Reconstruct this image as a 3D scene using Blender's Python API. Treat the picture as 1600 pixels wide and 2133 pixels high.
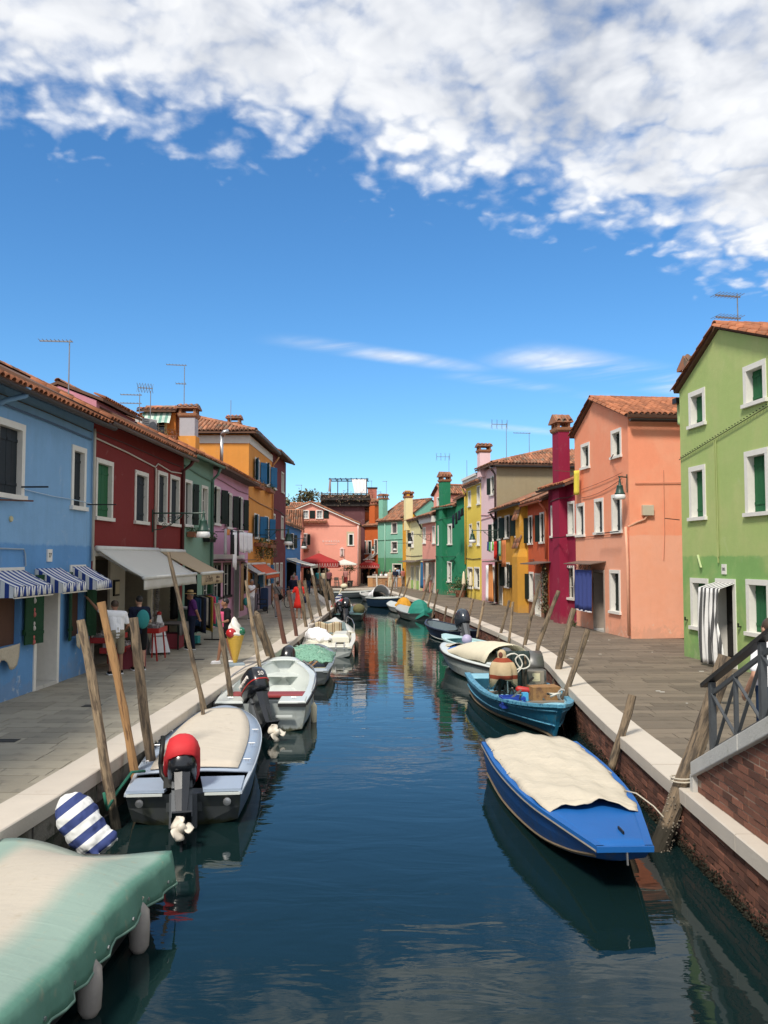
import bpy, bmesh, math, random
from mathutils import Vector, Matrix, Euler
import numpy as np

R = math.radians
rng = random.Random(7)
scene = bpy.context.scene
for o in list(bpy.data.objects):
    bpy.data.objects.remove(o)
C = scene.collection

# ------------------------------------------------------------------ camera
cam_d = bpy.data.cameras.new('camera')
cam = bpy.data.objects.new('camera', cam_d)
C.objects.link(cam)
cam_d.sensor_fit = 'HORIZONTAL'
cam_d.sensor_width = 36.0
cam_d.lens = 38.81
cam_d.clip_start = 0.1
cam_d.clip_end = 3000
cam.location = (0, 0, 2.7)
cam.rotation_euler = (R(93.10), 0, 0)
scene.camera = cam
scene.render.resolution_x = 768
scene.render.resolution_y = 1024

# ------------------------------------------------------------------ daylight
SUN_DIR = Vector((-0.45, -0.89, 0)).normalized()
SUN_EL = R(50)
sun_vec = Vector((SUN_DIR.x * math.cos(SUN_EL), SUN_DIR.y * math.cos(SUN_EL), math.sin(SUN_EL)))
sd = bpy.data.lights.new('sun', 'SUN')
sd.energy = 2.6
sd.angle = R(10)
sd.color = (1.0, 0.93, 0.83)
so = bpy.data.objects.new('sun', sd)
C.objects.link(so)
so.rotation_euler = (-sun_vec).to_track_quat('-Z', 'Y').to_euler()

scene.view_settings.view_transform = 'Standard'
scene.view_settings.look = 'None'
scene.view_settings.exposure = 0.6
scene.view_settings.gamma = 1.0
scene.view_settings.use_curve_mapping = False

world = bpy.data.worlds.new('World')
scene.world = world
world.use_nodes = True


class NT:
    """small helper for node trees"""
    def __init__(s, nt):
        s.nt = nt
        nt.nodes.clear()

    def n(s, t, **k):
        nd = s.nt.nodes.new(t)
        for a, b in k.items():
            setattr(nd, a, b)
        return nd

    def l(s, a, b):
        s.nt.links.new(a, b)

    def setin(s, sock, v):
        if hasattr(v, 'is_output'):
            s.l(v, sock)
        else:
            sock.default_value = v

    def math(s, op, a, b=None, c=None, clamp=False):
        nd = s.n('ShaderNodeMath', operation=op, use_clamp=clamp)
        s.setin(nd.inputs[0], a)
        if b is not None:
            s.setin(nd.inputs[1], b)
        if c is not None:
            s.setin(nd.inputs[2], c)
        return nd.outputs[0]

    def mix(s, f, a, b, mode='MIX'):
        nd = s.n('ShaderNodeMix', data_type='RGBA', blend_type=mode)
        nd.clamp_factor = True
        s.setin(nd.inputs[0], f)
        for i, v in ((6, a), (7, b)):
            if isinstance(v, tuple) and len(v) == 3:
                v = (*v, 1)
            s.setin(nd.inputs[i], v)
        return nd.outputs[2]

    def noise(s, vec, scale, detail=4, rough=.55, dist=0.0):
        nd = s.n('ShaderNodeTexNoise')
        s.l(vec, nd.inputs['Vector'])
        nd.inputs['Scale'].default_value = scale
        nd.inputs['Detail'].default_value = detail
        nd.inputs['Roughness'].default_value = rough
        nd.inputs['Distortion'].default_value = dist
        return nd.outputs[0]

    def smooth(s, v, a, b, lo=0.0, hi=1.0):
        nd = s.n('ShaderNodeMapRange', interpolation_type='SMOOTHSTEP')
        s.setin(nd.inputs[0], v)
        s.setin(nd.inputs[1], a)
        s.setin(nd.inputs[2], b)
        nd.inputs[3].default_value = lo
        nd.inputs[4].default_value = hi
        return nd.outputs[0]

    def scalev(s, vec, sc):
        nd = s.n('ShaderNodeVectorMath', operation='MULTIPLY')
        s.l(vec, nd.inputs[0])
        nd.inputs[1].default_value = sc
        return nd.outputs[0]

    def comb(s, x, y, z):
        nd = s.n('ShaderNodeCombineXYZ')
        s.setin(nd.inputs[0], x)
        s.setin(nd.inputs[1], y)
        s.setin(nd.inputs[2], z)
        return nd.outputs[0]


def build_sky():
    t = NT(world.node_tree)
    out = t.n('ShaderNodeOutputWorld')
    sky = t.n('ShaderNodeTexSky', sky_type='NISHITA')
    sky.sun_disc = False
    sky.sun_elevation = SUN_EL
    sky.sun_rotation = math.atan2(SUN_DIR.x, SUN_DIR.y)
    sky.air_density = 1.0
    sky.dust_density = 0.4
    sky.ozone_density = 2.0
    tc = t.n('ShaderNodeTexCoord')
    d = tc.outputs['Generated']
    sep = t.n('ShaderNodeSeparateXYZ')
    t.l(d, sep.inputs[0])
    x, y = sep.outputs[0], sep.outputs[1]
    z = t.math('MAXIMUM', sep.outputs[2], 0.03)
    u = t.math('DIVIDE', x, z)
    v = t.math('DIVIDE', y, z)
    rz = t.math('POWER', z, 0.62)
    q = t.comb(t.math('DIVIDE', x, rz), t.math('DIVIDE', y, rz), 0.0)
    # edge of the cloud bank on the cloud plane
    e = t.math('ADD', t.math('MULTIPLY', u, 0.45), 2.17)
    e = t.math('ADD', e, t.math('MULTIPLY', t.math('MULTIPLY', u, u), 0.10))
    s = t.math('SUBTRACT', e, v)
    big = t.noise(q, 1.7, 3, .5, .4)
    mid = t.noise(q, 5.5, 4, .55, .5)
    fine = t.noise(q, 22.0, 5, .62, .3)
    wn = t.n('ShaderNodeTexNoise')
    t.l(q, wn.inputs['Vector'])
    wn.inputs['Scale'].default_value = 12
    wn.inputs['Detail'].default_value = 4
    wq = t.n('ShaderNodeVectorMath', operation='ADD')
    t.l(q, wq.inputs[0])
    t.l(t.scalev(wn.outputs['Color'], (.10, .10, 0)), wq.inputs[1])
    def cells(sc):
        vor = t.n('ShaderNodeTexVoronoi', feature='SMOOTH_F1')
        t.l(wq.outputs[0], vor.inputs['Vector'])
        vor.inputs['Scale'].default_value = sc
        vor.inputs['Smoothness'].default_value = .5
        return t.math('SUBTRACT', 1.0, t.math('MULTIPLY', vor.outputs['Distance'], 1.35))
    puff = t.math('ADD', t.math('MULTIPLY', cells(13.0), .6), t.math('MULTIPLY', cells(31.0), .4))
    # thickness field
    a = t.math('MULTIPLY', t.math('MINIMUM', s, 0.42), 1.7)
    a = t.math('MAXIMUM', a, -2.0)
    a = t.math('ADD', a, t.math('MULTIPLY', t.math('SUBTRACT', big, .5), .9))
    a = t.math('ADD', a, t.math('MULTIPLY', t.math('SUBTRACT', mid, .5), .55))
    a = t.math('ADD', a, t.math('MULTIPLY', t.math('SUBTRACT', puff, .45), .95))
    a = t.math('ADD', a, t.math('MULTIPLY', t.math('SUBTRACT', fine, .5), .5))
    cov = t.smooth(a, -.20, .64)
    # thin high streaks below the bank
    ci = t.scalev(t.comb(u, v, 0.0), (1.0, .55, 1.0))
    rotn = t.n('ShaderNodeVectorRotate', rotation_type='Z_AXIS')
    t.l(ci, rotn.inputs['Vector'])
    rotn.inputs['Angle'].default_value = R(24)
    st = t.scalev(rotn.outputs[0], (.30, 1.5, 1))
    cn = t.noise(st, 1.3, 5, .6, .7)
    # two wisps lying along the same wind
    cs, sn = math.cos(R(32)), math.sin(R(32))
    p_ = t.math('ADD', t.math('MULTIPLY', u, cs), t.math('MULTIPLY', v, sn))
    q_ = t.math('SUBTRACT', t.math('MULTIPLY', v, cs), t.math('MULTIPLY', u, sn))
    cir = 0.0
    for q0, p0, p1, wd, k in ((3.44, 1.45, 2.95, .17, .85), (3.10, 2.5, 5.4, .34, 1.3), (3.62, 2.6, 4.2, .16, .9), (4.9, 3.4, 5.6, .2, .35)):
        w = t.smooth(t.math('ABSOLUTE', t.math('SUBTRACT', q_, q0)), wd, 0.0)
        w = t.math('MULTIPLY', w, t.math('MULTIPLY', t.smooth(p_, p0, p0 + .5), t.smooth(p_, p1, p1 - .7)))
        w = t.math('MULTIPLY', w, t.math('MULTIPLY', t.smooth(cn, .30, .70), k))
        cir = t.math('MAXIMUM', cir, w)
    # cloud light: bright lobes, greyer where thick
    lob = t.math('ADD', t.math('MULTIPLY', mid, .75), t.math('MULTIPLY', big, .45))
    shade = t.math('MULTIPLY', t.smooth(s, .05, .6), t.smooth(lob, .78, .40))
    shade = t.math('MULTIPLY', shade, t.smooth(puff, .85, .30, .55, 1.0))
    gap = t.math('MULTIPLY', t.smooth(puff, .55, .25), .25)
    ccol = t.mix(t.math('MAXIMUM', shade, gap), (.96, .97, .985), (.50, .54, .62))
    tint = t.n('ShaderNodeVectorMath', operation='MULTIPLY')
    t.l(sky.outputs[0], tint.inputs[0])
    tint.inputs[1].default_value = (.66, .90, 1.08)
    skyc = t.n('ShaderNodeHueSaturation')
    skyc.inputs['Saturation'].default_value = 1.1
    t.l(tint.outputs[0], skyc.inputs['Color'])
    bg1 = t.n('ShaderNodeBackground')
    t.l(skyc.outputs[0], bg1.inputs[0])
    bg1.inputs[1].default_value = 0.106
    bg2 = t.n('ShaderNodeBackground')
    t.l(ccol, bg2.inputs[0])
    bg2.inputs[1].default_value = 0.72
    m = t.n('ShaderNodeMixShader')
    t.l(t.math('MAXIMUM', t.math('MULTIPLY', cov, .97), cir), m.inputs[0])
    t.l(bg1.outputs[0], m.inputs[1])
    t.l(bg2.outputs[0], m.inputs[2])
    t.l(m.outputs[0], out.inputs[0])


build_sky()

# ------------------------------------------------------------------ mesh helpers
class MB:
    def __init__(s):
        s.v = []
        s.f = []

    def add(s, vs, fs):
        o = len(s.v)
        s.v.extend([tuple(p) for p in vs])
        s.f.extend([tuple(i + o for i in f) for f in fs])
        return s

    def box(s, x0, y0, z0, x1, y1, z1):
        return s.add([(x0, y0, z0), (x1, y0, z0), (x1, y1, z0), (x0, y1, z0), (x0, y0, z1), (x1, y0, z1), (x1, y1, z1), (x0, y1, z1)],
                     [(0, 3, 2, 1), (4, 5, 6, 7), (0, 1, 5, 4), (1, 2, 6, 5), (2, 3, 7, 6), (3, 0, 4, 7)])

    def bbox(s, x0, y0, z0, x1, y1, z1, b=.01):
        """box with chamfered vertical/horizontal top edges"""
        r0 = [(x0, y0, z0), (x1, y0, z0), (x1, y1, z0), (x0, y1, z0)]
        r1 = [(x0, y0, z1 - b), (x1, y0, z1 - b), (x1, y1, z1 - b), (x0, y1, z1 - b)]
        r2 = [(x0 + b, y0 + b, z1), (x1 - b, y0 + b, z1), (x1 - b, y1 - b, z1), (x0 + b, y1 - b, z1)]
        return s.loft([r0, r1, r2])

    def obox(s, M, sx, sy, sz):
        o = len(s.v)
        s.box(-sx / 2, -sy / 2, -sz / 2, sx / 2, sy / 2, sz / 2)
        for i in range(o, len(s.v)):
            s.v[i] = tuple(M @ Vector(s.v[i]))
        return s

    def beam(s, a, b, w, h, up=(0, 0, 1)):
        a = Vector(a); b = Vector(b)
        d = (b - a)
        L = d.length
        y = d / L
        x = y.cross(Vector(up))
        if x.length < 1e-4:
            x = Vector((1, 0, 0))
        x.normalize()
        z = x.cross(y)
        M = Matrix((x, y, z)).transposed().to_4x4()
        M.translation = (a + b) / 2
        return s.obox(M, w, L, h)

    def quad(s, a, b, c, d):
        return s.add([a, b, c, d], [(0, 1, 2, 3)])

    def poly(s, pts):
        return s.add(pts, [tuple(range(len(pts)))])

    def prism(s, pts, dvec):
        """extrude planar polygon by a vector"""
        n = len(pts)
        d = Vector(dvec)
        vs = [Vector(p) for p in pts] + [Vector(p) + d for p in pts]
        fs = [tuple(range(n))[::-1], tuple(range(n, 2 * n))] + [(i, (i + 1) % n, n + (i + 1) % n, n + i) for i in range(n)]
        return s.add(vs, fs)

    def loft(s, rings, closed=True, caps=True):
        n = len(rings[0])
        vs = [p for r in rings for p in r]
        fs = []
        for i in range(len(rings) - 1):
            for j in range(n if closed else n - 1):
                k = (j + 1) % n
                fs.append((i * n + j, i * n + k, (i + 1) * n + k, (i + 1) * n + j))
        if caps and closed:
            fs.append(tuple(range(n))[::-1])
            fs.append(tuple((len(rings) - 1) * n + j for j in range(n)))
        return s.add(vs, fs)

    def tube(s, path, rad, n=8, caps=True, sx=1.0):
        pts = [Vector(p) for p in path]
        if not isinstance(rad, (list, tuple)):
            rad = [rad] * len(pts)
        rings = []
        up = Vector((0, 0, 1))
        prev = None
        for i, p in enumerate(pts):
            d = (pts[min(i + 1, len(pts) - 1)] - pts[max(i - 1, 0)])
            if d.length < 1e-9:
                d = Vector((0, 0, 1))
            d.normalize()
            if prev is None:
                x = d.cross(up)
                if x.length < 1e-3:
                    x = Vector((1, 0, 0))
            else:
                x = prev - d * prev.dot(d)
            x.normalize()
            prev = x
            y = d.cross(x)
            rings.append([p + (x * math.cos(2 * math.pi * k / n) * sx + y * math.sin(2 * math.pi * k / n)) * rad[i] for k in range(n)])
        return s.loft(rings, True, caps)

    def lathe(s, prof, n=16, c=(0, 0, 0), caps=True):
        c = Vector(c)
        rings = [[c + Vector((r * math.cos(2 * math.pi * k / n), r * math.sin(2 * math.pi * k / n), z)) for k in range(n)] for r, z in prof]
        return s.loft(rings, True, caps)

    def ell(s, c, r, n=12, m=8, M=None):
        c = Vector(c)
        rings = []
        for i in range(m + 1):
            a = -math.pi / 2 + math.pi * i / m
            rr = max(math.cos(a), .02)
            ring = []
            for k in range(n):
                p = Vector((r[0] * rr * math.cos(2 * math.pi * k / n), r[1] * rr * math.sin(2 * math.pi * k / n), r[2] * math.sin(a)))
                if M:
                    p = M @ p
                ring.append(c + p)
            rings.append(ring)
        return s.loft(rings)

    def cap(s, a, b, ra, rb, n=10):
        """tapered capsule"""
        a = Vector(a); b = Vector(b)
        d = b - a
        L = d.length
        if L < 1e-6:
            return s.ell(a, (ra, ra, ra))
        d.normalize()
        pts = []; rad = []
        for k in range(4):
            t = -math.cos(k * math.pi / 6)
            pts.append(a + d * ra * t); rad.append(max(ra * math.sin(k * math.pi / 6), ra * .08))
        for k in range(4):
            t = math.sin(k * math.pi / 6)
            pts.append(b + d * rb * t); rad.append(max(rb * math.cos(k * math.pi / 6), rb * .08))
        return s.tube(pts, rad, n)

    def grid(s, P, nu, nv):
        """P(i,j)->point, open surface"""
        vs = [P(i, j) for i in range(nu) for j in range(nv)]
        fs = [(i * nv + j, (i + 1) * nv + j, (i + 1) * nv + j + 1, i * nv + j + 1) for i in range(nu - 1) for j in range(nv - 1)]
        return s.add(vs, fs)

    def xf(s, M):
        s.v = [tuple(M @ Vector(p)) for p in s.v]
        return s

    def mesh(s, name, m=None, smooth=False):
        me = bpy.data.meshes.new(name)
        me.from_pydata(s.v, [], s.f)
        if smooth:
            me.polygons.foreach_set('use_smooth', [True] * len(me.polygons))
        if m:
            me.materials.append(m)
        me.update()
        return me

    def build(s, name, m, parent=None, smooth=False, fix=False, solid=0, remesh=0, bevel=0):
        me = s.mesh(name, m, smooth)
        if fix:
            bm = bmesh.new(); bm.from_mesh(me)
            bmesh.ops.recalc_face_normals(bm, faces=bm.faces)
            bm.to_mesh(me); bm.free()
        o = bpy.data.objects.new(name, me)
        C.objects.link(o)
        if parent:
            o.parent = parent
        if solid:
            md = o.modifiers.new('solid', 'SOLIDIFY'); md.thickness = solid; md.offset = 0
        if remesh:
            md = o.modifiers.new('remesh', 'REMESH'); md.mode = 'VOXEL'; md.voxel_size = remesh; md.use_smooth_shade = True
            md = o.modifiers.new('smooth', 'SMOOTH'); md.factor = .5; md.iterations = 3
        if bevel:
            md = o.modifiers.new('bevel', 'BEVEL'); md.width = bevel; md.segments = 2; md.limit_method = 'ANGLE'; md.angle_limit = R(40)
        return o


def inst(name, me, parent=None, M=None):
    o = bpy.data.objects.new(name, me)
    C.objects.link(o)
    if parent:
        o.parent = parent
    if M is not None:
        o.matrix_local = M
    return o


def empty(name, loc=(0, 0, 0), rz=0.0):
    o = bpy.data.objects.new(name, None)
    C.objects.link(o)
    o.location = loc
    o.rotation_euler = (0, 0, rz)
    o.empty_display_size = .2
    return o


def tag(o, label, cat, group=None):
    o['label'] = label
    o['category'] = cat
    if group:
        o['group'] = group
    return o


def thing(name, label, cat, loc=(0, 0, 0), rz=0.0, group=None):
    return tag(empty(name, loc, rz), label, cat, group)


def kind(o, k='structure'):
    o['kind'] = k
    return o


def text_mesh(txt, size, m, name, parent, M, extrude=.004, font_scale=(1, 1), shear=0.0, spacing=1.0):
    cu = bpy.data.curves.new(name, 'FONT')
    cu.body = txt
    cu.size = size
    cu.extrude = extrude
    cu.align_x = 'CENTER'
    cu.align_y = 'CENTER'
    cu.shear = shear
    cu.space_character = spacing
    cu.resolution_u = 3
    tmp = bpy.data.objects.new('tmp', cu)
    me = bpy.data.meshes.new_from_object(tmp)
    bpy.data.objects.remove(tmp)
    me.materials.clear()
    me.materials.append(m)
    o = bpy.data.objects.new(name, me)
    C.objects.link(o)
    if parent:
        o.parent = parent
    o.matrix_local = M
    return o


def spline(keys, n):
    """Catmull-Rom resampling of tuples of numbers to n samples"""
    K = [np.array(k, float) for k in keys]
    K = [2 * K[0] - K[1]] + K + [2 * K[-1] - K[-2]]
    m = len(keys) - 1
    out = []
    for i in range(n):
        t = i / (n - 1) * m
        j = min(int(t), m - 1)
        f = t - j
        a, b, c, d = K[j], K[j + 1], K[j + 2], K[j + 3]
        out.append(.5 * (2 * b + (c - a) * f + (2 * a - 5 * b + 4 * c - d) * f * f + (3 * b - a - 3 * c + d) * f ** 3))
    return out


def interp(tab, y):
    """piecewise linear x(y)"""
    if y <= tab[0][0]:
        return tab[0][1]
    for (a, b), (c, d) in zip(tab, tab[1:]):
        if y <= c:
            return b + (d - b) * (y - a) / (c - a)
    return tab[-1][1]


def frame(o, x, y, z):
    M = Matrix((Vector(x), Vector(y), Vector(z))).transposed().to_4x4()
    M.translation = Vector(o)
    return M


def leaves(parent, name, m, pts_fn, n, size, seed=1, kindstuff=True):
    """many small leaf quads as one mesh"""
    r = random.Random(seed)
    mb = MB()
    for i in range(n):
        p = Vector(pts_fn(r))
        a = Euler((r.uniform(-1, 1), r.uniform(-1, 1), r.uniform(0, 6.28))).to_matrix()
        s = size * r.uniform(.6, 1.4)
        mb.add([p + a @ Vector(q) for q in ((-.5 * s, 0, 0), (0, -.3 * s, .1 * s), (.5 * s, 0, 0), (0, .3 * s, .1 * s))], [(0, 1, 2, 3)])
    o = mb.build(name, m, parent)
    if kindstuff:
        kind(o, 'stuff')
    return o

# ------------------------------------------------------------------ materials
MATS = {}


def new_mat(name):
    m = bpy.data.materials.new(name)
    m.use_nodes = True
    t = NT(m.node_tree)
    out = t.n('ShaderNodeOutputMaterial')
    b = t.n('ShaderNodeBsdfPrincipled')
    t.l(b.outputs[0], out.inputs[0])
    return m, t, b


def dim(c, k):
    return tuple(min(1, x * k) for x in c)


def srgb(r, g, b):
    return tuple(((x / 255) / 12.92 if x / 255 <= .04045 else ((x / 255 + .055) / 1.055) ** 2.4) for x in (r, g, b))


def see_through(t, b, k, col):
    """thin cloth that lets part of the daylight through"""
    if k:
        tr = t.n('ShaderNodeBsdfTranslucent')
        tr.inputs[0].default_value = (*col, 1)
        mx = t.n('ShaderNodeMixShader')
        mx.inputs[0].default_value = k
        out = [n for n in t.nt.nodes if n.type == 'OUTPUT_MATERIAL'][0]
        t.l(b.outputs[0], mx.inputs[1]); t.l(tr.outputs[0], mx.inputs[2]); t.l(mx.outputs[0], out.inputs[0])


def basic(name, col, rough=.6, metal=0.0, var=.12, scale=6.0, bump=.0, bscale=40.0, rnd=0.0, col2=None, c2lo=.5, c2hi=.62, c2scale=3.0,
          stretch=(1, 1, 1), spec=.5, coat=0.0, island=False, crease=0.0, grime=None, gz=.10, glow=0.0):
    if name in MATS:
        return MATS[name]
    m, t, b = new_mat(name)
    tc = t.n('ShaderNodeTexCoord').outputs['Object']
    vec = t.scalev(tc, stretch)
    n1 = t.noise(vec, scale, 5, .6)
    f = t.math('ADD', 1 - var, t.math('MULTIPLY', n1, var * 2))
    if rnd:
        if island:
            rv = t.n('ShaderNodeNewGeometry').outputs['Random Per Island']
        else:
            rv = t.n('ShaderNodeObjectInfo').outputs['Random']
        f = t.math('MULTIPLY', f, t.math('ADD', 1 - rnd, t.math('MULTIPLY', rv, rnd * 2)))
    c = (*col, 1)
    if col2:
        n2 = t.noise(vec, c2scale, 6, .65, .3)
        c = t.mix(t.smooth(n2, c2lo, c2hi), col, col2)
    mul = t.n('ShaderNodeVectorMath', operation='SCALE')
    t.setin(mul.inputs[0], c if not isinstance(c, tuple) else c[:3])
    t.l(f, mul.inputs['Scale'])
    cc = mul.outputs[0]
    if grime:   # weed line at the water and runs of dirt on a hull
        sp = t.n('ShaderNodeSeparateXYZ')
        t.l(tc, sp.inputs[0])
        g1 = t.noise(t.scalev(tc, (5, 5, 1)), 2.0, 5, .65)
        zz = t.math('SUBTRACT', sp.outputs[2], t.math('MULTIPLY', t.math('SUBTRACT', g1, .5), .22))
        cc = t.mix(t.math('MULTIPLY', t.smooth(g1, .50, .68), .45), cc, dim(grime, 2.2))
        cc = t.mix(t.smooth(zz, gz, gz - .07), cc, grime)
    t.l(cc, b.inputs['Base Color'])
    b.inputs['Roughness'].default_value = rough
    b.inputs['Metallic'].default_value = metal
    b.inputs['Specular IOR Level'].default_value = spec
    b.inputs['Coat Weight'].default_value = coat
    if bump or crease:
        n3 = t.noise(vec, bscale, 4, .6)
        if crease:   # sharp cloth folds
            ws = []
            for ang, k in ((25, 1.0), (-50, .8), (80, .6)):
                ro = t.n('ShaderNodeVectorRotate', rotation_type='Z_AXIS')
                t.l(vec, ro.inputs['Vector'])
                ro.inputs['Angle'].default_value = R(ang)
                w = t.noise(t.scalev(ro.outputs[0], (crease * .7, crease * 5, crease)), 1.0, 2, .5, .6)
                ws.append(t.math('MULTIPLY', t.math('POWER', w, 2.0), k * 2.2))
            n3 = t.math('ADD', t.math('MULTIPLY', n3, .25), t.math('ADD', ws[0], t.math('ADD', ws[1], ws[2])))
        bp = t.n('ShaderNodeBump')
        bp.inputs['Strength'].default_value = bump or .5
        bp.inputs['Distance'].default_value = .02
        t.l(n3, bp.inputs['Height'])
        t.l(bp.outputs[0], b.inputs['Normal'])
    see_through(t, b, glow, col)
    MATS[name] = m
    return m


def plaster(name, col, dado=None, wear=(.62, .56, .48), wear_amt=.0, stain=.14, tint=None):
    """painted render: tonal patches, streaks, optional painted lower band, worn patches near the ground"""
    m, t, b = new_mat(name)
    tc = t.n('ShaderNodeTexCoord').outputs['Object']
    sep = t.n('ShaderNodeSeparateXYZ')
    t.l(tc, sep.inputs[0])
    z = sep.outputs[2]
    n1 = t.noise(tc, .7, 6, .62, .4)
    n2 = t.noise(tc, 4.5, 5, .65)
    st = t.noise(t.scalev(tc, (5.0, 5.0, .55)), 1.0, 5, .6)
    c = (*col, 1)
    if dado:
        dc, dz = dado
        edge = t.math('ADD', z, t.math('MULTIPLY', t.math('SUBTRACT', n2, .5), .16))
        c = t.mix(t.smooth(edge, dz - .03, dz + .03), dc, col)
    if tint:
        c = t.mix(t.math('MULTIPLY', t.smooth(n1, .40, .68), .75), c, tint)
    f = t.math('ADD', 1 - stain, t.math('MULTIPLY', n1, stain * 2))
    f = t.math('MULTIPLY', f, t.math('ADD', 1.0 - stain * .55, t.math('MULTIPLY', st, stain * 1.1)))
    f = t.math('MULTIPLY', f, t.math('ADD', .95, t.math('MULTIPLY', n2, .1)))
    mul = t.n('ShaderNodeVectorMath', operation='SCALE')
    t.setin(mul.inputs[0], c if not isinstance(c, tuple) else c[:3])
    t.l(f, mul.inputs['Scale'])
    c = mul.outputs[0]
    if wear_amt:
        n3 = t.noise(tc, 2.6, 7, .68, .5)
        w = t.math('ADD', n3, t.math('MULTIPLY', t.math('SUBTRACT', .75, t.math('MINIMUM', z, 3.2)), .13))
        c = t.mix(t.math('MULTIPLY', t.smooth(w, .64, .70), wear_amt), c, wear)
    # rain streaks, scuffs and irregular damp marks rising from the ground
    n4 = t.noise(t.scalev(tc, (3.2, 3.2, .35)), 1.3, 6, .7, .2)
    c = t.mix(t.math('MULTIPLY', t.smooth(n4, .54, .72), stain * .9), c, (.10, .09, .075))
    n5 = t.noise(tc, 1.9, 7, .7, .8)
    c = t.mix(t.math('MULTIPLY', t.smooth(n5, .58, .70), stain * .9), c, (.72, .68, .62))
    dz_ = t.math('ADD', z, t.math('MULTIPLY', t.math('SUBTRACT', n5, .5), -2.4))
    c = t.mix(t.math('MULTIPLY', t.smooth(dz_, .45, .05), .22), c, (.24, .20, .16))
    t.l(c, b.inputs['Base Color'])
    b.inputs['Roughness'].default_value = .88
    b.inputs['Specular IOR Level'].default_value = .25
    hh = t.math('ADD', t.math('MULTIPLY', n2, .6), t.math('MULTIPLY', t.noise(tc, 38, 3), .25))
    hh = t.math('ADD', hh, n1)
    bp = t.n('ShaderNodeBump')
    bp.inputs['Strength'].default_value = .35
    bp.inputs['Distance'].default_value = .03
    t.l(hh, bp.inputs['Height'])
    t.l(bp.outputs[0], b.inputs['Normal'])
    MATS[name] = m
    return m


def stripes(name, c1, c2, period, axis=0, duty=.5, rough=.85, c3=None):
    """woven or printed stripes along an object axis"""
    m, t, b = new_mat(name)
    tc = t.n('ShaderNodeTexCoord').outputs['Object']
    sep = t.n('ShaderNodeSeparateXYZ')
    t.l(tc, sep.inputs[0])
    v = t.math('FRACT', t.math('DIVIDE', t.math('ADD', sep.outputs[axis], 50.0), period))
    c = t.mix(t.math('LESS_THAN', v, duty), c1, c2)
    if c3:
        c = t.mix(t.math('LESS_THAN', t.math('ABSOLUTE', t.math('SUBTRACT', v, duty * .5)), .05), c, c3)
    n1 = t.noise(tc, 7, 4, .6)
    mul = t.n('ShaderNodeVectorMath', operation='SCALE')
    t.l(c, mul.inputs[0])
    t.l(t.math('ADD', .86, t.math('MULTIPLY', n1, .28)), mul.inputs['Scale'])
    t.l(mul.outputs[0], b.inputs['Base Color'])
    b.inputs['Roughness'].default_value = rough
    b.inputs['Specular IOR Level'].default_value = .2
    MATS[name] = m
    return m


def water_mat():
    m, t, b = new_mat('canal_water')
    tc = t.n('ShaderNodeTexCoord').outputs['Object']
    b.inputs['Base Color'].default_value = (.0055, .0175, .018, 1)
    b.inputs['Roughness'].default_value = .015
    b.inputs['IOR'].default_value = 1.33
    b.inputs['Specular IOR Level'].default_value = .62
    n1 = t.noise(t.scalev(tc, (.75, 1.7, 1)), 1.1, 3, .5, .6)
    n2 = t.noise(t.scalev(tc, (1.0, 2.6, 1)), 3.2, 3, .5, .4)
    big = t.noise(tc, .22, 2, .5)
    calm = t.smooth(big, .35, .65, .55, 1.15)
    h = t.math('ADD', n1, t.math('MULTIPLY', n2, .14))
    bp = t.n('ShaderNodeBump')
    bp.inputs['Distance'].default_value = .10
    t.l(t.math('MULTIPLY', calm, .085), bp.inputs['Strength'])
    t.l(h, bp.inputs['Height'])
    t.l(bp.outputs[0], b.inputs['Normal'])
    MATS['water'] = m
    return m


WHITE = basic('white_stone_paint', (.74, .72, .66), .8, var=.1, scale=9, bump=.15)
OLDWHITE = basic('worn_white_paint', (.66, .63, .56), .85, var=.16, scale=7, bump=.2, col2=(.42, .39, .34), c2lo=.60, c2hi=.72, c2scale=9)
DKGREEN = basic('dark_green_shutter', (.012, .055, .025), .65, var=.25, scale=14, bump=.15, spec=.2)
GREEN = basic('green_shutter', (.02, .115, .045), .65, var=.22, scale=12, bump=.15, spec=.2)
NEARBLACK = basic('black_green_shutter', (.010, .020, .016), .65, var=.3, scale=12, spec=.2)
GREYSH = basic('slate_shutter', (.022, .030, .036), .65, var=.2, scale=12, spec=.2)
OLIVESH = basic('olive_shutter', (.035, .06, .03), .65, var=.2, scale=12, spec=.2)
BLUESH = basic('blue_shutter', (.02, .14, .30), .65, var=.22, scale=12, spec=.2)
PANE = basic('window_pane', (.012, .016, .02), .08, var=.3, scale=2, spec=.6)
PALEPANE = basic('pale_window_pane', (.30, .34, .36), .12, var=.3, scale=3, spec=.6)
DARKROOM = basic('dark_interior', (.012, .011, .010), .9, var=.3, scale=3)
TILE = basic('clay_tile', (.37, .135, .062), .85, var=.22, scale=9, bump=.3, rnd=.32, col2=(.20, .12, .08), c2lo=.52, c2hi=.68, c2scale=5)
TILEJ = basic('clay_tile_aged', (.33, .14, .075), .88, var=.25, scale=5, bump=.3, rnd=.42, col2=(.17, .12, .085), c2lo=.48, c2hi=.62, c2scale=2.5, island=True)
TILEU = basic('tile_underside', (.13, .065, .04), .9, var=.3, scale=6)
BRICKC = basic('chimney_brick', (.34, .15, .075), .9, var=.25, scale=14, bump=.4, col2=(.45, .36, .27), c2lo=.58, c2hi=.66, c2scale=9)
GUTTER = basic('dark_gutter', (.035, .03, .028), .5, metal=.3, var=.2)
GUTGREEN = basic('green_gutter', (.10, .20, .15), .5, var=.2)
PIPEW = basic('pale_pipe', (.55, .50, .42), .6, var=.2, scale=4)
IRON = basic('black_iron', (.014, .016, .015), .5, metal=.4, var=.3)
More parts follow.
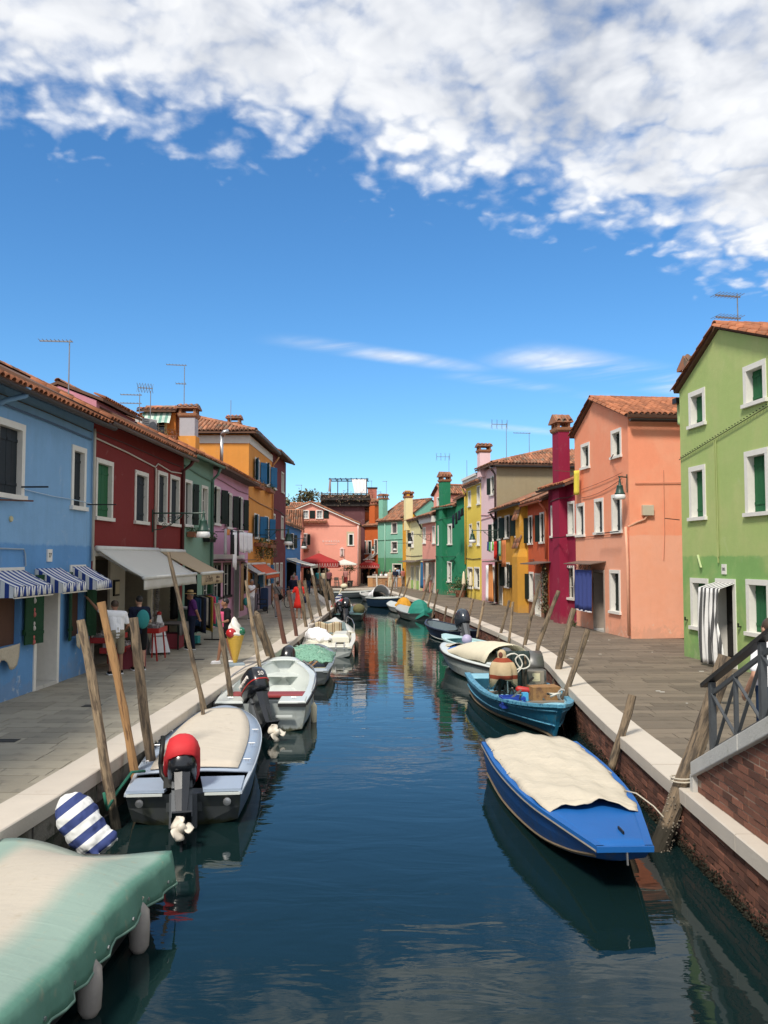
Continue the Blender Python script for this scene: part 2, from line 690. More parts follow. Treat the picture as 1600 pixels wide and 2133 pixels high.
IRONG = basic('green_iron', (.015, .055, .038), .45, var=.3)
STEEL = basic('steel', (.5, .5, .5), .35, metal=.9, var=.15)
ALU = basic('aerial_metal', (.26, .27, .29), .5, metal=.6, var=.2)
LAMPGLASS = basic('lamp_glass', (.72, .72, .70), .3, var=.05)
CABLE = basic('cable', (.05, .045, .04), .7, var=.3)
STONE = basic('istrian_stone', (.56, .50, .42), .75, var=.09, scale=3, bump=.2, bscale=25, rnd=.05, col2=(.50, .43, .35), c2lo=.60, c2hi=.74, c2scale=2.2)
STONEG = basic('grey_coping_stone', (.50, .49, .45), .8, var=.14, scale=5, bump=.3, rnd=.05, col2=(.16, .165, .10), c2lo=.60, c2hi=.72, c2scale=3.2)
SLAB_L = basic('trachyte_slab', (.31, .278, .212), .85, var=.14, scale=5, bump=.25, rnd=.16, col2=(.215, .192, .15), c2lo=.54, c2hi=.70, c2scale=1.6)
SLAB_R = basic('brown_trachyte_slab', (.155, .124, .09), .85, var=.14, scale=4, bump=.25, rnd=.24, col2=(.115, .092, .066), c2lo=.52, c2hi=.70, c2scale=1.2)
BED_L = basic('slab_bed', (.17, .15, .125), .95, var=.2, scale=3)
BED_R = basic('slab_bed_brown', (.085, .07, .057), .95, var=.2, scale=3)
BRICK = basic('wall_brick', (.175, .070, .043), .9, var=.25, scale=12, bump=.4, rnd=.5, col2=(.33, .20, .13), c2lo=.58, c2hi=.72, c2scale=7)
BRICKF = basic('wall_brick_run', (.175, .070, .043), .9, var=.2, scale=9, bump=.4, rnd=.38, island=True, col2=(.16, .09, .06), c2lo=.52, c2hi=.68, c2scale=2)
MORTAR = basic('mortar', (.36, .28, .20), .95, var=.25, scale=5, bump=.3, col2=(.20, .16, .11), c2lo=.45, c2hi=.62)
MORTARB = basic('pale_mortar', (.30, .23, .17), .95, var=.25, scale=5, bump=.3, col2=(.36, .33, .27), c2lo=.52, c2hi=.66, c2scale=1.5)
WETWALL = basic('wet_quay_wall', (.055, .048, .036), .7, var=.4, scale=4, bump=.6, bscale=18, col2=(.028, .034, .02), c2lo=.42, c2hi=.62, c2scale=2.5)
ALGAE = basic('algae_and_mussels', (.022, .021, .014), .8, var=.5, scale=14, rnd=.6, island=True, col2=(.07, .055, .035), c2lo=.58, c2hi=.70, c2scale=16, spec=.2)
WOOD = basic('weathered_wood', (.225, .165, .105), .9, var=.42, scale=5, bump=1.0, bscale=9, stretch=(5, 5, .8), rnd=.15, col2=(.075, .058, .042), c2lo=.44, c2hi=.60, c2scale=3, grime=(.035, .03, .02), gz=1.12)
WOODLT = basic('bleached_wood', (.36, .265, .165), .9, var=.4, scale=5, bump=1.0, bscale=9, stretch=(5, 5, .8), rnd=.1, col2=(.13, .095, .065), c2lo=.46, c2hi=.60, c2scale=3, grime=(.035, .03, .02), gz=1.12)
WOODOR = basic('split_wood', (.42, .235, .10), .85, var=.3, scale=5, bump=.6, bscale=14, stretch=(6, 6, .6), col2=(.16, .085, .04), c2lo=.52, c2hi=.62, c2scale=3)
RUST = basic('rusty_post', (.12, .05, .035), .85, var=.3, scale=6, bump=.3, col2=(.07, .04, .032))
PALEPOST = basic('pale_post', (.62, .58, .52), .8, var=.15, stretch=(4, 4, .5))
SKIN = basic('skin', (.48, .26, .17), .55, var=.06, scale=10)
SKINT = basic('tanned_skin', (.33, .16, .095), .55, var=.06, scale=10)
HAIRB = basic('black_hair', (.012, .009, .008), .5, var=.3, scale=30)
HAIRG = basic('grey_hair', (.20, .18, .16), .6, var=.3, scale=30)
HAIRBR = basic('brown_hair', (.06, .035, .02), .55, var=.3, scale=30)


def cloth(name, col, var=.12, rough=.9):
    return basic(name, col, rough, var=var, scale=7, bump=.25, bscale=12, spec=.2)


C_WHITE = cloth('white_cloth', (.88, .87, .88))
C_KHAKI = cloth('khaki_cloth', (.27, .235, .165))
C_NAVY = cloth('navy_cloth', (.012, .016, .035))
C_BLACK = cloth('black_cloth', (.010, .010, .011))
C_TEAL = cloth('teal_cloth', (.04, .24, .24))
C_PURPLE = cloth('purple_cloth', (.085, .022, .12))
C_PINK = cloth('pink_cloth', (.62, .10, .20))
C_RED = cloth('red_cloth', (.62, .030, .022))
C_GREY = cloth('grey_cloth', (.22, .20, .19))
C_BEIGE = cloth('beige_cloth', (.56, .46, .32))
C_JEAN = cloth('denim', (.02, .045, .10))
C_BLUE = cloth('blue_cloth', (.045, .065, .25))
C_SKY = cloth('light_blue_cloth', (.30, .42, .60))
C_ORANGE = cloth('orange_cloth', (.75, .30, .10))
C_YELLOW = cloth('yellow_cloth', (.75, .60, .08))
C_CREAM = cloth('cream_cloth', (.72, .64, .46))
C_GREENC = cloth('green_cloth', (.10, .45, .16))
C_STRAW = cloth('straw', (.42, .29, .13))
C_MAROON = cloth('maroon_cloth', (.20, .03, .05))
LEAF = basic('leaf', (.055, .10, .03), .6, var=.3, scale=9, rnd=.45, island=True)
LEAFDRY = basic('dry_leaf', (.10, .09, .035), .7, var=.3, scale=9, rnd=.45, island=True)
FLOWERM = basic('mixed_flowers', (.42, .20, .17), .7, var=.5, scale=22, rnd=.6, island=True, col2=(.10, .14, .05), c2lo=.45, c2hi=.55, c2scale=16)
TERRA = basic('terracotta', (.30, .12, .065), .8, var=.2)
GOODS = basic('souvenir_goods', (.36, .33, .32), .6, var=.45, scale=30, rnd=.7, island=True)
REDSTAND = basic('red_painted_metal', (.42, .022, .018), .5, var=.15)
BLACKPL = basic('black_plastic', (.012, .014, .018), .25, var=.3, coat=.3)
GREYPL = basic('grey_plastic', (.10, .11, .12), .4, var=.2)
PROPW = basic('propeller_metal', (.66, .60, .50), .4, var=.12)

# ------------------------------------------------------------------ setting: water, quays, pavements
WZ = -0.70
LE = [(-6, -4.1), (8.27, -3.76), (9.96, -3.62), (18.1, -3.33), (21.5, -3.12), (26, -2.93), (45.5, -2.63), (70.9, -6.15)]
RE = [(-6, 3.3), (7.45, 3.38), (10.4, 3.45), (13.9, 3.58), (17.45, 3.81), (21, 4.12), (24.1, 4.28), (27, 4.2), (29.9, 4.02), (37.5, 3.42), (45, 2.65), (52.6, 1.82), (62, .62), (72, -.62)]
FL = [(9, -7.36), (19.7, -6.95), (27.6, -6.7), (31.5, -6.52), (39.3, -6.45), (53.4, -6.35), (58, -6.95), (77, -8.2)]
FR = [(14.5, 9.1), (22.78, 8.2), (22.9, 10.4), (27.4, 10.4), (27.5, 8.16), (32.8, 7.59), (36, 7.16), (40, 6.96), (48, 6.55), (51.5, 6.06), (56, 5.58), (57.5, 5.03), (61.5, 3.85), (66, 3.06), (73, 1.95), (80, 1.9)]

g = MB().box(-1200, -600, -1.6, 1200, 2200, -1.3).build('ground', basic('canal_mud', (.05, .05, .04), .95))
kind(g)
wm = MB()
wm.grid(lambda i, j: (-12 + i * 1.0, -10 + j * 1.0, WZ), 25, 92)
kind(wm.build('canal_water', water_mat()))


def strip(tab, off, side, far, y0, y1, zt, zb):
    """pavement body between a quay edge and a far x, following the table"""
    ys = [y0] + [a for a, b in tab if y0 < a < y1] + [y1]
    mb = MB()
    for a, b in zip(ys, ys[1:]):
        xa, xb = interp(tab, a) + off, interp(tab, b) + off
        mb.prism([(xa, a, zb), (xb, b, zb), (far, b, zb), (far, a, zb)][::side], (0, 0, zt - zb))
    return mb


lp = kind(strip(LE, -.06, 1, -70, -6, 70.9, -.035, -1.3).build('left_pavement', BED_L))
rp = kind(strip(RE, .06, -1, 70, -6, 72, -.035, -1.3).build('right_pavement', BED_R))
fp = kind(MB().box(-70, 70.9, -1.3, 70, 180, -.037).build('far_pavement', basic('far_paving', (.27, .24, .20), .9, var=.15, scale=2)))

unit = {}


def unit_box(key, m, b=.012):
    me = MB().bbox(-.5, -.5, -1, .5, .5, 0, .0).mesh(key, m)
    unit[key] = me
    return me


def slabs(parent, mat, matj, xin, xout, y0, y1, n_ind, cd, lmin, lmax, seed):
    r = random.Random(seed)
    me = MB().box(-.5, -.5, -1, .5, .5, 0).mesh('slab', mat)
    joined = MB()
    y = y0
    cnt = 0
    while y < y1:
        d = cd * r.uniform(.85, 1.15)
        yc = y + d / 2
        a, b = sorted((xin(yc), xout(yc)))
        x = a - r.uniform(0, lmin)
        while x < b:
            L = r.uniform(lmin, lmax)
            x0, x1 = max(x, a), min(x + L, b)
            if x1 - x0 > .08:
                zt = r.uniform(-.0035, .0)
                if cnt < n_ind:
                    o = inst('slab', me, parent)
                    o.location = ((x0 + x1) / 2, yc, zt)
                    o.scale = (x1 - x0 - .012, d - .012, .03)
                    o.rotation_euler = (r.uniform(-.003, .003), r.uniform(-.003, .003), r.uniform(-.004, .004))
                    cnt += 1
                else:
                    joined.box(x0 + .006, y + .006, zt - .03, x1 - .006, y + d - .006, zt)
            x += L
        y += d
    kind(joined.build('far_slabs', matj, parent), 'stuff')


SLAB_LJ = basic('trachyte_slab_run', (.31, .278, .212), .85, var=.14, scale=5, bump=.25, rnd=.16, col2=(.215, .192, .15), c2lo=.54, c2hi=.70, c2scale=1.6, island=True)
SLAB_RJ = basic('brown_trachyte_slab_run', (.155, .124, .09), .85, var=.14, scale=4, bump=.25, rnd=.24, col2=(.115, .092, .066), c2lo=.52, c2hi=.70, c2scale=1.2, island=True)
slabs(lp, SLAB_L, SLAB_LJ, lambda y: interp(FL, y) - .3, lambda y: interp(LE, y) - .42, 8.6, 70.5, 300, .36, .55, 1.0, 3)
slabs(rp, SLAB_R, SLAB_RJ, lambda y: interp(FR, y) + .3, lambda y: interp(RE, y) + .42, 9.7, 74, 300, .34, .6, 1.5, 5)


def resample(tab, step, y0, y1, r):
    """walk along a quay edge by arc length, return points"""
    pts = []
    y = y0
    while y < y1:
        pts.append(Vector((interp(tab, y), y, 0)))
        dx = (interp(tab, y + .1) - interp(tab, y)) / .1
        y += step * r.uniform(.8, 1.2) / math.hypot(1, dx)
    pts.append(Vector((interp(tab, y1), y1, 0)))
    return pts


def kerb(parent, tab, side, y0, y1, w, mat, seed, cutback=.0):
    r = random.Random(seed)
    pts = resample(tab, 1.45, y0, y1, r)
    for a, b in zip(pts, pts[1:]):
        d = (b - a).normalized()
        nrm = Vector((side, 0, 0))
        q = [a + d * .005, b - d * .005, b - d * .005 + nrm * w, a + d * .005 + nrm * w]
        zt = .018 + r.uniform(-.003, .003)
        e = .012
        mb = MB()
        lo = [(p.x, p.y, -.15) for p in q]
        m1 = [(p.x, p.y, zt - e) for p in q]
        q2 = [q[0] + nrm * e, q[1] + nrm * e, q[2] - nrm * e, q[3] - nrm * e]
        tp = [(p.x, p.y, zt) for p in q2]
        if side < 0:
            lo, m1, tp = lo[::-1], m1[::-1], tp[::-1]
        mb.loft([lo, m1, tp]).build('kerb_stone', mat, parent, fix=True)


lq = kind(MB().build('left_quay', WETWALL)) if False else None
# left quay wall: rough wet masonry below the kerb
mb = MB()
ys = [-6 + .5 * i for i in range(155)]
ys = [y for y in ys if y < 70.9] + [70.9]
r = random.Random(11)
zs = [-1.3, -.85, -.62, -.48, -.34, -.16]
P = [[(interp(LE, y) - .05 + r.uniform(-.02, .02), y, z) for z in zs] for y in ys]
mb.grid(lambda i, j: P[i][j], len(ys), len(zs))
lq = kind(mb.build('left_quay', WETWALL, smooth=False))
kerb(lq, LE, -1, -5, 70.6, .5, STONE, 21)
# stone facing blocks just under the left kerb
r = random.Random(12)
bm_ = basic('quay_block', (.17, .155, .13), .9, var=.3, scale=6, bump=.5, rnd=.3, col2=(.07, .068, .05), c2lo=.45, c2hi=.6, c2scale=3)
pts = resample(LE, .62, 6.5, 45.3, r)
for a, b in zip(pts, pts[1:]):
    MB().prism([(a.x - .02 - r.uniform(0, .02), a.y + .01, -.40), (b.x - .02 - r.uniform(0, .02), b.y - .01, -.40), (b.x - .4, b.y - .01, -.40), (a.x - .4, a.y + .01, -.40)], (0, 0, .245)).build('wall_block', bm_, lq, fix=True)
# far quay
fq = kind(MB().box(-6.3, 70.82, -1.3, -.55, 71.3, -.16).build('far_quay', WETWALL))
for i in range(4):
    MB().bbox(-6.2 + i * 1.4, 70.75, -.15, -6.2 + i * 1.4 + 1.39, 71.25, .02).build('kerb_stone', STONE, fq)

# right quay wall: mortar core, bricks one by one near, a run of bricks farther off
mb = MB()
ys = [-6 + .75 * i for i in range(104)] + [72]
mb.grid(lambda i, j: (interp(RE, ys[i]) + .055, ys[i], (-.155, -1.3)[j]), len(ys), 2)
rq = kind(mb.build('right_quay', MORTAR))
kerb(rq, RE, 1, -5, 71.6, .5, STONE, 23)
bme = MB().box(-.5, 0, -.5, .5, 1, .5).mesh('brick', BRICK)
r = random.Random(31)
far = MB()
for k in range(7):
    zc = -.195 - k * .077
    y = 6.6 + (k % 2) * .13
    while y < 62:
        L = r.uniform(.235, .26)
        x0, x1 = interp(RE, y), interp(RE, y + L)
        d = Vector((x1 - x0, L, 0)).normalized()
        nrm = Vector((d.y, -d.x, 0))
        pr = r.uniform(-.006, .008)
        o = Vector(((x0 + x1) / 2 + .04, y + L / 2, zc)) - nrm * pr
        M = frame(o, d, nrm, (0, 0, 1)) @ Matrix.Diagonal((L - .012, .05, .064, 1))
        if y < 17.6:
            inst('brick', bme, rq, M)
        else:
            t = MB().box(-.5, 0, -.5, .5, 1, .5).xf(M)
            far.add(t.v, t.f)
        y += L
kind(far.build('far_bricks', BRICKF, rq), 'stuff')
# algae and mussel crust along the waterline
r = random.Random(33)
al = MB()
for i in range(9000):
    y = 6.0 + 34 * r.random() ** 1.8
    s = r.uniform(.006, .020)
    zc = WZ + abs(r.gauss(0, .085)) - .02
    x = interp(RE, y) + .035 - r.random() * .03
    rot = Euler((r.uniform(0, 3), r.uniform(0, 3), r.uniform(0, 3))).to_matrix()
    al.add([Vector((x, y, zc)) + rot @ Vector(q) * s for q in ((1, 0, 0), (-1, 0, 0), (0, 1, 0), (0, -1, 0), (0, 0, .6), (0, 0, -.6))],
           [(0, 2, 4), (2, 1, 4), (1, 3, 4), (3, 0, 4), (2, 0, 5), (1, 2, 5), (3, 1, 5), (0, 3, 5)])
kind(al.build('waterline_algae', ALGAE, rq), 'stuff')

# drains and scraps of paper on the paving
for i, (x, y) in enumerate(((-5.55, 12.35), (-5.3, 15.2), (-4.9, 22.0), (6.4, 15.5))):
    MB().box(x - .16, y - .11, -.002, x + .16, y + .11, .004).build('drain_cover', basic('iron_drain', (.05, .048, .042), .7, metal=.3), lp if x < 0 else rp)
r = random.Random(37)
sc = MB()
for i in range(13):
    y = r.uniform(11.5, 30); x = interp(RE, y) + r.uniform(.7, 3.6); s = r.uniform(.012, .034)
    sc.box(x - s * 1.6, y - s * .6, .002, x + s * 1.6, y + s * .6, .007)
kind(sc.build('paper_scraps', WHITE, rp), 'stuff')

# ------------------------------------------------------------------ footbridge ramp on the right with iron railing
fb = thing('footbridge', 'brick footbridge ramp with stone coping and dark iron railing at right', 'bridge', (3.55, 9.62, 0), 0)
# local: y runs away, ramp rises towards -y
def ct(y):
    return .36 + (-y) * .455
core = MB()
ln = 6.2
core.prism([(0.03, 0, .0), (0.03, -ln, .0), (0.03, -ln, ct(-ln) - .12), (0.03, 0, ct(0) - .12)], (.22, 0, 0))
w = core.build('wall', MORTARB, fb, fix=True)
r = random.Random(41)
k = 0
while k < 40:
    zc = .06 + k * .076
    y = -.02 - (k % 2) * .13
    while y > -3.6:
        L = r.uniform(.23, .26)
        if zc + .02 < ct(y - L / 2) - .10:
            M = frame((.022, y - L / 2, zc), (0, -1, 0), (1, 0, 0), (0, 0, -1))
            M.translation = Vector((.026 - r.uniform(-.004, .009), y - L / 2, zc))
            inst('brick', bme, w, M @ Matrix.Diagonal((L - .013, .05, .063, 1)))
        y -= L
    k += 1
y = .02
while y > -ln:
    y2 = y - 1.3
    a = [(-.04, y, ct(y) - .17), (-.04, y2 + .006, ct(y2) - .17), (-.04, y2 + .006, ct(y2)), (-.04, y, ct(y))]
    MB().prism(a, (.34, 0, 0)).build('coping_stone', STONEG, fb, fix=True, bevel=.012)
    y = y2
MB().box(-.03, -.02, -.0, .32, .06, .20).build('end_stone', STONEG, fb)
# steps behind the parapet
st = MB()
for i in range(8):
    st.box(.27, -5.9, i * .15 - .02, 2.6, .1 - i * .34, (i + 1) * .15)
st.build('steps', STONEG, fb)
# railing
RX = .13
IRONR = basic('grey_painted_iron', (.065, .072, .078), .45, var=.25, scale=10, bump=.15)
IRONT = basic('dark_handrail', (.022, .021, .021), .4, var=.3)
def zr(y):
    return ct(y)
posts = [-.24, -1.50, -2.76, -4.0]
for py in posts:
    MB().box(RX - .032, py - .032, zr(py) - .05, RX + .032, py + .032, zr(py) + .83).build('post', IRONR, fb)
MB().beam((RX, -.02, zr(-.02) + .855), (RX, -4.3, zr(-4.3) + .855), .10, .045).build('handrail', IRONT, fb)
MB().beam((RX, -.26, zr(-.26) + .70), (RX, -4.3, zr(-4.3) + .70), .035, .045).build('top_bar', IRONR, fb)
MB().beam((RX, -.26, zr(-.26) + .07), (RX, -4.3, zr(-4.3) + .07), .035, .045).build('bottom_bar', IRONR, fb)
for a, b in zip(posts, posts[1:]):
    m = (a + b) / 2
    for q0, q1 in ((a - .03, m), (m, b + .03)):
        MB().beam((RX - .012, q0, zr(q0) + .69), (RX - .012, q1, zr(q1) + .09), .012, .035, (1, 0, 0)).build('brace', IRONR, fb)
        MB().beam((RX + .012, q0, zr(q0) + .09), (RX + .012, q1, zr(q1) + .69), .012, .035, (1, 0, 0)).build('brace', IRONR, fb)
    MB().box(RX - .02, m - .02, zr(m) + .05, RX + .02, m + .02, zr(m) + .70).build('baluster', IRONR, fb)

# ------------------------------------------------------------------ house building kit
def arc_tile(L=.44, rw=.088, taper=.78, n=5, h=.9):
    """one half-round clay tile, lower end at y=0, lying along +y, convex side up"""
    mb = MB()
    rings = []
    for y, s in ((0, 1.0), (L, taper)):
        rings.append([(rw * s * math.cos(math.pi * k / n), y, rw * s * h * math.sin(math.pi * k / n)) for k in range(n + 1)])
    inner = [[(x * .86, y, z * .82) for x, y, z in rr] for rr in rings]
    n1 = n + 1
    vs = [p for rr in rings + inner for p in rr]
    fs = []
    for k in range(n):
        fs.append((k, n1 + k, n1 + k + 1, k + 1))
        fs.append((2 * n1 + k, 2 * n1 + k + 1, 3 * n1 + k + 1, 3 * n1 + k))
        fs.append((k, k + 1, 2 * n1 + k + 1, 2 * n1 + k))
    return mb.add(vs, fs)


TILE_ME = arc_tile().mesh('tile', TILE, True)


def tile_field(parent, o, ax, up, width, length, single=True, lift=.02, pitch=.2, row=.36, seed=1, start=0.0, name='tile', mat=None, clip=None):
    """rows of half-round tiles from an eave origin o along ax, climbing along up"""
    r = random.Random(seed)
    ax = Vector(ax).normalized(); up = Vector(up).normalized()
    nz = ax.cross(up).normalized()
    if nz.z < 0:
        nz = -nz
    nc = max(1, int(round(width / pitch)))
    nr = max(1, int((length - .40) / row) + 1)
    J = MB()
    base = arc_tile(n=4)
    for i in range(nc):
        for j in range(nr):
            p = Vector(o) + ax * ((i + .5) * width / nc + r.uniform(-.008, .008)) + up * (j * row + r.uniform(-.015, .015) + start)
            if clip and not clip((i + .5) * width / nc, j * row):
                continue
            p += nz * lift
            tw = r.uniform(-.03, .03)
            u2 = (up + ax * tw - nz * .0).normalized()
            a2 = (ax - u2 * ax.dot(u2)).normalized()
            M = frame(p, a2, u2 + nz * .035, nz)
            if single:
                inst(name, TILE_ME, parent, M)
            else:
                J.add([M @ Vector(q) for q in base.v], base.f)
    if not single:
        o2 = J.build('tiles', mat or TILEJ, parent, smooth=True)
        kind(o2, 'stuff')
        return o2


class House:
    def __init__(s, name, label, p0, p1, h, depth, mat, cat='house', gable=None, rise=.9):
        p0 = Vector((*p0, 0)); p1 = Vector((*p1, 0))
        d = p1 - p0
        s.L = d.length
        s.rz = math.atan2(d.y, d.x)
        s.root = thing(name, label, cat, p0, s.rz)
        s.h = h; s.depth = depth; s.mat = mat; s.gable = gable; s.rise = rise
        s.holes = []
        s.p0 = p0
        s.M = Matrix.Translation(p0) @ Matrix.Rotation(s.rz, 4, 'Z')

    def W(s, u, out, z):
        """world point: u along the front, out towards the canal, z up"""
        return s.M @ Vector((u, -out, z))

    def window(s, u0, u1, z0, z1, sh='in', m=None, fm=None, fw=.10, sill=True, pane=None, dep=None, hinge=True, lintel_only=False, swing=.9, mid=False):
        m = m or DKGREEN; fm = fm or WHITE
        dep = dep or (.15 if s.p0.x < 0 else .22)
        pane = pane or PANE
        s.holes.append((u0 + .012, u1 - .012, z0 + .012, z1 - .012))
        mb = MB()
        if lintel_only:
            mb.box(u0 - .05, -.025, z1 - fw, u1 + .05, dep, z1)
            jb = MB().box(u0, .004, z0, u0 + .03, dep, z1 - fw).box(u1 - .03, .004, z0, u1, dep, z1 - fw).box(u0 + .03, .004, z0, u1 - .03, dep, z0 + .03)
            fx = .03
        else:
            mb.box(u0, -.025, z0, u0 + fw, dep, z1 - fw)
            mb.box(u1 - fw, -.025, z0, u1, dep, z1 - fw)
            mb.box(u0, -.027, z1 - fw, u1, dep, z1)
            fx = fw
        w = mb.build('window', fm, s.root)
        if lintel_only:
            jb.build('reveal', s.mat, w)
        a, b, c, d = u0 + fx, u1 - fx, z0 + (.06 if sill else 0), z1 - fw
        if sill:
            MB().box(u0 - .045, -.075, z0 - .03, u1 + .045, dep - .01, z0 + .06).build('sill', fm, w)
        pm = MB().box(a, dep - .03, c, b, dep + .02, d)
        pm.build('pane', pane, w)
        if (mid or sh in ('open', 'none', 'openL')) and not lintel_only:
            fr = MB()
            cx = (a + b) / 2
            fr.box(cx - .02, dep - .06, c, cx + .02, dep - .028, d)
            for zz in (c + (d - c) * .36, c + (d - c) * .70):
                fr.box(a, dep - .055, zz - .012, b, dep - .031, zz + .012)
            fr.box(a, dep - .06, c, a + .03, dep - .029, d)
            fr.box(b - .03, dep - .06, c, b, dep - .029, d)
            fr.build('sash', fm if pane is not PANE else OLDWHITE, w)
        if sh == 'in':
            cx = (a + b) / 2
            for x0, x1 in ((a + .004, cx - .004), (cx + .004, b - .004)):
                s.leaf(w, x0, x1, dep - .07, c + .01, d - .01, m)
        elif sh in ('open', 'openL', 'openR'):
            hw = (b - a) / 2
            if sh in ('open', 'openL'):
                s.leaf_open(w, u0 + (0 if lintel_only else fx * .3), -1, hw, c, d, m, swing)
            if sh in ('open', 'openR'):
                s.leaf_open(w, u1 - (0 if lintel_only else fx * .3), 1, hw, c, d, m, swing)
        return w

    def leaf(s, w, x0, x1, y, z0, z1, m):
        mb = MB()
        n = 2 if x1 - x0 < .5 else 3
        bw = (x1 - x0) / n
        for i in range(n):
            mb.box(x0 + i * bw + .003, y, z0, x0 + (i + 1) * bw - .003, y + .028, z1)
        for zz in (z0 + (z1 - z0) * .16, z0 + (z1 - z0) * .84):
            mb.box(x0 + .01, y - .016, zz - .03, x1 - .01, y - .001, zz + .03)
        mb.build('shutter', m, w)

    def leaf_open(s, w, x, side, wd, z0, z1, m, swing):
        mb = MB()
        n = 2
        bw = wd / n
        for i in range(n):
            mb.box(i * bw + .003, -.03, z0, (i + 1) * bw - .003, 0, z1)
        for zz in (z0 + (z1 - z0) * .16, z0 + (z1 - z0) * .84):
            mb.box(.01, -.048, zz - .03, wd - .01, -.031, zz + .03)
        mb.box(-.02, -.02, z0 + .2, .02, .02, z0 + .3)
        a = R(180 - swing * 180) if side < 0 else 0
        # leaf turned back nearly flat on the wall
        ang = (math.pi - R(4) - (1 - swing) * 1.2) if side < 0 else (R(4) + (1 - swing) * 1.2)
        mb.xf(Matrix.Translation((x, -.06, 0)) @ (Matrix.Rotation(-ang if side > 0 else -ang, 4, 'Z')))
        mb.build('shutter', m, w)

    def door(s, u0, u1, z1, m=None, fm=None, fw=.10, dep=.25, z0=0.0, room=None):
        s.holes.append((u0 + .012, u1 - .012, z0 - .5, z1 - .012))
        fm = fm or WHITE
        mb = MB()
        mb.box(u0, -.025, 0, u0 + fw, dep, z1 - fw)
        mb.box(u1 - fw, -.025, 0, u1, dep, z1 - fw)
        mb.box(u0, -.027, z1 - fw, u1, dep, z1)
        d = mb.build('door', fm, s.root)
        MB().box(u0 + fw, -.03, -.03, u1 - fw, dep, .07).build('threshold', STONEG, d)
        lf = MB()
        lf.box(u0 + fw, dep - .05, .07, u1 - fw, dep + .02, z1 - fw)
        hw = (u1 - u0 - 2 * fw) / 2
        for i in (0, 1):
            for (a, b) in ((.25, .95), (1.1, z1 - fw - .15)):
                if b - a > .1:
                    lf.box(u0 + fw + i * hw + .08, dep - .075, a, u0 + fw + (i + 1) * hw - .08, dep - .051, b)
        lf.build('door_leaf', room or m or DKGREEN, d)
        return d

    def bay(s, u0, u1, z1, dep, wallm, z0=0):
        """deep open shop front"""
        s.holes.append((u0, u1, z0 - .5, z1))
        b = MB()
        b.quad((u0, 0, 0), (u0, dep, 0), (u0, dep, z1), (u0, 0, z1))
        b.quad((u1, 0, 0), (u1, 0, z1), (u1, dep, z1), (u1, dep, 0))
        b.quad((u0, dep, 0), (u1, dep, 0), (u1, dep, z1), (u0, dep, z1))
        b.quad((u0, 0, z1), (u0, dep, z1), (u1, dep, z1), (u1, 0, z1))
        return b.build('shop_recess', wallm, s.root)

    def walls(s, side_m=None, flat=False):
        L, h, D = s.L, s.h, s.depth
        gl = getattr(s, 'gl', h); gr = getattr(s, 'gr', h)
        gx, gz = s.gable if s.gable else (L / 2, h)
        def top(x):
            if not s.gable:
                return h
            return gl + (gz - gl) * x / gx if x <= gx else gr + (gz - gr) * (L - x) / (L - gx)
        xs = {0.0, L}; zs = {0.0, h}
        if s.gable:
            xs.add(gx); zs.add(gz); zs.add(gl); zs.add(gr)
        for a, b, c, d in s.holes:
            for q in (a, b):
                if 0 < q < L: xs.add(q)
            for q in (c, d):
                if 0 < q < gz: zs.add(q)
        xs = sorted(xs); zs = sorted(zs)
        mb = MB()
        for x0, x1 in zip(xs, xs[1:]):
            t0, t1 = top(x0), top(x1)
            for z0, z1 in zip(zs, zs[1:]):
                cx, cz = (x0 + x1) / 2, (z0 + z1) / 2
                if any(a < cx < b and c < cz < d for a, b, c, d in s.holes):
                    continue
                pl = [(x0, z0), (x1, z0), (x1, z1), (x0, z1)]
                out = []
                for (xa, za), (xb, zb) in zip(pl, pl[1:] + pl[:1]):
                    fa = za - (t0 + (t1 - t0) * (xa - x0) / (x1 - x0))
                    fb_ = zb - (t0 + (t1 - t0) * (xb - x0) / (x1 - x0))
                    if fa <= 1e-6:
                        out.append((xa, za))
                    if (fa < -1e-6 and fb_ > 1e-6) or (fa > 1e-6 and fb_ < -1e-6):
                        q = fa / (fa - fb_)
                        out.append((xa + (xb - xa) * q, za + (zb - za) * q))
                if len(out) >= 3:
                    mb.poly([(p[0], 0, p[1]) for p in out])
        s.wall = mb.build('wall', s.mat, s.root)
        sd = MB()
        if s.gable:
            sd.quad((0, D, 0), (0, 0, 0), (0, 0, gl), (0, D, gl))
            sd.quad((L, 0, 0), (L, D, 0), (L, D, gr), (L, 0, gr))
            sd.poly([(L, D, 0), (0, D, 0), (0, D, gl), (gx, D, gz), (L, D, gr)])
        else:
            rz = h + (0 if flat else s.rise)
            sd.poly([(0, D, 0), (0, 0, 0), (0, 0, h), (0, D / 2, rz), (0, D, h)])
            sd.poly([(L, 0, 0), (L, D, 0), (L, D, h), (L, D / 2, rz), (L, 0, h)])
            sd.quad((L, D, 0), (0, D, 0), (0, D, h), (L, D, h))
        sd.build('side_wall', side_m or s.mat, s.root)

    def roof_par(s, ov=.32, rows=2, single=True, thick=.10, full=False, gut=None, pitch=.2, xo=.06, band=True):
        """ridge parallel to the front; tiles laid from the eave"""
        L, h, D, rise = s.L, s.h, s.depth, s.rise
        run = D / 2
        sl = rise / run
        z0 = h - ov * sl + .05
        mb = MB()
        zr = h + rise + .05
        prof = [(-ov, z0), (run, zr), (D + ov, z0), (D + ov, z0 + thick), (run, zr + thick), (-ov, z0 + thick)]
        mb.prism([(-xo, y, z) for y, z in prof], (L + 2 * xo, 0, 0))
        s.roof = mb.build('roof', TILEU, s.root, fix=True)
        up = Vector((0, run + ov, zr - z0)).normalized()
        length = math.hypot(run + ov, zr - z0)
        o = (-xo, -ov - .05, z0 + thick - .01)
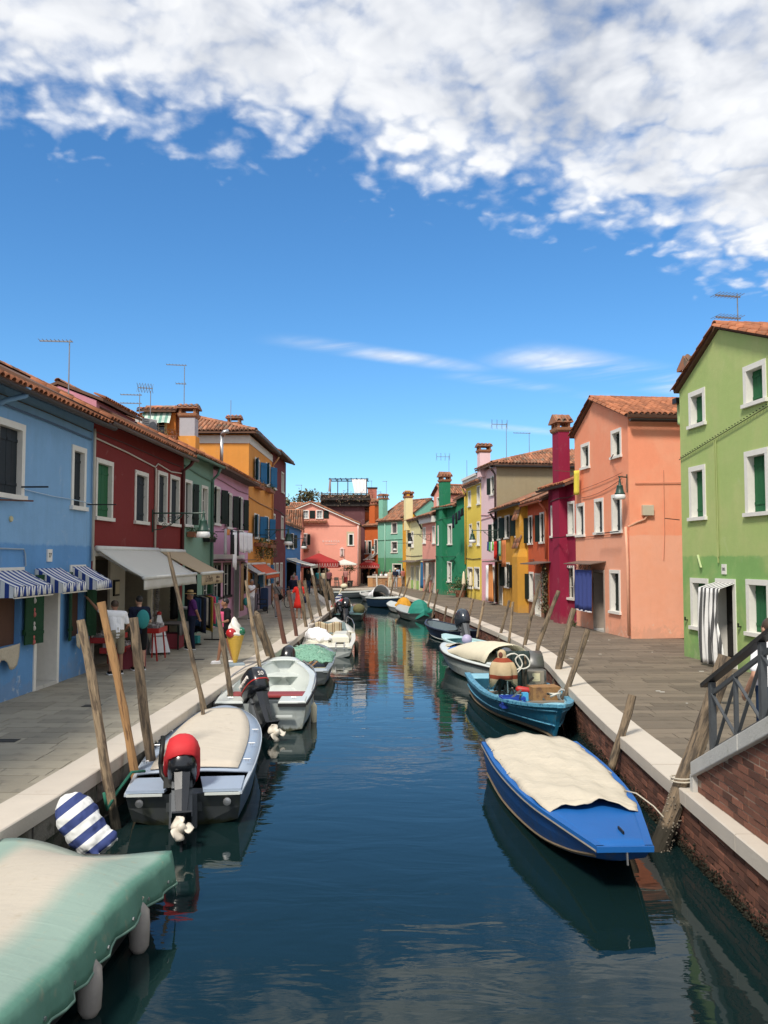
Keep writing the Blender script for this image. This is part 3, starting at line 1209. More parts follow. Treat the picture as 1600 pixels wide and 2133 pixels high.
        tile_field(s.roof, o, (1, 0, 0), up, L + 2 * xo, length if full else rows * .36, single, pitch=pitch, seed=int(L * 100) + 3)
        rt = MB()
        x = -xo
        while x < L + xo:
            t = arc_tile(.5, .12, .9).xf(Matrix.Translation((x, run, zr + thick)) @ Matrix.Rotation(R(-90), 4, 'Z'))
            rt.add(t.v, t.f); x += .42
        rt.build('ridge_tiles', TILEJ, s.roof, smooth=True)
        if gut:
            g = MB()
            n = 6
            ring = lambda x: [(x, -ov - .07 + .075 * math.cos(math.pi + math.pi * k / n), z0 + thick * .4 + .075 * math.sin(math.pi + math.pi * k / n)) for k in range(n + 1)]
            g.loft([ring(-xo), ring(L + xo)], closed=False, caps=False)
            g.build('gutter', gut, s.roof, solid=.012)
        return s.roof

    def roof_hip(s, ov=.4, run=3.0, end=0, gut=None, thick=.1):
        """eaves to the front, hipped at one end (0: u=0, 1: u=L); tiled slopes"""
        L, h, D, rise = s.L, s.h, s.depth, s.rise
        zr = h + rise
        fx = (lambda u: u) if end == 0 else (lambda u: L - u)
        a0 = Vector((fx(-ov), -ov, h)); a1 = Vector((fx(-ov), D + ov, h)); rp = Vector((fx(run), D / 2, zr))
        b0 = Vector((fx(L), -ov, h)); b1 = Vector((fx(L), D + ov, h)); rb = Vector((fx(L), D / 2, zr))
        s.roof = None
        for pts in ([a0, b0, rb, rp], [a1, a0, rp], [b1, a1, rp, rb]):
            rf = MB().prism(pts, (0, 0, thick)).build('roof', TILEU, s.root, fix=True)
            s.roof = s.roof or rf
        up = Vector((0, D / 2 + ov, rise)); ln = up.length
        wd = L + ov
        o = Vector((min(a0.x, b0.x), -ov - .04, h + thick))
        def c1(a, c):
            u = a if end == 0 else wd - a
            return u > (c + .2) / ln * (run + ov)
        tile_field(s.roof, o, (1, 0, 0), up, wd, ln, False, seed=3, clip=c1)
        up2 = Vector((fx(run) - fx(-ov), 0, rise)); ln2 = up2.length
        wd2 = D + 2 * ov
        o2 = Vector((a0.x + (-.04 if end == 0 else .04), -ov, h + thick))
        def c2(a, c):
            q = (c + .2) / ln2 * wd2 / 2
            return q < a < wd2 - q
        tile_field(s.roof, o2, (0, 1, 0), up2, wd2, ln2, False, seed=4, clip=c2)
        rt = MB()
        for p, q in ((a0, rp), (rp, rb)):
            d = q - p; n = int(d.length / .4); d.normalize()
            x = d.cross(Vector((0, 0, 1))).normalized()
            for i in range(n):
                M = frame(p + d * (i * .4) + Vector((0, 0, thick + .05)), x, d, x.cross(d))
                b_ = arc_tile(.46, .12, .88, 4)
                rt.add([M @ Vector(v) for v in b_.v], b_.f)
        rt.build('ridge_tiles', TILEJ, s.roof, smooth=True)
        if gut:
            MB().tube([b0 + Vector((0, -.06, .03)), a0 + Vector((0, -.06, .03))], .07, 8).build('gutter', gut, s.roof)

    def roof_perp(s, ovf=.14, ove=.25, thick=.10, tile_left=None, tile_right=None, single=True, gut=None):
        """gable to the front; ridge runs back. tile_*: (width back from front)"""
        L, h, D = s.L, s.h, s.depth
        gx, gz = s.gable
        s.roof = None
        for sd in (-1, 1):
            ex = 0 if sd < 0 else L
            ez = getattr(s, 'gl', h) if sd < 0 else getattr(s, 'gr', h)
            d = Vector((ex - gx, 0, ez - gz)).normalized()
            e = Vector((ex, 0, ez)) + d * ove
            top = Vector((gx, 0, gz))
            n = Vector((-d.z, 0, d.x)) * (1 if d.x > 0 else -1)
            if n.z < 0: n = -n
            mb = MB()
            pts = [e + n * .03, top + n * .03, top + n * (.03 + thick) , e + n * (.03 + thick)]
            mb.prism([(p.x, -ovf, p.z) for p in pts], (0, D + 2 * ovf, 0))
            rf = mb.build('roof', TILEU if s.roof is None else TILEU, s.root, fix=True)
            s.roof = s.roof or rf
            width = tile_left if sd < 0 else tile_right
            ln = (top - e).length
            if width:
                if sd < 0:
                    tile_field(rf, e + n * (.03 + thick) + Vector((0, -ovf, 0)), (0, 1, 0), -d, width, ln, single, seed=17)
                else:
                    tile_field(rf, e + n * (.03 + thick) + Vector((0, -ovf, 0)), (0, 1, 0), -d, width, ln, single, seed=19)
            # verge: one line of tiles lying down the gable edge
            nv = int(ln / .40)
            for i in range(nv):
                p = e + (-d) * (i * ln / nv) + n * (.02) + Vector((0, -ovf - .02, 0))
                inst('verge_tile', TILE_ME, rf, frame(p + n * .07, Vector((0, 1, 0)) if d.x < 0 else Vector((0, -1, 0)), -d, n))
        i = 0
        y = -ovf - .03
        while y < (max(tile_left or 1, tile_right or 1)):
            inst('ridge_tile', RIDGE_ME, s.roof, frame((gx, y, gz + thick + .02), (1, 0, 0), (0, 1, 0), (0, 0, 1)))
            y += .40


RIDGE_ME = arc_tile(.46, .13, .88, 6).mesh('ridge_tile', TILE, True)


def chimney(parent, x, y, z0, z1, wx, wy, m, cap='flat', capm=None):
    """square stack with flared brick head and small tiled cap (local coords of parent's frame)"""
    mb = MB().box(x - wx / 2, y - wy / 2, z0, x + wx / 2, y + wy / 2, z1)
    c = mb.build('chimney', m, parent)
    hd = MB()
    e = .06
    if cap in ('gable', 'flat', 'flare'):
        hd.loft([[(x + sx * (wx / 2 + o), y + sy * (wy / 2 + o), z) for sx, sy in ((-1, -1), (1, -1), (1, 1), (-1, 1))]
                 for o, z in ((.015, z1 - .02), (.07, z1 + .05), (.09, z1 + .16))])
        for sx in (-1, 0, 1):
            for sy in (-1, 1):
                hd.box(x + sx * (wx / 2 - .02) - .05, y + sy * (wy / 2 - .02) - .05, z1 + .15, x + sx * (wx / 2 - .02) + .05, y + sy * (wy / 2 - .02) + .05, z1 + .36)
        hd.build('chimney_head', capm or BRICKC, c)
        rf = MB()
        zt = z1 + .36
        a, b = wx / 2 + .13, wy / 2 + .13
        rise = .34 if cap == 'gable' else .14
        rf.prism([(x - a, y - b, zt), (x + a, y - b, zt), (x + a, y - b, zt + .05), (x, y - b, zt + rise + .05), (x - a, y - b, zt + .05)], (0, 2 * b, 0))
        rf.build('chimney_cap', TILEJ, c, fix=True)
        tl = MB()
        base = arc_tile(.42, .085, .85, 4)
        for sd in (-1, 1):
            d = Vector((sd * a, 0, -rise)).normalized()
            n = max(2, int(2 * b / .19))
            for i in range(n):
                p = Vector((x + sd * (a + .03), y - b + (i + .5) * 2 * b / n, zt + .07))
                M = frame(p, (0, -sd, 0), -d, (0, 0, 1))
                tl.add([M @ Vector(q) for q in base.v], base.f)
        kind(tl.build('cap_tiles', TILEJ, c, smooth=True), 'stuff')
    return c


def pipe(parent, pts, rad, m, name='downpipe'):
    return MB().tube(pts, rad, 8).build(name, m, parent, smooth=True)


def sag(a, b, dip, n=10):
    a = Vector(a); b = Vector(b)
    return [a.lerp(b, i / n) - Vector((0, 0, dip * 4 * (i / n) * (1 - i / n))) for i in range(n + 1)]


def wire(parent, pts, rad=.012, m=None, name='cable'):
    return MB().tube(pts, rad, 5).build(name, m or CABLE, parent)


def flower_box(parent, u0, u1, z, out=.22, leafm=None, h=.22, hang=.25, n=160, box=True, seed=1, boxm=None):
    """planter on the wall with foliage (local house coords, wall at y=0)"""
    b = MB()
    b.loft([[(u0, -out, z - .18), (u1, -out, z - .18), (u1, -.03, z - .18), (u0, -.03, z - .18)], [(u0 - .02, -out - .03, z), (u1 + .02, -out - .03, z), (u1 + .02, -.02, z), (u0 - .02, -.02, z)]])
    p = b.build('flower_box', boxm or TERRA, parent)
    def f(r):
        return (r.uniform(u0 - .05, u1 + .05), -.03 - r.random() * (out + .06), z + r.uniform(-hang, h) * (1 - .3 * r.random()))
    leaves(p, 'flowers', leafm or FLOWERM, f, n, .085, seed)
    return p


def aerial(name, label, base, h, elems, yaw=0.0, group='roof aerials'):
    """TV aerial: mast and yagi booms. elems: list of (z, boom length, number of rods, rod length, style)"""
    t = thing(name, label, 'aerial', base, yaw, group)
    MB().tube([(0, 0, -.6), (0, 0, h)], [.02, .016], 6).build('mast', ALU, t)
    for (z, L, n, rl, style) in elems:
        mb = MB()
        mb.beam((.08, 0, z), (-L, 0, z + .0), .035, .035)
        b = mb.build('boom', ALU, t)
        rods = MB()
        for i in range(n):
            x = -L + i * (L + .05) / max(1, n - 1)
            if style == 'flat':
                rods.beam((x, -rl / 2, z + .02), (x, rl / 2, z + .02), .01, .01)
            else:
                rods.beam((x - .05, 0, z - rl / 2), (x + .05, 0, z + rl / 2), .014, .014)
                rods.beam((x - .05, -.1, z + rl / 2), (x + .05, .1, z - rl / 2), .014, .014)
        if n:
            rods.build('rods', ALU, b)
    return t


def wall_lamp(name, label, p, d, reach, drop=.0, scale=1.0, m=None, plain=False):
    """street lamp on an ornamental wall bracket: p on the wall, d horizontal direction"""
    m = m or IRONG
    t = thing(name, label, 'street lamp', p, math.atan2(d[1], d[0]), 'wall bracket street lamps')
    s = scale
    br = MB()
    br.tube([(0, 0, 0), (reach, 0, 0)], .028 * s, 6)
    br.tube([(0, 0, .12 * s), (0, 0, -.62 * s)], .024 * s, 6)
    br.build('bracket_arm', m, t)
    if not plain:
        sc = MB()
        sc.tube([(.02, 0, -.55 * s), (reach * .16, 0, -.52 * s), (reach * .36, 0, -.36 * s), (reach * .52, 0, -.12 * s), (reach * .58, 0, -.02)], .016 * s, 5)
        for cx, cz, r0 in ((.16, -.22, .14), (.34, -.20, .12), (.22, -.40, .09), (.50, -.14, .075)):
            pts = []
            for k in range(15):
                a = k * .62
                rr = r0 * s * (1 - k / 18)
                pts.append((cx * reach + rr * math.cos(a), 0, cz * s + rr * math.sin(a)))
            sc.tube(pts, .011 * s, 5)
        sc.tube([(reach * .62, 0, -.03), (reach * .68, 0, -.1 * s), (reach * .64, 0, -.18 * s)], .012 * s, 5)
        sc.build('scrollwork', m, t)
    x = reach - .06
    ld = MB().lathe([(.02, .10 * s), (.03, .0), (.05 * s, -.10 * s), (.055 * s, -.20 * s), (.13 * s, -.24 * s), (.12 * s, -.27 * s), (.17 * s, -.52 * s), (.21 * s, -.56 * s), (.20 * s, -.60 * s)], 14, (x, 0, -drop))
    ld.build('lamp_shade', m, t, smooth=True)
    MB().lathe([(.20 * s, -.605 * s), (.225 * s, -.68 * s), (.225 * s, -.76 * s), (.20 * s, -.80 * s), (.03, -.80 * s)], 14, (x, 0, -drop)).build('lamp_glass', LAMPGLASS, t, smooth=True)
    return t


def hung_cloth(name, label, cat, m, a, b, drop, folds=5, amp=.04, group=None, swing=.0, hem=0.0, nu=15, nv=8, thick=.008, taper=1.0):
    """cloth hanging from the line a-b (world points)"""
    a = Vector(a); b = Vector(b)
    L = (b - a).length
    rz = math.atan2((b - a).y, (b - a).x)
    mb = MB()
    ph = (a.x * 13 + a.y * 7) % 6
    def P(i, j):
        u = i / (nu - 1); v = j / (nv - 1)
        w = math.sin(u * folds * 2 * math.pi + ph) * amp * (.25 + .75 * v) + swing * v * v
        x = L / 2 + (u - .5) * L * (1 + (taper - 1) * v)
        dz = (b.z - a.z) * u
        return (x, w, dz - v * drop * (1 + hem * math.sin(u * 9 + ph)))
    mb.grid(P, nu, nv)
    o = mb.build(name, m, None, smooth=True, solid=thick)
    o.location = a
    o.rotation_euler = (0, 0, rz)
    tag(o, label, cat, group)
    return o

# ------------------------------------------------------------------ houses on the left quay
P_BLUE = plaster('blue_render', (.215, .40, .63), dado=((.125, .30, .57), 2.95), wear=(.55, .62, .66), wear_amt=.55, stain=.16)
P_RED = plaster('oxblood_render', (.19, .023, .020), stain=.06)
P_GREYGREEN = plaster('sage_render', (.19, .32, .245), stain=.10)
P_PINK = plaster('mauve_pink_render', (.68, .38, .52), wear=(.70, .56, .62), wear_amt=.6, stain=.15)
P_ORANGE = plaster('orange_render', (.70, .30, .065), dado=((.27, .22, .29), 1.15), wear=(.5, .18, .05), wear_amt=.3, stain=.14)
P_DKRED = plaster('dark_red_render', (.15, .026, .030), stain=.10, wear=(.35, .2, .18), wear_amt=.2)
P_SKYBLUE = plaster('azure_render', (.055, .20, .47), stain=.15)

# --- blue house
H = House('blue_house', 'pale blue terraced house with three striped awnings on left quay', (-7.36, 9.0), (-6.95, 19.68), 5.90, 7.0, P_BLUE, rise=1.65)
BLUE = H
H.window(6.07, 7.22, 3.83, 5.29, 'in', GREYSH, fw=.13)
H.window(9.45, 10.26, 3.79, 5.22, 'in', GREYSH, fw=.12)
H.window(2.6, 3.6, 3.8, 5.25, 'in', GREYSH, fw=.12)
BROWNP = basic('brown_backboard', (.10, .045, .025), .8, var=.2)
H.window(6.10, 7.25, .98, 2.50, 'open', DKGREEN, fw=.16, sill=False, pane=BROWNP, lintel_only=True, swing=.86)
H.window(9.52, 10.28, .86, 2.52, 'open', DKGREEN, fw=.16, sill=False, pane=BROWNP, lintel_only=True, swing=.82)
d = H.door(7.79, 8.97, 2.46, fw=.11, dep=.75, room=basic('grey_plaster_passage', (.36, .35, .33), .9, var=.25, scale=2.5, bump=.3))
H.walls()
H.roof_par(ov=.42, rows=5, gut=GUTTER, pitch=.21)
pipe(H.root, [(10.60, -.06, 5.75), (10.62, -.06, 5.6), (10.62, -.06, 2.6)], .035, PIPEW)
pipe(H.root, [(6.3, -.5, 5.85), (6.3, -.45, 5.7), (6.22, -.12, 5.6), (6.05, -.08, 5.5)], .055, basic('blue_pipe', (.18, .33, .5), .5))
wire(H.root, [(3, -.03, 5.54), (6, -.035, 5.54), (8.2, -.03, 5.52), (10.5, -.03, 5.47)], .022, basic('blue_cable', (.07, .13, .22), .7))
wire(H.root, [(3, -.03, 5.70), (6, -.035, 5.71), (8.2, -.03, 5.70), (10.5, -.03, 5.66)], .012)
wire(H.root, [(7.2, -.03, 4.02), (8.4, -.035, 3.98), (9.5, -.03, 3.98), (10.7, -.03, 3.95)], .010, basic('pale_line', (.42, .55, .66), .8))
wire(H.root, [(5.6, -.03, 2.86), (7.22, -.035, 2.85), (7.30, -.03, 2.75), (7.33, -.03, 2.52)], .016, basic('grey_conduit', (.30, .38, .45), .7))
MB().lathe([(.055, 0), (.06, .02), (.045, .04)], 14, (0, 0, 0)).xf(Matrix.Translation((6.72, -.001, 3.42)) @ Matrix.Rotation(R(90), 4, 'X')).build('vent_cover', basic('vent_yellow', (.55, .50, .30), .7), H.root)
pl = MB().box(8.30, -.03, 2.60, 8.52, -.001, 2.86).build('number_plaque', WHITE, H.root)
text_mesh('27', .13, C_BLACK, 'numerals', pl, frame((8.41, -.034, 2.73), (1, 0, 0), (0, 0, 1), (0, -1, 0)), .002)
MB().box(7.44, -.1, 1.72, 7.66, -.0, 2.18).build('letter_box', IRON, H.root)
MB().beam((7.1, -.02, 4.06), (7.1, -.55, 4.06), .03, .03).build('clothes_bracket', IRON, H.root)
MB().beam((10.35, -.02, 3.92), (10.35, -.7, 3.92), .025, .025).build('clothes_bracket', IRON, H.root)
MB().beam((6.2, -.02, 3.75), (7.0, -.3, 3.78), .03, .03).build('clothes_bracket', RUST, H.root)

# --- taller neighbour whose roof corner peeps in at the edge
H = House('tall_grey_house', 'eave and drainpipe of a taller house cut off by left edge', (-7.9, 4.0), (-7.38, 8.95), 6.9, 6, plaster('grey_render', (.33, .31, .30)), rise=1.2)
H.window(2, 3, 3.9, 5.3, 'in', GREYSH)
H.walls()
H.roof_par(ov=.5, rows=2, gut=GUTTER)
pipe(H.root, [(4.85, -.52, 6.9), (4.87, -.5, 6.7), (4.85, -.1, 6.45), (4.85, -.06, 6.3), (4.85, -.06, .2)], .06, basic('pink_pipe', (.38, .28, .27), .5))

# --- dark red shop house
H = House('dark_red_shop_house', 'oxblood red terraced house above souvenir shop with white awning', (-6.95, 19.72), (-6.70, 27.58), 6.02, 7.5, P_RED, rise=1.85)
RED = H
for a in ((.13, 1.29, 3.62, 5.10), (2.97, 4.11, 3.64, 5.10), (5.01, 6.01, 3.69, 5.30), (6.30, 7.38, 3.70, 5.30)):
    H.window(*a, 'in', GREEN if a[0] < 1 else GREYSH, fm=OLDWHITE, fw=.11)
SHOPW = basic('shop_cream_wall', (.66, .60, .48), .85, var=.15)
H.bay(.12, 7.55, 2.72, 2.2, SHOPW)
H.walls()
H.roof_par(ov=.36, rows=7, gut=basic('brown_gutter', (.09, .055, .045), .5), pitch=.2)
pipe(H.root, [(7.62, -.42, 5.95), (7.66, -.3, 5.75), (7.62, -.07, 5.55), (7.62, -.06, 2.75)], .06, basic('red_pipe', (.10, .02, .02), .5))
pipe(H.root, [(4.72, -.04, 5.32), (4.74, -.04, 5.2), (4.74, -.04, 2.75)], .035, PIPEW)
wire(H.root, [(0, -.03, 5.55), (2.3, -.03, 5.48), (4.7, -.03, 5.35), (4.95, -.03, 5.48), (6.3, -.03, 5.38), (7.5, -.03, 5.45)], .02, PIPEW)
wire(H.root, [(0, -.03, 5.70), (2.3, -.03, 5.70), (4.9, -.03, 5.66), (7.4, -.03, 5.66)], .014, basic('dark_cable', (.06, .02, .02), .7))
MB().box(.10, -.03, 2.72, 7.6, .05, 2.92).build('fascia', OLDWHITE, H.root)
# inside the shop: posts, shelves and hanging goods
for u in (.06, 4.55):
    MB().box(u, -.02, 0, u + .10, .1, 2.72).build('shop_post', SHOPW, H.root)
MB().box(.22, .75, 0, 2.2, .82, 2.7).box(3.3, .75, 0, 4.5, .82, 2.7).build('shop_partition', basic('shop_panel', (.62, .58, .50), .8), H.root)
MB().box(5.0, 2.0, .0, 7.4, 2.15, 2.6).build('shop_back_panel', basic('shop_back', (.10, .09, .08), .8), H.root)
sh_ = MB()
r = random.Random(50)
for zz in (.5, .95, 1.4, 1.85):
    for k in range(16):
        x = .35 + k * .105
        sh_.box(x, 1.95, zz, x + r.uniform(.05, .09), 2.1, zz + r.uniform(.1, .3))
kind(sh_.build('shelf_goods', GOODS, H.root), 'stuff')
r = random.Random(51)
for u in (4.9, 5.4, 6.9):
    gm = MB()
    for k in range(30):
        z = .7 + k * .055
        gm.box(u + r.uniform(-.02, .02), .05 + r.uniform(0, .03), z, u + .16 + r.uniform(-.03, .03), .10 + r.uniform(0, .04), z + .042)
    kind(gm.build('hanging_goods', GOODS, H.root), 'stuff')
for u, zz in ((1.3, 1.55), (3.5, 1.6)):
    pf = MB().box(u, .70, zz, u + .42, .745, zz + .45).build('picture_frame', IRON, H.root)
    MB().box(u + .05, .685, zz + .05, u + .37, .698, zz + .40).build('picture', C_CREAM, pf)

# --- sage green house
H = House('sage_green_house', 'narrow sage green house with two flower boxes beside red house', (-6.70, 27.62), (-6.52, 31.48), 6.2, 7.5, P_GREYGREEN, rise=1.85)
SAGE = H
H.window(.05, .97, 3.74, 5.32, 'openR', NEARBLACK, fw=.10, swing=.86)
H.window(2.20, 3.09, 3.70, 5.30, 'none', fm=OLDWHITE, fw=.1)
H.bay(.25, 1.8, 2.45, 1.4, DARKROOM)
H.window(2.5, 3.6, .95, 2.35, 'none', m=DKGREEN, fm=DKGREEN)
H.walls()
H.roof_par(ov=.34, rows=7, gut=GUTGREEN)
pipe(H.root, [(3.55, -.38, 6.1), (3.6, -.25, 5.8), (3.6, -.06, 5.6), (3.6, -.06, .1)], .055, GUTGREEN)
wire(H.root, [(0, -.03, 5.75), (1.8, -.03, 5.62), (3.5, -.03, 5.55)], .03, GUTGREEN)
flower_box(H.root, .35, 1.2, 3.55, .28, LEAF, .2, .12, 120, seed=3)
flower_box(H.root, 2.45, 3.3, 3.42, .26, LEAF, .18, .1, 90, seed=4, boxm=IRON)

# --- mauve pink house
H = House('mauve_pink_house', 'mauve pink house with black shutters and washing lines', (-6.52, 31.52), (-6.45, 39.28), 6.25, 7.5, P_PINK, rise=1.85)
PINKH = H
H.window(.05, 1.25, 3.94, 5.45, 'open', NEARBLACK, swing=.8)
H.window(2.55, 3.7, 3.88, 5.39, 'open', NEARBLACK, swing=.8)
H.window(5.15, 6.25, 3.84, 5.41, 'open', NEARBLACK, swing=.8)
H.window(.1, 1.5, 1.05, 2.47, 'none', NEARBLACK, fm=IRON)
H.window(2.0, 3.6, 1.05, 2.47, 'none', NEARBLACK, fm=IRON)
H.door(4.35, 5.5, 2.5, NEARBLACK)
H.window(6.1, 7.2, 1.05, 2.45, 'none', NEARBLACK, fm=IRON)
H.walls()
H.roof_par(ov=.55, rows=7)
MB().box(-.02, -.5, 6.04, H.L + .02, -.0, 6.14).build('eaves_cornice', basic('dark_eaves', (.10, .075, .065), .9), H.root)
wire(H.root, [(0, -.03, 5.75), (2, -.03, 5.72), (5, -.03, 5.62), (7.6, -.03, 5.66)], .018, basic('pink_cable', (.28, .13, .17), .7))
MB().box(.0, -.06, 2.62, 6.6, .0, 2.80).build('string_course', WHITE, H.root)
MB().beam((0, -.25, 2.56), (7.0, -.25, 2.56), .5, .03).build('shelf_canopy', IRON, H.root)
MB().beam((.3, -.02, 3.66), (.3, -1.1, 3.66), .03, .03).build('clothes_bracket', IRON, H.root)
MB().beam((1.6, -.02, 3.78), (1.6, -1.1, 3.78), .03, .03).build('clothes_bracket', IRON, H.root)
MB().beam((6.4, -.02, 3.7), (6.4, -1.1, 3.7), .03, .03).build('clothes_bracket', IRON, H.root)

# --- tall orange house
H = House('tall_orange_house', 'three-storey orange house with blue shutters and hanging plants', (-6.45, 39.32), (-6.40, 47.18), 8.55, 9.0, P_ORANGE, rise=1.5)
ORANGEH = H
for a in ((1.75, 3.25, 6.44, 7.68), (5.35, 6.95, 6.55, 7.84), (1.65, 3.2, 3.62, 4.87), (5.1, 6.6, 3.59, 4.90)):
    H.window(*a, 'open', BLUESH, swing=.76, pane=basic('bluish_pane', (.05, .12, .2), .2))
H.window(1.3, 2.8, 1.1, 2.35, 'open', BLUESH, swing=.9, pane=DARKROOM)
H.door(4.3, 5.3, 2.35, BLUESH)
H.window(6.1, 7.2, 1.15, 2.35, 'open', BLUESH, swing=.9, pane=DARKROOM)
H.walls(flat=True)
H.roof_hip(ov=.4, gut=GUTTER, run=3.2)
MB().box(-.035, -.035, 8.12, H.L + .0, .05, 8.5).build('frieze', WHITE, H.root)
MB().box(-.036, .051, 8.12, -.001, 9.0, 8.5).build('frieze', WHITE, H.root)
flower_box(H.root, 1.5, 3.3, 6.30, .3, FLOWERM, .25, .15, 150, seed=5)
flower_box(H.root, 5.1, 6.9, 6.40, .3, LEAF, .25, .15, 150, seed=6)
flower_box(H.root, 1.6, 3.9, 3.40, .35, LEAF, .3, .95, 500, seed=7)
flower_box(H.root, 5.0, 7.2, 3.36, .35, LEAF, .3, .85, 450, seed=8)
wire(H.root, [(0, -.03, 5.55), (3, -.03, 5.45), (7.8, -.03, 5.4)], .03, basic('ochre_cable', (.45, .22, .08), .7))
pipe(H.root, [(7.78, -.4, 8.4), (7.8, -.2, 8.1), (7.8, -.06, 7.9), (7.8, -.06, .2)], .05, basic('ochre_pipe', (.6, .3, .12), .5))
MB().box(3.7, -.14, 2.62, 4.1, -.02, 3.1).build('wall_lantern', TERRA, H.root)

# --- dark red tall house at the end of the row
H = House('tall_wine_red_house', 'tall wine red house at far end of left row', (-6.40, 47.22), (-6.35, 53.4), 8.75, 9.0, P_DKRED, rise=1.4)
WINE = H
for a in ((.45, 1.55, 6.64, 7.9), (3.95, 5.1, 6.70, 8.0), (.25, 1.3, 3.78, 5.20), (3.9, 5.0, 3.81, 5.25)):
    H.window(*a, 'none', fm=OLDWHITE, pane=basic('dusty_pane', (.16, .15, .14), .35))
for a in ((.1, 1.1), (1.7, 2.8), (3.6, 4.7)):
    H.door(a[0], a[1], 2.35, basic('dusty_door', (.38, .30, .29), .7), fm=OLDWHITE)
H.walls()
H.roof_par(ov=.45, rows=2, gut=GUTTER, single=False)
wire(H.root, [(0, -.03, 5.5), (3, -.03, 5.45), (6, -.03, 5.3)], .02)
# chimneys on the left row
chimney(PINKH.roof, 3.2, 1.75, 6.6, 8.55, .64, .64, basic('lilac_grey_plaster', (.42, .40, .42), .85), 'flat')
MB().box(2.84, 1.38, 6.5, 3.56, 2.12, 7.75).build('chimney_base', P_ORANGE, PINKH.roof)
chimney(ORANGEH.roof, 7.4, 2.1, 9.0, 10.15, .62, .62, basic('beige_plaster', (.42, .36, .28), .9), 'flat')
fl = MB().tube([(5.1, .75, 6.6), (5.1, .75, 8.1)], .075, 10).build('flue_pipe', STEEL, PINKH.roof, smooth=True)
MB().tube([(5.1, .75, 8.08), (5.1, .62, 8.26), (5.1, .45, 8.29)], .10, 10).build('flue_cowl', STEEL, fl, smooth=True)

# small roof room with striped blind behind the ridge
H = House('roof_room', 'orange rooftop room with green striped blind and flowers', (-10.25, 34.5), (-8.75, 34.5), 8.75, 2.2, plaster('roof_room_orange', (.62, .20, .04)), rise=.25)
H.window(.35, 1.15, 7.75, 8.5, 'none', fm=basic('yellow_frame', (.6, .42, .16), .7))
H.walls()
H.roof_par(ov=.3, rows=1)
flower_box(H.root, -.1, 1.6, 7.75, .3, FLOWERM, .32, .15, 260, seed=9)
st = stripes('green_white_blind', (.62, .72, .62), (.22, .42, .34), .24, 0)
MB().grid(lambda i, j: (.12 + i * .245, -.06 - .36 * j / 3, 8.75 - .5 * j / 3 + .02 * math.sin(i * 2)), 6, 4).build('blind', st, H.root, solid=.01)
H = House('pink_roof_room', 'small pink attic room with tiled roof behind red house', (-9.6, 27.4), (-9.5, 31.4), 7.92, 2.6, plaster('attic_pink', (.55, .24, .30)), rise=.5)
H.walls()
H.roof_par(ov=.25, rows=2)
ac = thing('air_conditioner', 'white air conditioning unit on the red house roof', 'air conditioner', (-9.35, 32.3, 7.5), R(60))
MB().bbox(-.4, -.18, 0, .4, .18, .62, .02).build('casing', basic('ac_white', (.55, .54, .52), .5), ac)
gr = MB()
for k in range(7):
    gr.box(-.36, -.20, .08 + k * .075, -.02, -.185, .12 + k * .075)
gr.build('grille', GREYPL, ac)
MB().lathe([(.20, 0), (.20, .02), (.05, .03)], 16).xf(Matrix.Translation((.19, -.182, .32)) @ Matrix.Rotation(R(90), 4, 'X')).build('fan', GREYPL, ac)

# --- small azure house behind
H = House('small_azure_house', 'small bright blue house next to pink restaurant', (-6.95, 58.5), (-7.05, 70), 5.0, 6.0, P_SKYBLUE, rise=1.0)
AZURE = H
H.window(.7, 2.2, 3.3, 4.5, 'open', NEARBLACK)
H.window(4.0, 5.6, 3.3, 4.5, 'open', NEARBLACK)
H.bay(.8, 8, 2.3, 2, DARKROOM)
H.walls()
H.roof_par(ov=.3, rows=2, single=False)

# ------------------------------------------------------------------ houses on the right quay
P_GREEN = plaster('apple_green_render', (.385, .495, .175), dado=((.225, .41, .13), 2.72), wear=(.37, .5, .23), wear_amt=.5, stain=.09, tint=(.44, .49, .20))
P_SALMON = plaster('salmon_render', (.86, .315, .18), dado=((.84, .40, .265), 3.42), wear=(.74, .62, .48), wear_amt=.45, stain=.05, tint=(.82, .36, .22))
P_CRIM = plaster('crimson_render', (.27, .016, .05), wear=(.56, .20, .22), wear_amt=.75, stain=.08)
P_ORR = plaster('orange_red_render', (.58, .115, .045), dado=((.30, .13, .07), .62), stain=.14)
P_OCHRE = plaster('ochre_render', (.58, .30, .045), stain=.14)
P_LPINK = plaster('light_pink_render', (.80, .58, .60), dado=((.78, .40, .46), 2.55), stain=.07)
P_KHAKI = plaster('khaki_render', (.33, .275, .17), wear=(.44, .38, .27), wear_amt=.3, stain=.16, tint=(.29, .25, .16))
P_YELLOW = plaster('yellow_render', (.80, .60, .10), stain=.08)
P_EMERALD = plaster('emerald_render', (.022, .20, .10), wear=(.05, .28, .16), wear_amt=.5, stain=.1)
P_SPINK = plaster('rose_render', (.74, .34, .27), stain=.1)
P_PALEG = plaster('pale_lime_render', (.62, .70, .30), dado=((.70, .66, .36), 9), stain=.08)
P_PALEY = plaster('pale_yellow_render', (.80, .70, .38), stain=.1)

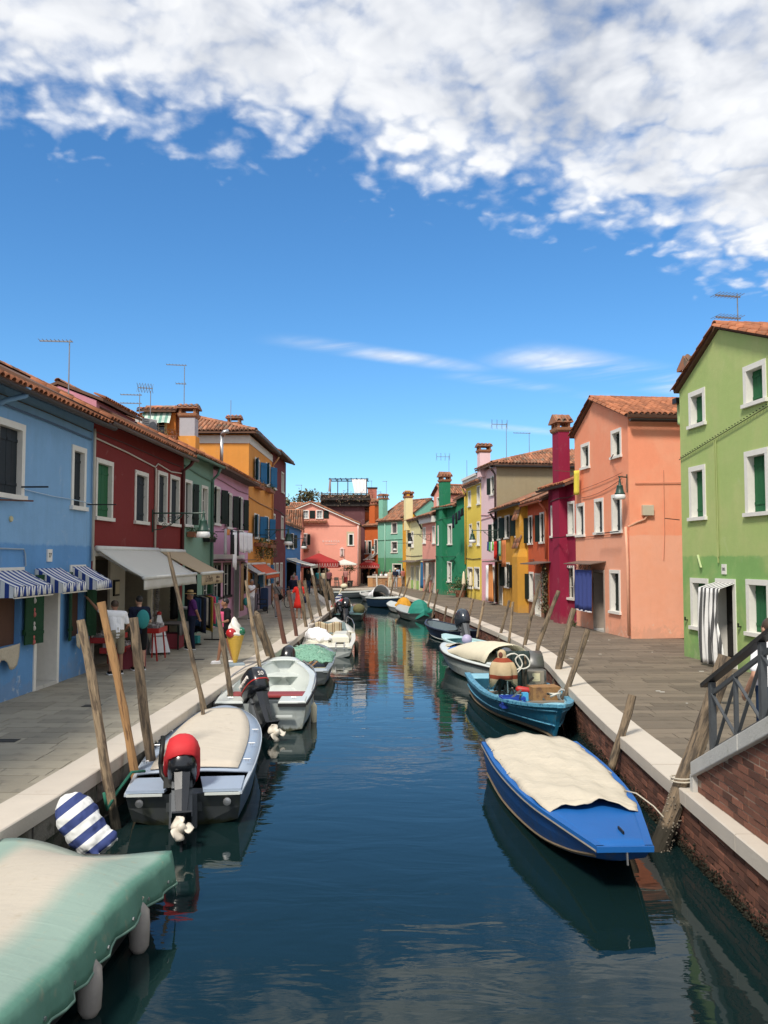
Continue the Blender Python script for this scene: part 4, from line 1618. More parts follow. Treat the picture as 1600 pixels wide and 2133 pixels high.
# --- green gable house
H = House('green_gable_house', 'apple green gabled house with dark green shutters at right edge', (8.2, 22.78), (9.1, 14.5), 6.1, 7.5, P_GREEN, gable=(2.2, 8.42))
GREENH = H
H.gl = 7.28; H.gr = 6.15
for a in ((.56, 1.45, 6.16, 7.12), (3.30, 4.25, 6.24, 7.20), (.49, 1.38, 3.69, 5.11), (3.27, 4.26, 3.67, 5.18), (.45, 1.41, .80, 2.14), (3.21, 4.20, .89, 2.18)):
    H.window(*a, 'in', GREEN, fw=.13)
H.door(1.79, 2.74, 2.16, fw=.13, room=DARKROOM)
H.walls()
H.roof_perp(ovf=.10, ove=.12, tile_left=1.0, tile_right=2.6)
chimney(H.roof, .0, .5, 6.9, 7.55, .5, .5, BRICKC, 'gable')
pipe(H.root, [(-.42, .2, 7.05), (-.42, .2, 6.7), (-.3, .15, 6.45), (-.05, .1, 6.4)], .07, basic('green_pipe', (.30, .40, .16), .6))
MB().bbox(-.55, .05, 7.02, -.30, .35, 7.18).build('gutter_hopper', GUTTER, H.root)
wire(H.root, [(.0, -.04, 5.38), (1.5, -.05, 5.62), (2.0, -.05, 5.70), (3.0, -.05, 5.86), (4.6, -.04, 6.12), (8, -.04, 6.4)], .013, basic('olive_cable', (.10, .11, .04), .7))
cp = MB()
for k in range(34):
    u = .1 + k * .135
    z = 5.40 + .165 * u
    cp.box(u, -.06, z + .01, u + .02, -.03, z + .03)
cp.build('cable_clip', IRON, H.root)
wire(H.root, [(1.92, -.035, 5.66), (1.93, -.035, 4.2), (1.95, -.035, 3.1), (2.0, -.035, 2.55)], .02, basic('green_conduit', (.30, .36, .13), .7))
wire(H.root, [(1.99, -.035, 5.66), (2.0, -.035, 4.2), (2.01, -.035, 2.7)], .014, basic('green_conduit2', (.34, .40, .16), .7))
for u, z in ((.22, .98), (1.56, .86), (2.92, 1.02), (4.4, 1.0)):
    MB().box(u, -.09, z, u + .03, -.0, z + .03).box(u, -.09, z + .031, u + .03, -.06, z + .10).build('shutter_stay', IRON, H.root)
pl = MB().box(2.12, -.025, 2.27, 2.33, -.001, 2.52).build('number_plaque', WHITE, H.root)
text_mesh('282', .10, C_BLACK, 'numerals', pl, frame((2.225, -.029, 2.395), (1, 0, 0), (0, 0, 1), (0, -1, 0)), .002)
MB().beam((-.1, -.02, 3.72), (.15, -.55, 3.75), .02, .02).build('clothes_bracket', IRON, H.root)
MB().beam((.9, -.02, 2.75), (1.15, -.06, 2.42), .05, .02).build('wall_scar', basic('pale_green_strip', (.42, .5, .25), .8), H.root)

# --- salmon corner house
H = House('salmon_corner_house', 'salmon orange corner house with blue door curtain', (7.59, 32.8), (8.16, 27.5), 7.38, 9.0, P_SALMON, gable=(2.15, 8.5))
SALMON = H
H.gl = 7.5; H.gr = 7.38
for a in ((.77, 1.71, 6.08, 7.05), (3.85, 4.77, 6.13, 7.12), (.15, 1.08, 3.50, 4.79), (2.13, 3.04, 3.54, 4.84), (3.82, 4.72, 3.54, 4.87), (3.53, 4.49, .76, 2.25), (.58, 1.62, .78, 2.21)):
    H.window(*a, 'in', NEARBLACK if a[2] > 6 else GREYSH if a[2] > 3 else NEARBLACK, fw=.12)
H.door(1.90, 3.06, 2.23, fm=basic('cement_reveal', (.36, .30, .25), .9, var=.2), room=DARKROOM, dep=.5)
H.walls()
H.roof_perp(ovf=.12, ove=.22, tile_left=.5, tile_right=5.6)
g = MB()
ring = lambda y: [(H.L + .30 + .09 * math.cos(math.pi + math.pi * k / 6), y, 7.28 + .10 * math.sin(math.pi + math.pi * k / 6)) for k in range(7)]
g.loft([ring(-.05), ring(8.5)], closed=False, caps=False).build('gutter', GUTTER, H.root, solid=.012)
pipe(H.root, [(H.L - .15, -.07, 3.7), (H.L - .08, -.07, 2.95), (H.L - .05, -.07, 2.6), (H.L - .03, -.07, .1)], .05, basic('salmon_pipe', (.80, .40, .26), .6))
wire(H.root, [(H.L + .04, .2, 5.15), (H.L + .04, 3, 5.2), (H.L + .04, 7, 5.2)], .014, basic('salmon_cable', (.5, .2, .12), .8))
wire(H.root, [(H.L + .03, 1.2, 5.6), (H.L + .03, 1.2, 3.5), (H.L + .03, 1.15, 2.6)], .012, basic('salmon_cable2', (.55, .22, .13), .8))
wire(H.root, sag((.9, -.04, 4.98), (4.9, -.06, 5.35), .12), .012, basic('red_cable', (.3, .1, .06), .8))
wire(H.root, sag((.9, -.05, 5.3), (4.9, -.05, 5.55), .03), .010, basic('red_cable', (.3, .1, .06), .8))
wire(H.root, [(.0, -.04, 3.45), (2, -.04, 3.46), (4.6, -.04, 3.48)], .009)
jb = MB().bbox(H.L + .0, .42, 4.08, H.L + .12, .80, 4.42).build('junction_box', basic('cream_box', (.52, .46, .34), .6), H.root)
wire(H.root, [(H.L + .06, .6, 4.08), (H.L + .05, .5, 3.95), (H.L + .02, .25, 3.85), (H.L - .02, -.05, 3.7)], .03, basic('salmon_cable3', (.62, .34, .22), .8))
MB().beam((3.8, -.02, 6.14), (4.9, -.35, 6.16), .025, .025).build('clothes_bracket', RUST, H.root)
MB().beam((3.1, -.3, 3.52), (5.1, -.3, 3.55), .03, .03).build('clothes_bracket', IRON, H.root)
MB().beam((.2, -.02, 6.05), (.2, -.9, 6.1), .025, .025).build('clothes_bracket', RUST, H.root)
cn = MB().prism([(.35, -.62, 2.42), (3.2, -.62, 2.42), (3.2, 0, 2.52), (.35, 0, 2.52)], (0, 0, .03)).build('door_canopy', basic('rusty_canopy', (.16, .11, .085), .7), H.root, fix=True)
sc = MB()
for i in range(6):
    pts = [(.6 + i * .48 + .13 * (1 - k / 12) * math.cos(k * .75), -.55, 2.30 + .12 * (1 - k / 12) * math.sin(k * .75)) for k in range(10)]
    sc.tube(pts, .012, 4)
sc.build('canopy_scroll', IRON, cn)

# --- crimson house with chimney breast
H = House('crimson_house', 'narrow crimson house with tall chimney breast', (7.16, 36.0), (7.585, 32.83), 5.62, 7.0, P_CRIM, rise=1.3)
CRIM = H
H.window(.35, .98, 3.54, 4.90, 'in', OLIVESH, fw=.09)
H.window(2.42, 3.16, 3.56, 4.93, 'in', OLIVESH, fw=.10)
H.window(2.05, 3.05, 1.0, 2.35, 'openL', OLIVESH, swing=.95, fw=.1)
H.walls()
H.roof_par(ov=.42, rows=4, gut=GUTTER, full=True)
b = MB()
b.loft([[(1.48, -.34, z), (2.30, -.34, z), (2.30, .05, z), (1.48, .05, z)] for z in (0, 5.0)] + [[(1.52, -.32, z), (2.26, -.32, z), (2.26, .1, z), (1.52, .1, z)] for z in (5.5, 5.51)])
b.build('chimney_breast', P_CRIM, H.root, fix=True)
chimney(H.root, 1.89, -.08, 5.4, 7.85, .74, .48, P_CRIM, 'gable')
wire(H.root, [(.3, -.04, 5.05), (1.44, -.36, 5.02), (2.33, -.36, 5.08), (2.5, -.04, 5.1), (3.2, -.04, 5.15)], .016)
MB().beam((1.9, -.6, 3.46), (3.3, -.3, 3.5), .03, .03).build('clothes_bracket', IRON, H.root)

# --- orange-red small house
H = House('orange_red_house', 'small orange red house with white door and ivy', (6.96, 40.0), (7.155, 36.03), 5.2, 6.5, P_ORR, rise=1.3)
ORR = H
H.window(.12, 1.0, 3.30, 4.67, 'open', NEARBLACK, swing=.75)
H.window(2.45, 3.3, 3.32, 4.70, 'open', NEARBLACK, swing=.75)
H.window(.2, 1.1, .62, 1.99, 'openL', NEARBLACK, swing=.8)
H.window(2.72, 3.55, .62, 2.04, 'openR', NEARBLACK, swing=.8)
H.door(1.36, 2.5, 1.95, basic('cream_door', (.72, .66, .52), .6))
H.walls()
H.roof_par(ov=.3, rows=3, full=True, single=False, gut=basic('orange_gutter', (.45, .12, .05), .5))
pipe(H.root, [(3.75, -.32, 5.1), (3.8, -.15, 4.85), (3.82, -.07, 4.7), (3.82, -.07, 2.6)], .06, basic('orange_pipe', (.5, .12, .05), .5))
MB().prism([(1.6, -.75, 2.36), (4.3, -.75, 2.36), (4.3, 0, 2.46), (1.6, 0, 2.46)], (0, 0, .04)).build('door_canopy', basic('brown_canopy', (.13, .10, .085), .7), H.root, fix=True)
wire(H.root, [(.3, -.03, 2.55), (1.3, -.03, 2.58), (1.4, -.03, 2.3)], .012)
ivy = thing('flowering_creeper', 'tall flowering creeper climbing between orange and crimson houses', 'plant', H.W(3.72, .12, 0), H.rz)
MB().tube([(0, 0, 0), (.05, 0, .9), (-.04, 0, 1.8), (.03, 0, 2.4)], .025, 6).build('stem', WOOD, ivy)
leaves(ivy, 'foliage', LEAFDRY, lambda r: (r.gauss(0, .16), -abs(r.gauss(0, .09)) + .05, r.uniform(.25, 2.4)), 650, .10, 71)
leaves(ivy, 'blossoms', FLOWERM, lambda r: (r.gauss(0, .17), -abs(r.gauss(0, .11)), r.uniform(.3, 2.35)), 260, .07, 72)

# --- ochre house
H = House('ochre_house', 'ochre yellow house with bright washing line', (6.55, 48.0), (6.955, 40.03), 5.35, 6.5, P_OCHRE, rise=1.3)
OCHRE = H
H.window(.3, 1.4, 3.66, 4.98, 'open', NEARBLACK, swing=.8)
H.window(2.35, 3.7, 3.69, 4.96, 'open', NEARBLACK, swing=.8)
H.window(5.25, 6.45, 3.72, 4.96, 'open', NEARBLACK, swing=.8)
H.door(.5, 1.6, 2.35, DARKROOM)
H.window(2.3, 3.6, 1.04, 2.41, 'open', NEARBLACK, swing=.8)
H.window(4.6, 5.7, 1.02, 2.38, 'open', NEARBLACK, swing=.85)
H.walls()
H.roof_par(ov=.38, rows=3, full=True, single=False, gut=GUTTER)
b = MB()
b.loft([[(6.6, -.5, z), (7.85, -.5, z), (7.85, .05, z), (6.6, .05, z)] for z in (0, 2.7)] + [[(6.8, -.35, z), (7.7, -.35, z), (7.7, .05, z), (6.8, .05, z)] for z in (3.1, 5.2)])
b.build('chimney_breast', P_OCHRE, H.root, fix=True)
tb = MB()
base = arc_tile(.4, .085, .85, 4)
for zz in (3.3, 4.7):
    for k in range(5):
        for j in range(2):
            M = frame((6.72 + k * .24, -.38 - (1 - j) * .10, zz - .2 + j * .28), (1, 0, 0), (0, .35, .95), (0, -.95, .35))
            tb.add([M @ Vector(q) for q in base.v], base.f)
tb.build('tile_drip', TILEJ, H.root, smooth=True)
MB().prism([(-.2, -.85, 2.40), (2.6, -.85, 2.40), (2.6, 0, 2.48), (-.2, 0, 2.48)], (0, 0, .04)).build('door_canopy', basic('brown_canopy', (.13, .10, .085), .7), H.root, fix=True)
pipe(H.root, [(.06, -.4, 5.2), (.05, -.2, 4.9), (.05, -.07, 4.7), (.05, -.07, .1)], .06, basic('brown_pipe', (.10, .05, .04), .5))

# --- light pink tall house with bare khaki flank
H = House('light_pink_house', 'tall pale pink house with bare khaki side wall', (6.06, 51.5), (6.545, 48.03), 8.0, 9.5, P_LPINK, rise=1.35)
LPINK = H
H.window(2.25, 3.1, 6.34, 7.49, 'open', NEARBLACK, swing=.75)
H.window(2.5, 3.35, 3.44, 4.72, 'open', NEARBLACK, swing=.75)
H.door(2.35, 3.1, 2.2, DARKROOM)
H.walls(side_m=P_KHAKI, flat=True)
L_, D_ = H.L, H.depth
H.roof_hip(ov=.4, run=2.6, end=1)
MB().box(L_ + .005, -.2, 7.93, L_ + .4, D_, 8.02).build('gutter', GUTTER, H.root)
chimney(H.root, .75, -.02, 7.6, 9.1, .66, .66, P_LPINK, 'flare')
pipe(H.root, [(L_ - .05, -.4, 7.95), (L_ - .05, -.2, 7.7), (L_ - .05, -.07, 7.5), (L_ - .05, -.07, .1)], .06, basic('dkbrown_pipe', (.06, .035, .03), .5))
wire(H.root, [(0, -.03, 5.3), (1.6, -.03, 5.2), (3.4, -.03, 5.35)], .02, basic('rose_cable', (.5, .28, .28), .8))
wire(H.root, [(0, -.03, 5.0), (1.6, -.03, 5.05), (3.4, -.03, 5.1)], .02, basic('rose_cable', (.5, .28, .28), .8))

# --- yellow house
H = House('yellow_house', 'lemon yellow house with white cornice and black washing', (5.58, 56.0), (6.05, 51.53), 7.35, 8, P_YELLOW, rise=.9)
YELLOWH = H
for a in ((.65, 1.55, 6.02, 7.09), (3.4, 4.3, 6.00, 7.20), (.95, 1.8, 3.41, 4.88), (3.3, 4.1, 3.41, 4.94)):
    H.window(*a, 'in', NEARBLACK, fw=.09)
H.window(.3, 1.9, .62, 2.03, 'none', pane=NEARBLACK)
H.window(2.4, 4.0, .70, 2.06, 'none', pane=NEARBLACK)
H.walls()
H.roof_par(ov=.3, rows=2, single=False)
co = MB()
for k, (z, o) in enumerate(((7.30, .10), (7.45, .18), (7.62, .26), (7.80, .34))):
    co.box(-.02, -o, z, H.L + .02, .0, z + .16)
co.build('cornice', WHITE, H.root)
pipe(H.root, [(-.05, -.25, 7.3), (-.05, -.12, 7.0), (-.05, -.08, 6.8), (-.05, -.08, 2.2)], .06, basic('yellow_pipe', (.7, .5, .1), .5))
wire(H.root, [(0, -.03, 2.6), (2.2, -.03, 2.55), (4.4, -.03, 2.6)], .02)
for u in (.95, 3.2):
    pp = thing('closed_parasol', 'small folded cream parasol before yellow house, ' + ('farther' if u < 2 else 'nearer') + ' one', 'parasol', H.W(u, .4, 0), 0, 'folded cream parasols')
    MB().tube([(0, 0, 0), (.12, 0, 1.9)], .02, 6).build('pole', WOODLT, pp)
    MB().lathe([(.02, 1.75), (.07, 1.6), (.14, .95), (.13, .85), (.03, .84)], 10).build('canopy', C_CREAM, pp, smooth=True)

# --- emerald house, two facets and a chimney breast
H = House('emerald_house', 'emerald green house with rounded front and chimney', (3.85, 61.5), (5.03, 57.5), 6.2, 8, P_EMERALD, rise=1.1)
EM = H
H.window(.45, 1.15, 3.56, 5.02, 'in', NEARBLACK, fw=.12)
H.window(2.5, 3.35, 3.56, 5.04, 'in', NEARBLACK, fw=.13)
H.window(2.38, 3.24, .91, 2.39, 'in', basic('plum_pane', (.03, .012, .015), .3), fw=.12)
H.walls()
H.roof_par(ov=.3, rows=4, full=True, single=False, gut=basic('green_gutter2', (.06, .25, .16), .5))
fx = MB()
q0 = Vector((H.L, 0, 0))
n1 = H.M.inverted() @ Vector((5.58, 56.0, 0))
fx.prism([(q0.x, q0.y, 0), (n1.x, n1.y, 0), (n1.x, n1.y + 6, 0), (q0.x, q0.y + 6, 0)], (0, 0, 6.75))
fx.build('wing_wall', P_EMERALD, H.root, fix=True)
rf = MB().prism([(q0.x - .05, q0.y - .25, 6.55), (n1.x, n1.y - .3, 6.75), (n1.x, n1.y + 4, 8.0), (q0.x - .05, q0.y + 4, 7.8)], (0, 0, .12)).build('roof', TILEU, H.root, fix=True)
tile_field(rf, (q0.x - .05, q0.y - .28, 6.68), (n1 - q0) + Vector((0, 0, .2)), (0, 4.2, 1.2), (n1 - q0).length, 3, False, seed=23)
b = MB()
b.loft([[(1.55, -.34, z), (2.25, -.34, z), (2.25, .05, z), (1.55, .05, z)] for z in (0, 6.3)])
b.build('chimney_breast', P_EMERALD, H.root, fix=True)
chimney(H.root, 1.95, -.02, 6.1, 8.1, .78, .6, P_EMERALD, 'gable')
wire(H.root, [(0, -.04, 2.75), (1.5, -.3, 2.72), (2.3, -.36, 2.7), (4.1, -.04, 2.72)], .025, basic('dkgreen_cable', (.015, .09, .05), .8))
wire(H.root, [(0, -.04, 5.35), (1.5, -.36, 5.35), (2.3, -.36, 5.4), (4.1, -.04, 5.5)], .025, basic('dkgreen_cable', (.015, .09, .05), .8))

# --- rose house and attic
H = House('rose_house', 'rose pink house with white eaves and blue curtain', (3.06, 66.0), (3.845, 61.53), 5.85, 7, P_SPINK, rise=1.2)
ROSE = H
H.window(.25, 1.25, 3.74, 5.04, 'none', pane=PALEPANE)
H.window(3.5, 4.4, 3.68, 5.03, 'none', pane=PALEPANE)
H.window(.6, 1.6, .95, 2.3, 'none', pane=NEARBLACK)
H.window(2.2, 3.3, .95, 2.3, 'none', pane=NEARBLACK)
H.door(3.5, 4.4, 2.3, DARKROOM)
H.walls()
MB().box(-.05, -.32, 5.3, H.L + .05, .0, 5.75).build('cornice', WHITE, H.root)
H.roof_par(ov=.45, rows=4, full=True, single=False, gut=GUTTER)
pipe(H.root, [(.05, -.45, 5.6), (.05, -.2, 5.2), (.05, -.08, 4.9)], .07, GUTTER)
MB().prism([(.3, -.6, 2.4), (4.5, -.6, 2.4), (4.5, 0, 2.5), (.3, 0, 2.5)], (0, 0, .04)).build('door_canopy', basic('brown_canopy', (.13, .10, .085), .7), H.root, fix=True)
H = House('rose_attic', 'pale pink gabled attic dormer above rose house', (4.0, 66.5), (4.7, 64.6), 7.6, 6.0, P_SPINK, gable=(1.0, 8.3))
H.gl = 7.6; H.gr = 7.6
H.window(.65, 1.35, 6.3, 7.45, 'none', pane=NEARBLACK)
H.walls()
H.roof_perp(ovf=.15, ove=.15, tile_left=1, tile_right=4, single=False)
flower_box(H.root, .5, 1.5, 6.1, .25, FLOWERM, .2, .15, 90, seed=15)

# --- pale lime / cream house
H = House('pale_lime_house', 'pale lime and cream house with tall cream chimney', (1.95, 73.0), (3.055, 66.03), 5.75, 7, P_PALEG, rise=1.1)
LIME = H
H.window(2.5, 3.5, 3.49, 4.85, 'openL', NEARBLACK, swing=.6)
H.door(2.2, 3.6, 1.97, basic('cream_green_door', (.62, .66, .40), .6))
H.door(4.5, 5.9, 1.99, basic('cream_green_door', (.62, .66, .40), .6))
for u in (2.4, 4.7):
    MB().box(u + .1, -.06, .05, u + 1.0, -.028, .75).build('door_panel', basic('lime_panel', (.32, .52, .14), .7), H.root)
H.walls()
H.roof_par(ov=.3, rows=3, full=True, single=False)
b = MB().box(-.02, -.012, 0, 2.1, .3, 5.2).build('cream_wall', P_PALEY, H.root)
chimney(H.root, 1.3, -.05, 5.0, 7.8, 1.0, .6, P_PALEY, 'flare')
MB().prism([(-.3, -.7, 2.25), (6.4, -.7, 2.25), (6.4, 0, 2.38), (-.3, 0, 2.38)], (0, 0, .04)).build('door_canopy', basic('brown_canopy', (.13, .10, .085), .7), H.root, fix=True)
wire(H.root, [(0, -.03, 2.8), (3, -.03, 2.75), (7, -.03, 2.8)], .02)

# ------------------------------------------------------------------ houses closing the view
P_RIVA = plaster('restaurant_pink_render', (.80, .36, .27), stain=.07)
P_BRICKRED = plaster('brick_red_render', (.50, .17, .12), stain=.12)
P_ORANGER = plaster('burnt_orange_render', (.56, .13, .035), stain=.14)
P_MINT = plaster('mint_render', (.22, .50, .38), dado=((.11, .33, .18), 2.6), wear=(.40, .60, .5), wear_amt=.5, stain=.2)
P_PLUM = plaster('plum_render', (.14, .06, .065), stain=.2)
P_DARKW = basic('dark_timber', (.035, .028, .024), .8, var=.3)

H = House('pink_restaurant', 'pink restaurant with white gable edge facing down the canal', (-8.2, 77.0), (-2.35, 77.0), 5.3, 7, P_RIVA, gable=(1.45, 7.72))
RIVA = H
H.gl = 7.15; H.gr = 5.72
for a in ((.62, 1.2, 6.25, 7.05), (1.88, 2.5, 6.25, 7.05)):
    H.window(*a, 'none', pane=PALEPANE, fw=.08)
for u in (.10, 1.26, 2.54):
    MB().box(u + .02, -.05, 6.28, u + .52, -.026, 7.0).build('shutter', NEARBLACK, H.root)
H.window(.35, 1.1, 3.75, 4.9, 'open', NEARBLACK, pane=PALEPANE, swing=.97)
H.window(4.86, 5.40, 3.75, 4.86, 'pane', pane=NEARBLACK, fw=.1)
MB().box(4.72, -.026, 3.68, 4.858, 0.0, 5.05).box(4.858, -.026, 4.862, 5.4, 0, 5.05).build('old_stone_surround', basic('old_stone', (.55, .45, .30), .9), H.root)
H.bay(.3, 3.0, 2.2, 2, DARKROOM)
H.walls()
H.roof_perp(ovf=.1, ove=.1, tile_left=1, tile_right=1, single=False)
d = Vector((H.L - 1.45, 0, 5.72 - 7.72))
MB().beam((1.38, -.13, 7.72), (H.L + .1, -.13, 5.70), .08, .2, (0, -1, 0)).build('bargeboard', WHITE, H.root)
MB().beam((-.1, -.13, 7.09), (1.48, -.13, 7.74), .08, .2, (0, -1, 0)).build('bargeboard', WHITE, H.root)
flower_box(H.root, .2, 2.9, 6.05, .35, FLOWERM, .2, .35, 320, seed=31)
flower_box(H.root, .0, 1.2, 3.45, .35, FLOWERM, .25, .4, 220, seed=32)
SIGNW = basic('sign_white', (.78, .72, .66), .7)
text_mesh('RIVAROSA', .27, SIGNW, 'lettering', H.root, frame((3.28, -.02, 4.13), (1, 0, 0), (0, 0, 1), (0, -1, 0)), .01, spacing=1.35)
text_mesh('RISTORANTE', .15, SIGNW, 'lettering', H.root, frame((3.28, -.02, 3.86), (1, 0, 0), (0, 0, 1), (0, -1, 0)), .01, spacing=1.25)
nm = MB().box(4.10, -.10, 2.75, 4.50, -.001, 3.42)
nm.prism([(4.06, -.12, 3.42), (4.54, -.12, 3.42), (4.30, -.12, 3.62)], (0, .11, 0))
n_ = nm.build('wall_shrine', basic('shrine_pink_white', (.80, .60, .55), .8), H.root, fix=True)
MB().box(4.20, -.13, 2.82, 4.40, -.101, 3.40).build('niche', basic('niche_dark', (.20, .12, .11), .8), n_)
MB().cap((4.30, -.16, 2.9), (4.30, -.16, 3.2), .05, .04).ell((4.30, -.16, 3.29), (.035, .035, .045)).build('statuette', SIGNW, n_, smooth=True)
wire(H.root, [(.0, -.03, 5.62), (3, -.03, 5.60), (5.8, -.03, 5.58)], .025, basic('pink_line', (.5, .22, .17), .8))
pipe(H.root, [(H.L - .06, -.08, 5.6), (H.L - .06, -.08, 5.2), (H.L - .06, -.08, .1)], .07, basic('pale_pink_pipe', (.75, .5, .44), .6))
chimney(H.root, -.65, .8, 0, 6.85, .8, .8, P_RIVA, 'flat')

# taller house with roof terrace behind the restaurant
H = House('roof_terrace_house', 'plum house with dark timber roof terrace and white drape', (-6.6, 86.0), (-2.0, 86.0), 8.0, 6, P_PLUM, rise=.4)
H.walls()
TER = H
dk = MB().box(.0, -.4, 7.95, 5.2, 3.5, 8.2).build('terrace_deck', P_DARKW, H.root)
for i in range(7):
    u = .1 + i * .82
    MB().box(u, -.38, 8.2, u + .08, -.30, 9.3).build('rail_post', P_DARKW, H.root)
MB().box(.05, -.37, 9.2, 5.1, -.31, 9.28).box(.05, -.36, 8.6, 5.1, -.32, 8.66).build('rail_bar', P_DARKW, H.root)
for i in range(6):
    a = .18 + i * .82
    MB().beam((a, -.34, 8.25), (a + .74, -.34, 9.2), .03, .05, (0, 1, 0)).beam((a, -.33, 9.2), (a + .74, -.33, 8.25), .03, .05, (0, 1, 0)).build('rail_brace', P_DARKW, H.root)
for u in (1.0, 1.75, 2.8, 4.75):
    MB().box(u, -.3, 8.2, u + .09, -.2, 10.75).build('pergola_post', P_DARKW, H.root)
MB().box(.85, -.4, 10.72, 5.0, -.28, 10.82).box(.85, 2, 10.72, 5.0, 2.1, 10.82).build('pergola_beam', P_DARKW, H.root)
for i in range(8):
    MB().box(.95 + i * .55, -.5, 10.82, 1.02 + i * .55, 2.2, 10.88).build('pergola_slat', P_DARKW, H.root)
MB().grid(lambda i, j: (3.55 + i * .12 - (0 if j > 2 else .0) + (-.3 + .3 * j / 6) * (1 - i / 10), -.42 + .05 * math.sin(i * 2.2), 10.75 - 1.45 * j / 6), 11, 7).build('drape', C_WHITE, H.root, smooth=True)
MB().grid(lambda i, j: (.82 + i * .05 + (.12 * (1 - j / 6)), -.42 + .03 * math.sin(i * 2.2), 10.75 - 1.3 * j / 6), 5, 7).build('drape', basic('dusky_drape', (.35, .25, .25), .8), H.root, smooth=True)
MB().box(.0, -.75, 8.55, 5.2, -.42, 8.8).build('planter', P_DARKW, H.root)
MB().box(.02, -.28, 8.2, 5.15, -.24, 9.15).build('rail_screen', P_DARKW, H.root)
leaves(H.root, 'terrace_flowers', FLOWERM, lambda r: (r.uniform(-.3, 5.4), -.45 - r.random() * .35, 9.1 + r.gauss(0, .2) - abs(r.gauss(0, .3))), 650, .16, 35)
H = House('brick_red_house', 'brick red house with square chimney behind restaurant', (-2.35, 88.0), (.1, 88.0), 8.1, 5, P_BRICKRED, rise=.7)
H.walls()
H.roof_par(ov=.25, rows=3, single=False, gut=GUTTER)
chimney(H.root, 1.1, .6, 8.0, 10.0, .95, .9, P_BRICKRED, 'none')
MB().box(.55, .08, 10.0, 1.65, 1.12, 10.12).build('chimney_rim', GUTTER, H.root)

# burnt orange house
H = House('burnt_orange_house', 'burnt orange house between restaurant and mint house', (-2.9, 87.0), (-.55, 84.5), 5.85, 4, P_ORANGER, rise=.9)
BURNT = H
H.window(.9, 1.6, 3.0, 4.4, 'in', NEARBLACK, fw=.1)
H.window(1.75, 2.4, 3.0, 4.4, 'in', NEARBLACK, fw=.1)
H.window(2.75, 3.3, 3.0, 4.5, 'in', NEARBLACK, fw=.1)
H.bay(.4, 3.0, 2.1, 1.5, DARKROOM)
H.walls()
H.roof_par(ov=.25, rows=4, full=True, single=False)
chimney(H.root, 2.3, .5, 5.8, 8.0, .85, .8, P_ORANGER, 'gable')
chimney(H.root, .2, .9, 5.8, 7.4, .9, .8, P_ORANGER, 'gable')
H.window
flower_box(H.root, .2, .8, 3.9, .3, LEAF, .3, 1.0, 220, seed=36)

# mint house
H = House('mint_green_house', 'weathered mint green house behind brick terrace wall', (-.62, 84.0), (2.2, 80.0), 6.3, 6, P_MINT, rise=2.0)
MINT = H
H.window(2.35, 3.35, 5.0, 6.1, 'pane', pane=basic('grey_pane', (.09, .085, .09), .4))
H.window(2.3, 3.4, 3.1, 4.25, 'pane', pane=basic('grey_pane', (.09, .085, .09), .4))
H.door(2.5, 4.1, 2.05, NEARBLACK)
H.walls()
H.roof_par(ov=.25, rows=4, full=True, single=False)
chimney(H.root, .5, .3, 6.2, 8.5, .72, .6, P_MINT, 'flat')
pipe(H.root, [(1.35, -.07, 6.2), (1.35, -.07, .1)], .06, basic('mint_pipe', (.3, .5, .4), .6))
wire(H.root, [(0, -.03, 4.35), (2.4, -.03, 4.4), (4.8, -.03, 4.4)], .03, basic('mint_cable', (.1, .25, .18), .8))
H = House('amber_house', 'thin amber yellow house edge beside pale lime house', (1.72, 76.5), (1.93, 74.0), 6.4, .8, plaster('amber_render', (.74, .37, .03)), rise=.5)
H.walls()
H.roof_par(ov=.2, rows=2, single=False)
chimney(H.root, 1.5, .3, 6.2, 8.7, .6, .5, MATS['amber_render'], 'none')

# plain back rows that fill gaps between roofs
H = House('back_house', 'dark roofed house behind wine red house', (-9.8, 84), (-6.7, 84), 7.2, 6, plaster('back_brown', (.30, .16, .11)), rise=1.0)
H.walls()
H.roof_par(ov=.3, rows=4, full=True, single=False)
H = House('low_tiled_house', 'low tiled salmon house beside azure house', (-8.9, 74.2), (-7.4, 74.2), 5.2, 2.0, P_RIVA, rise=1.6)
H.walls()
H.roof_par(ov=.2, rows=4, full=True, single=False)

# tree glimpsed beyond the left row
tr = thing('broadleaf_tree', 'leafy tree rising behind the wine red house', 'tree', (-9.6, 92, 0))
MB().tube([(0, 0, 0), (.1, 0, 3), (-.1, .1, 6), (.1, 0, 8)], [.3, .24, .16, .08], 8).build('trunk', WOOD, tr)
br = MB()
r = random.Random(77)
for k in range(9):
    a = r.uniform(0, 6.28); z = r.uniform(4.5, 7)
    br.tube([(0, 0, z), (1.0 * math.cos(a), 1.0 * math.sin(a), z + 1.0), (1.7 * math.cos(a), 1.7 * math.sin(a), z + 1.9)], [.09, .06, .03], 5)
br.build('limbs', WOOD, tr)
cl = [(r.gauss(0, 1.0), r.gauss(0, 1.0), r.uniform(6.0, 9.6), r.uniform(.45, .9)) for _ in range(30)]
def crown(r):
    x, y, z, s = r.choice(cl)
    return (x + r.gauss(0, s * .55), y + r.gauss(0, s * .55), z + r.gauss(0, s * .45))
leaves(tr, 'crown', LEAFDRY, crown, 4200, .36, 78)

# brick terrace wall at the head of the canal
tw = thing('terrace_wall', 'low brick wall with stone coping before seated diners', 'wall', (-1.45, 75.8, 0))
MB().box(0, 0, -.02, 3.15, .35, .78).build('wall', basic('far_brick', (.34, .17, .08), .9, var=.3, scale=8, col2=(.42, .28, .15), c2scale=4), tw)
for u in (0, 2.75):
    MB().box(u - .03, -.05, -.02, u + .43, .40, .80).build('pier', basic('far_brick_light', (.50, .27, .12), .9, var=.3, scale=8), tw)
MB().box(-.08, -.08, .80, 3.25, .45, .95).build('coping', STONE, tw)

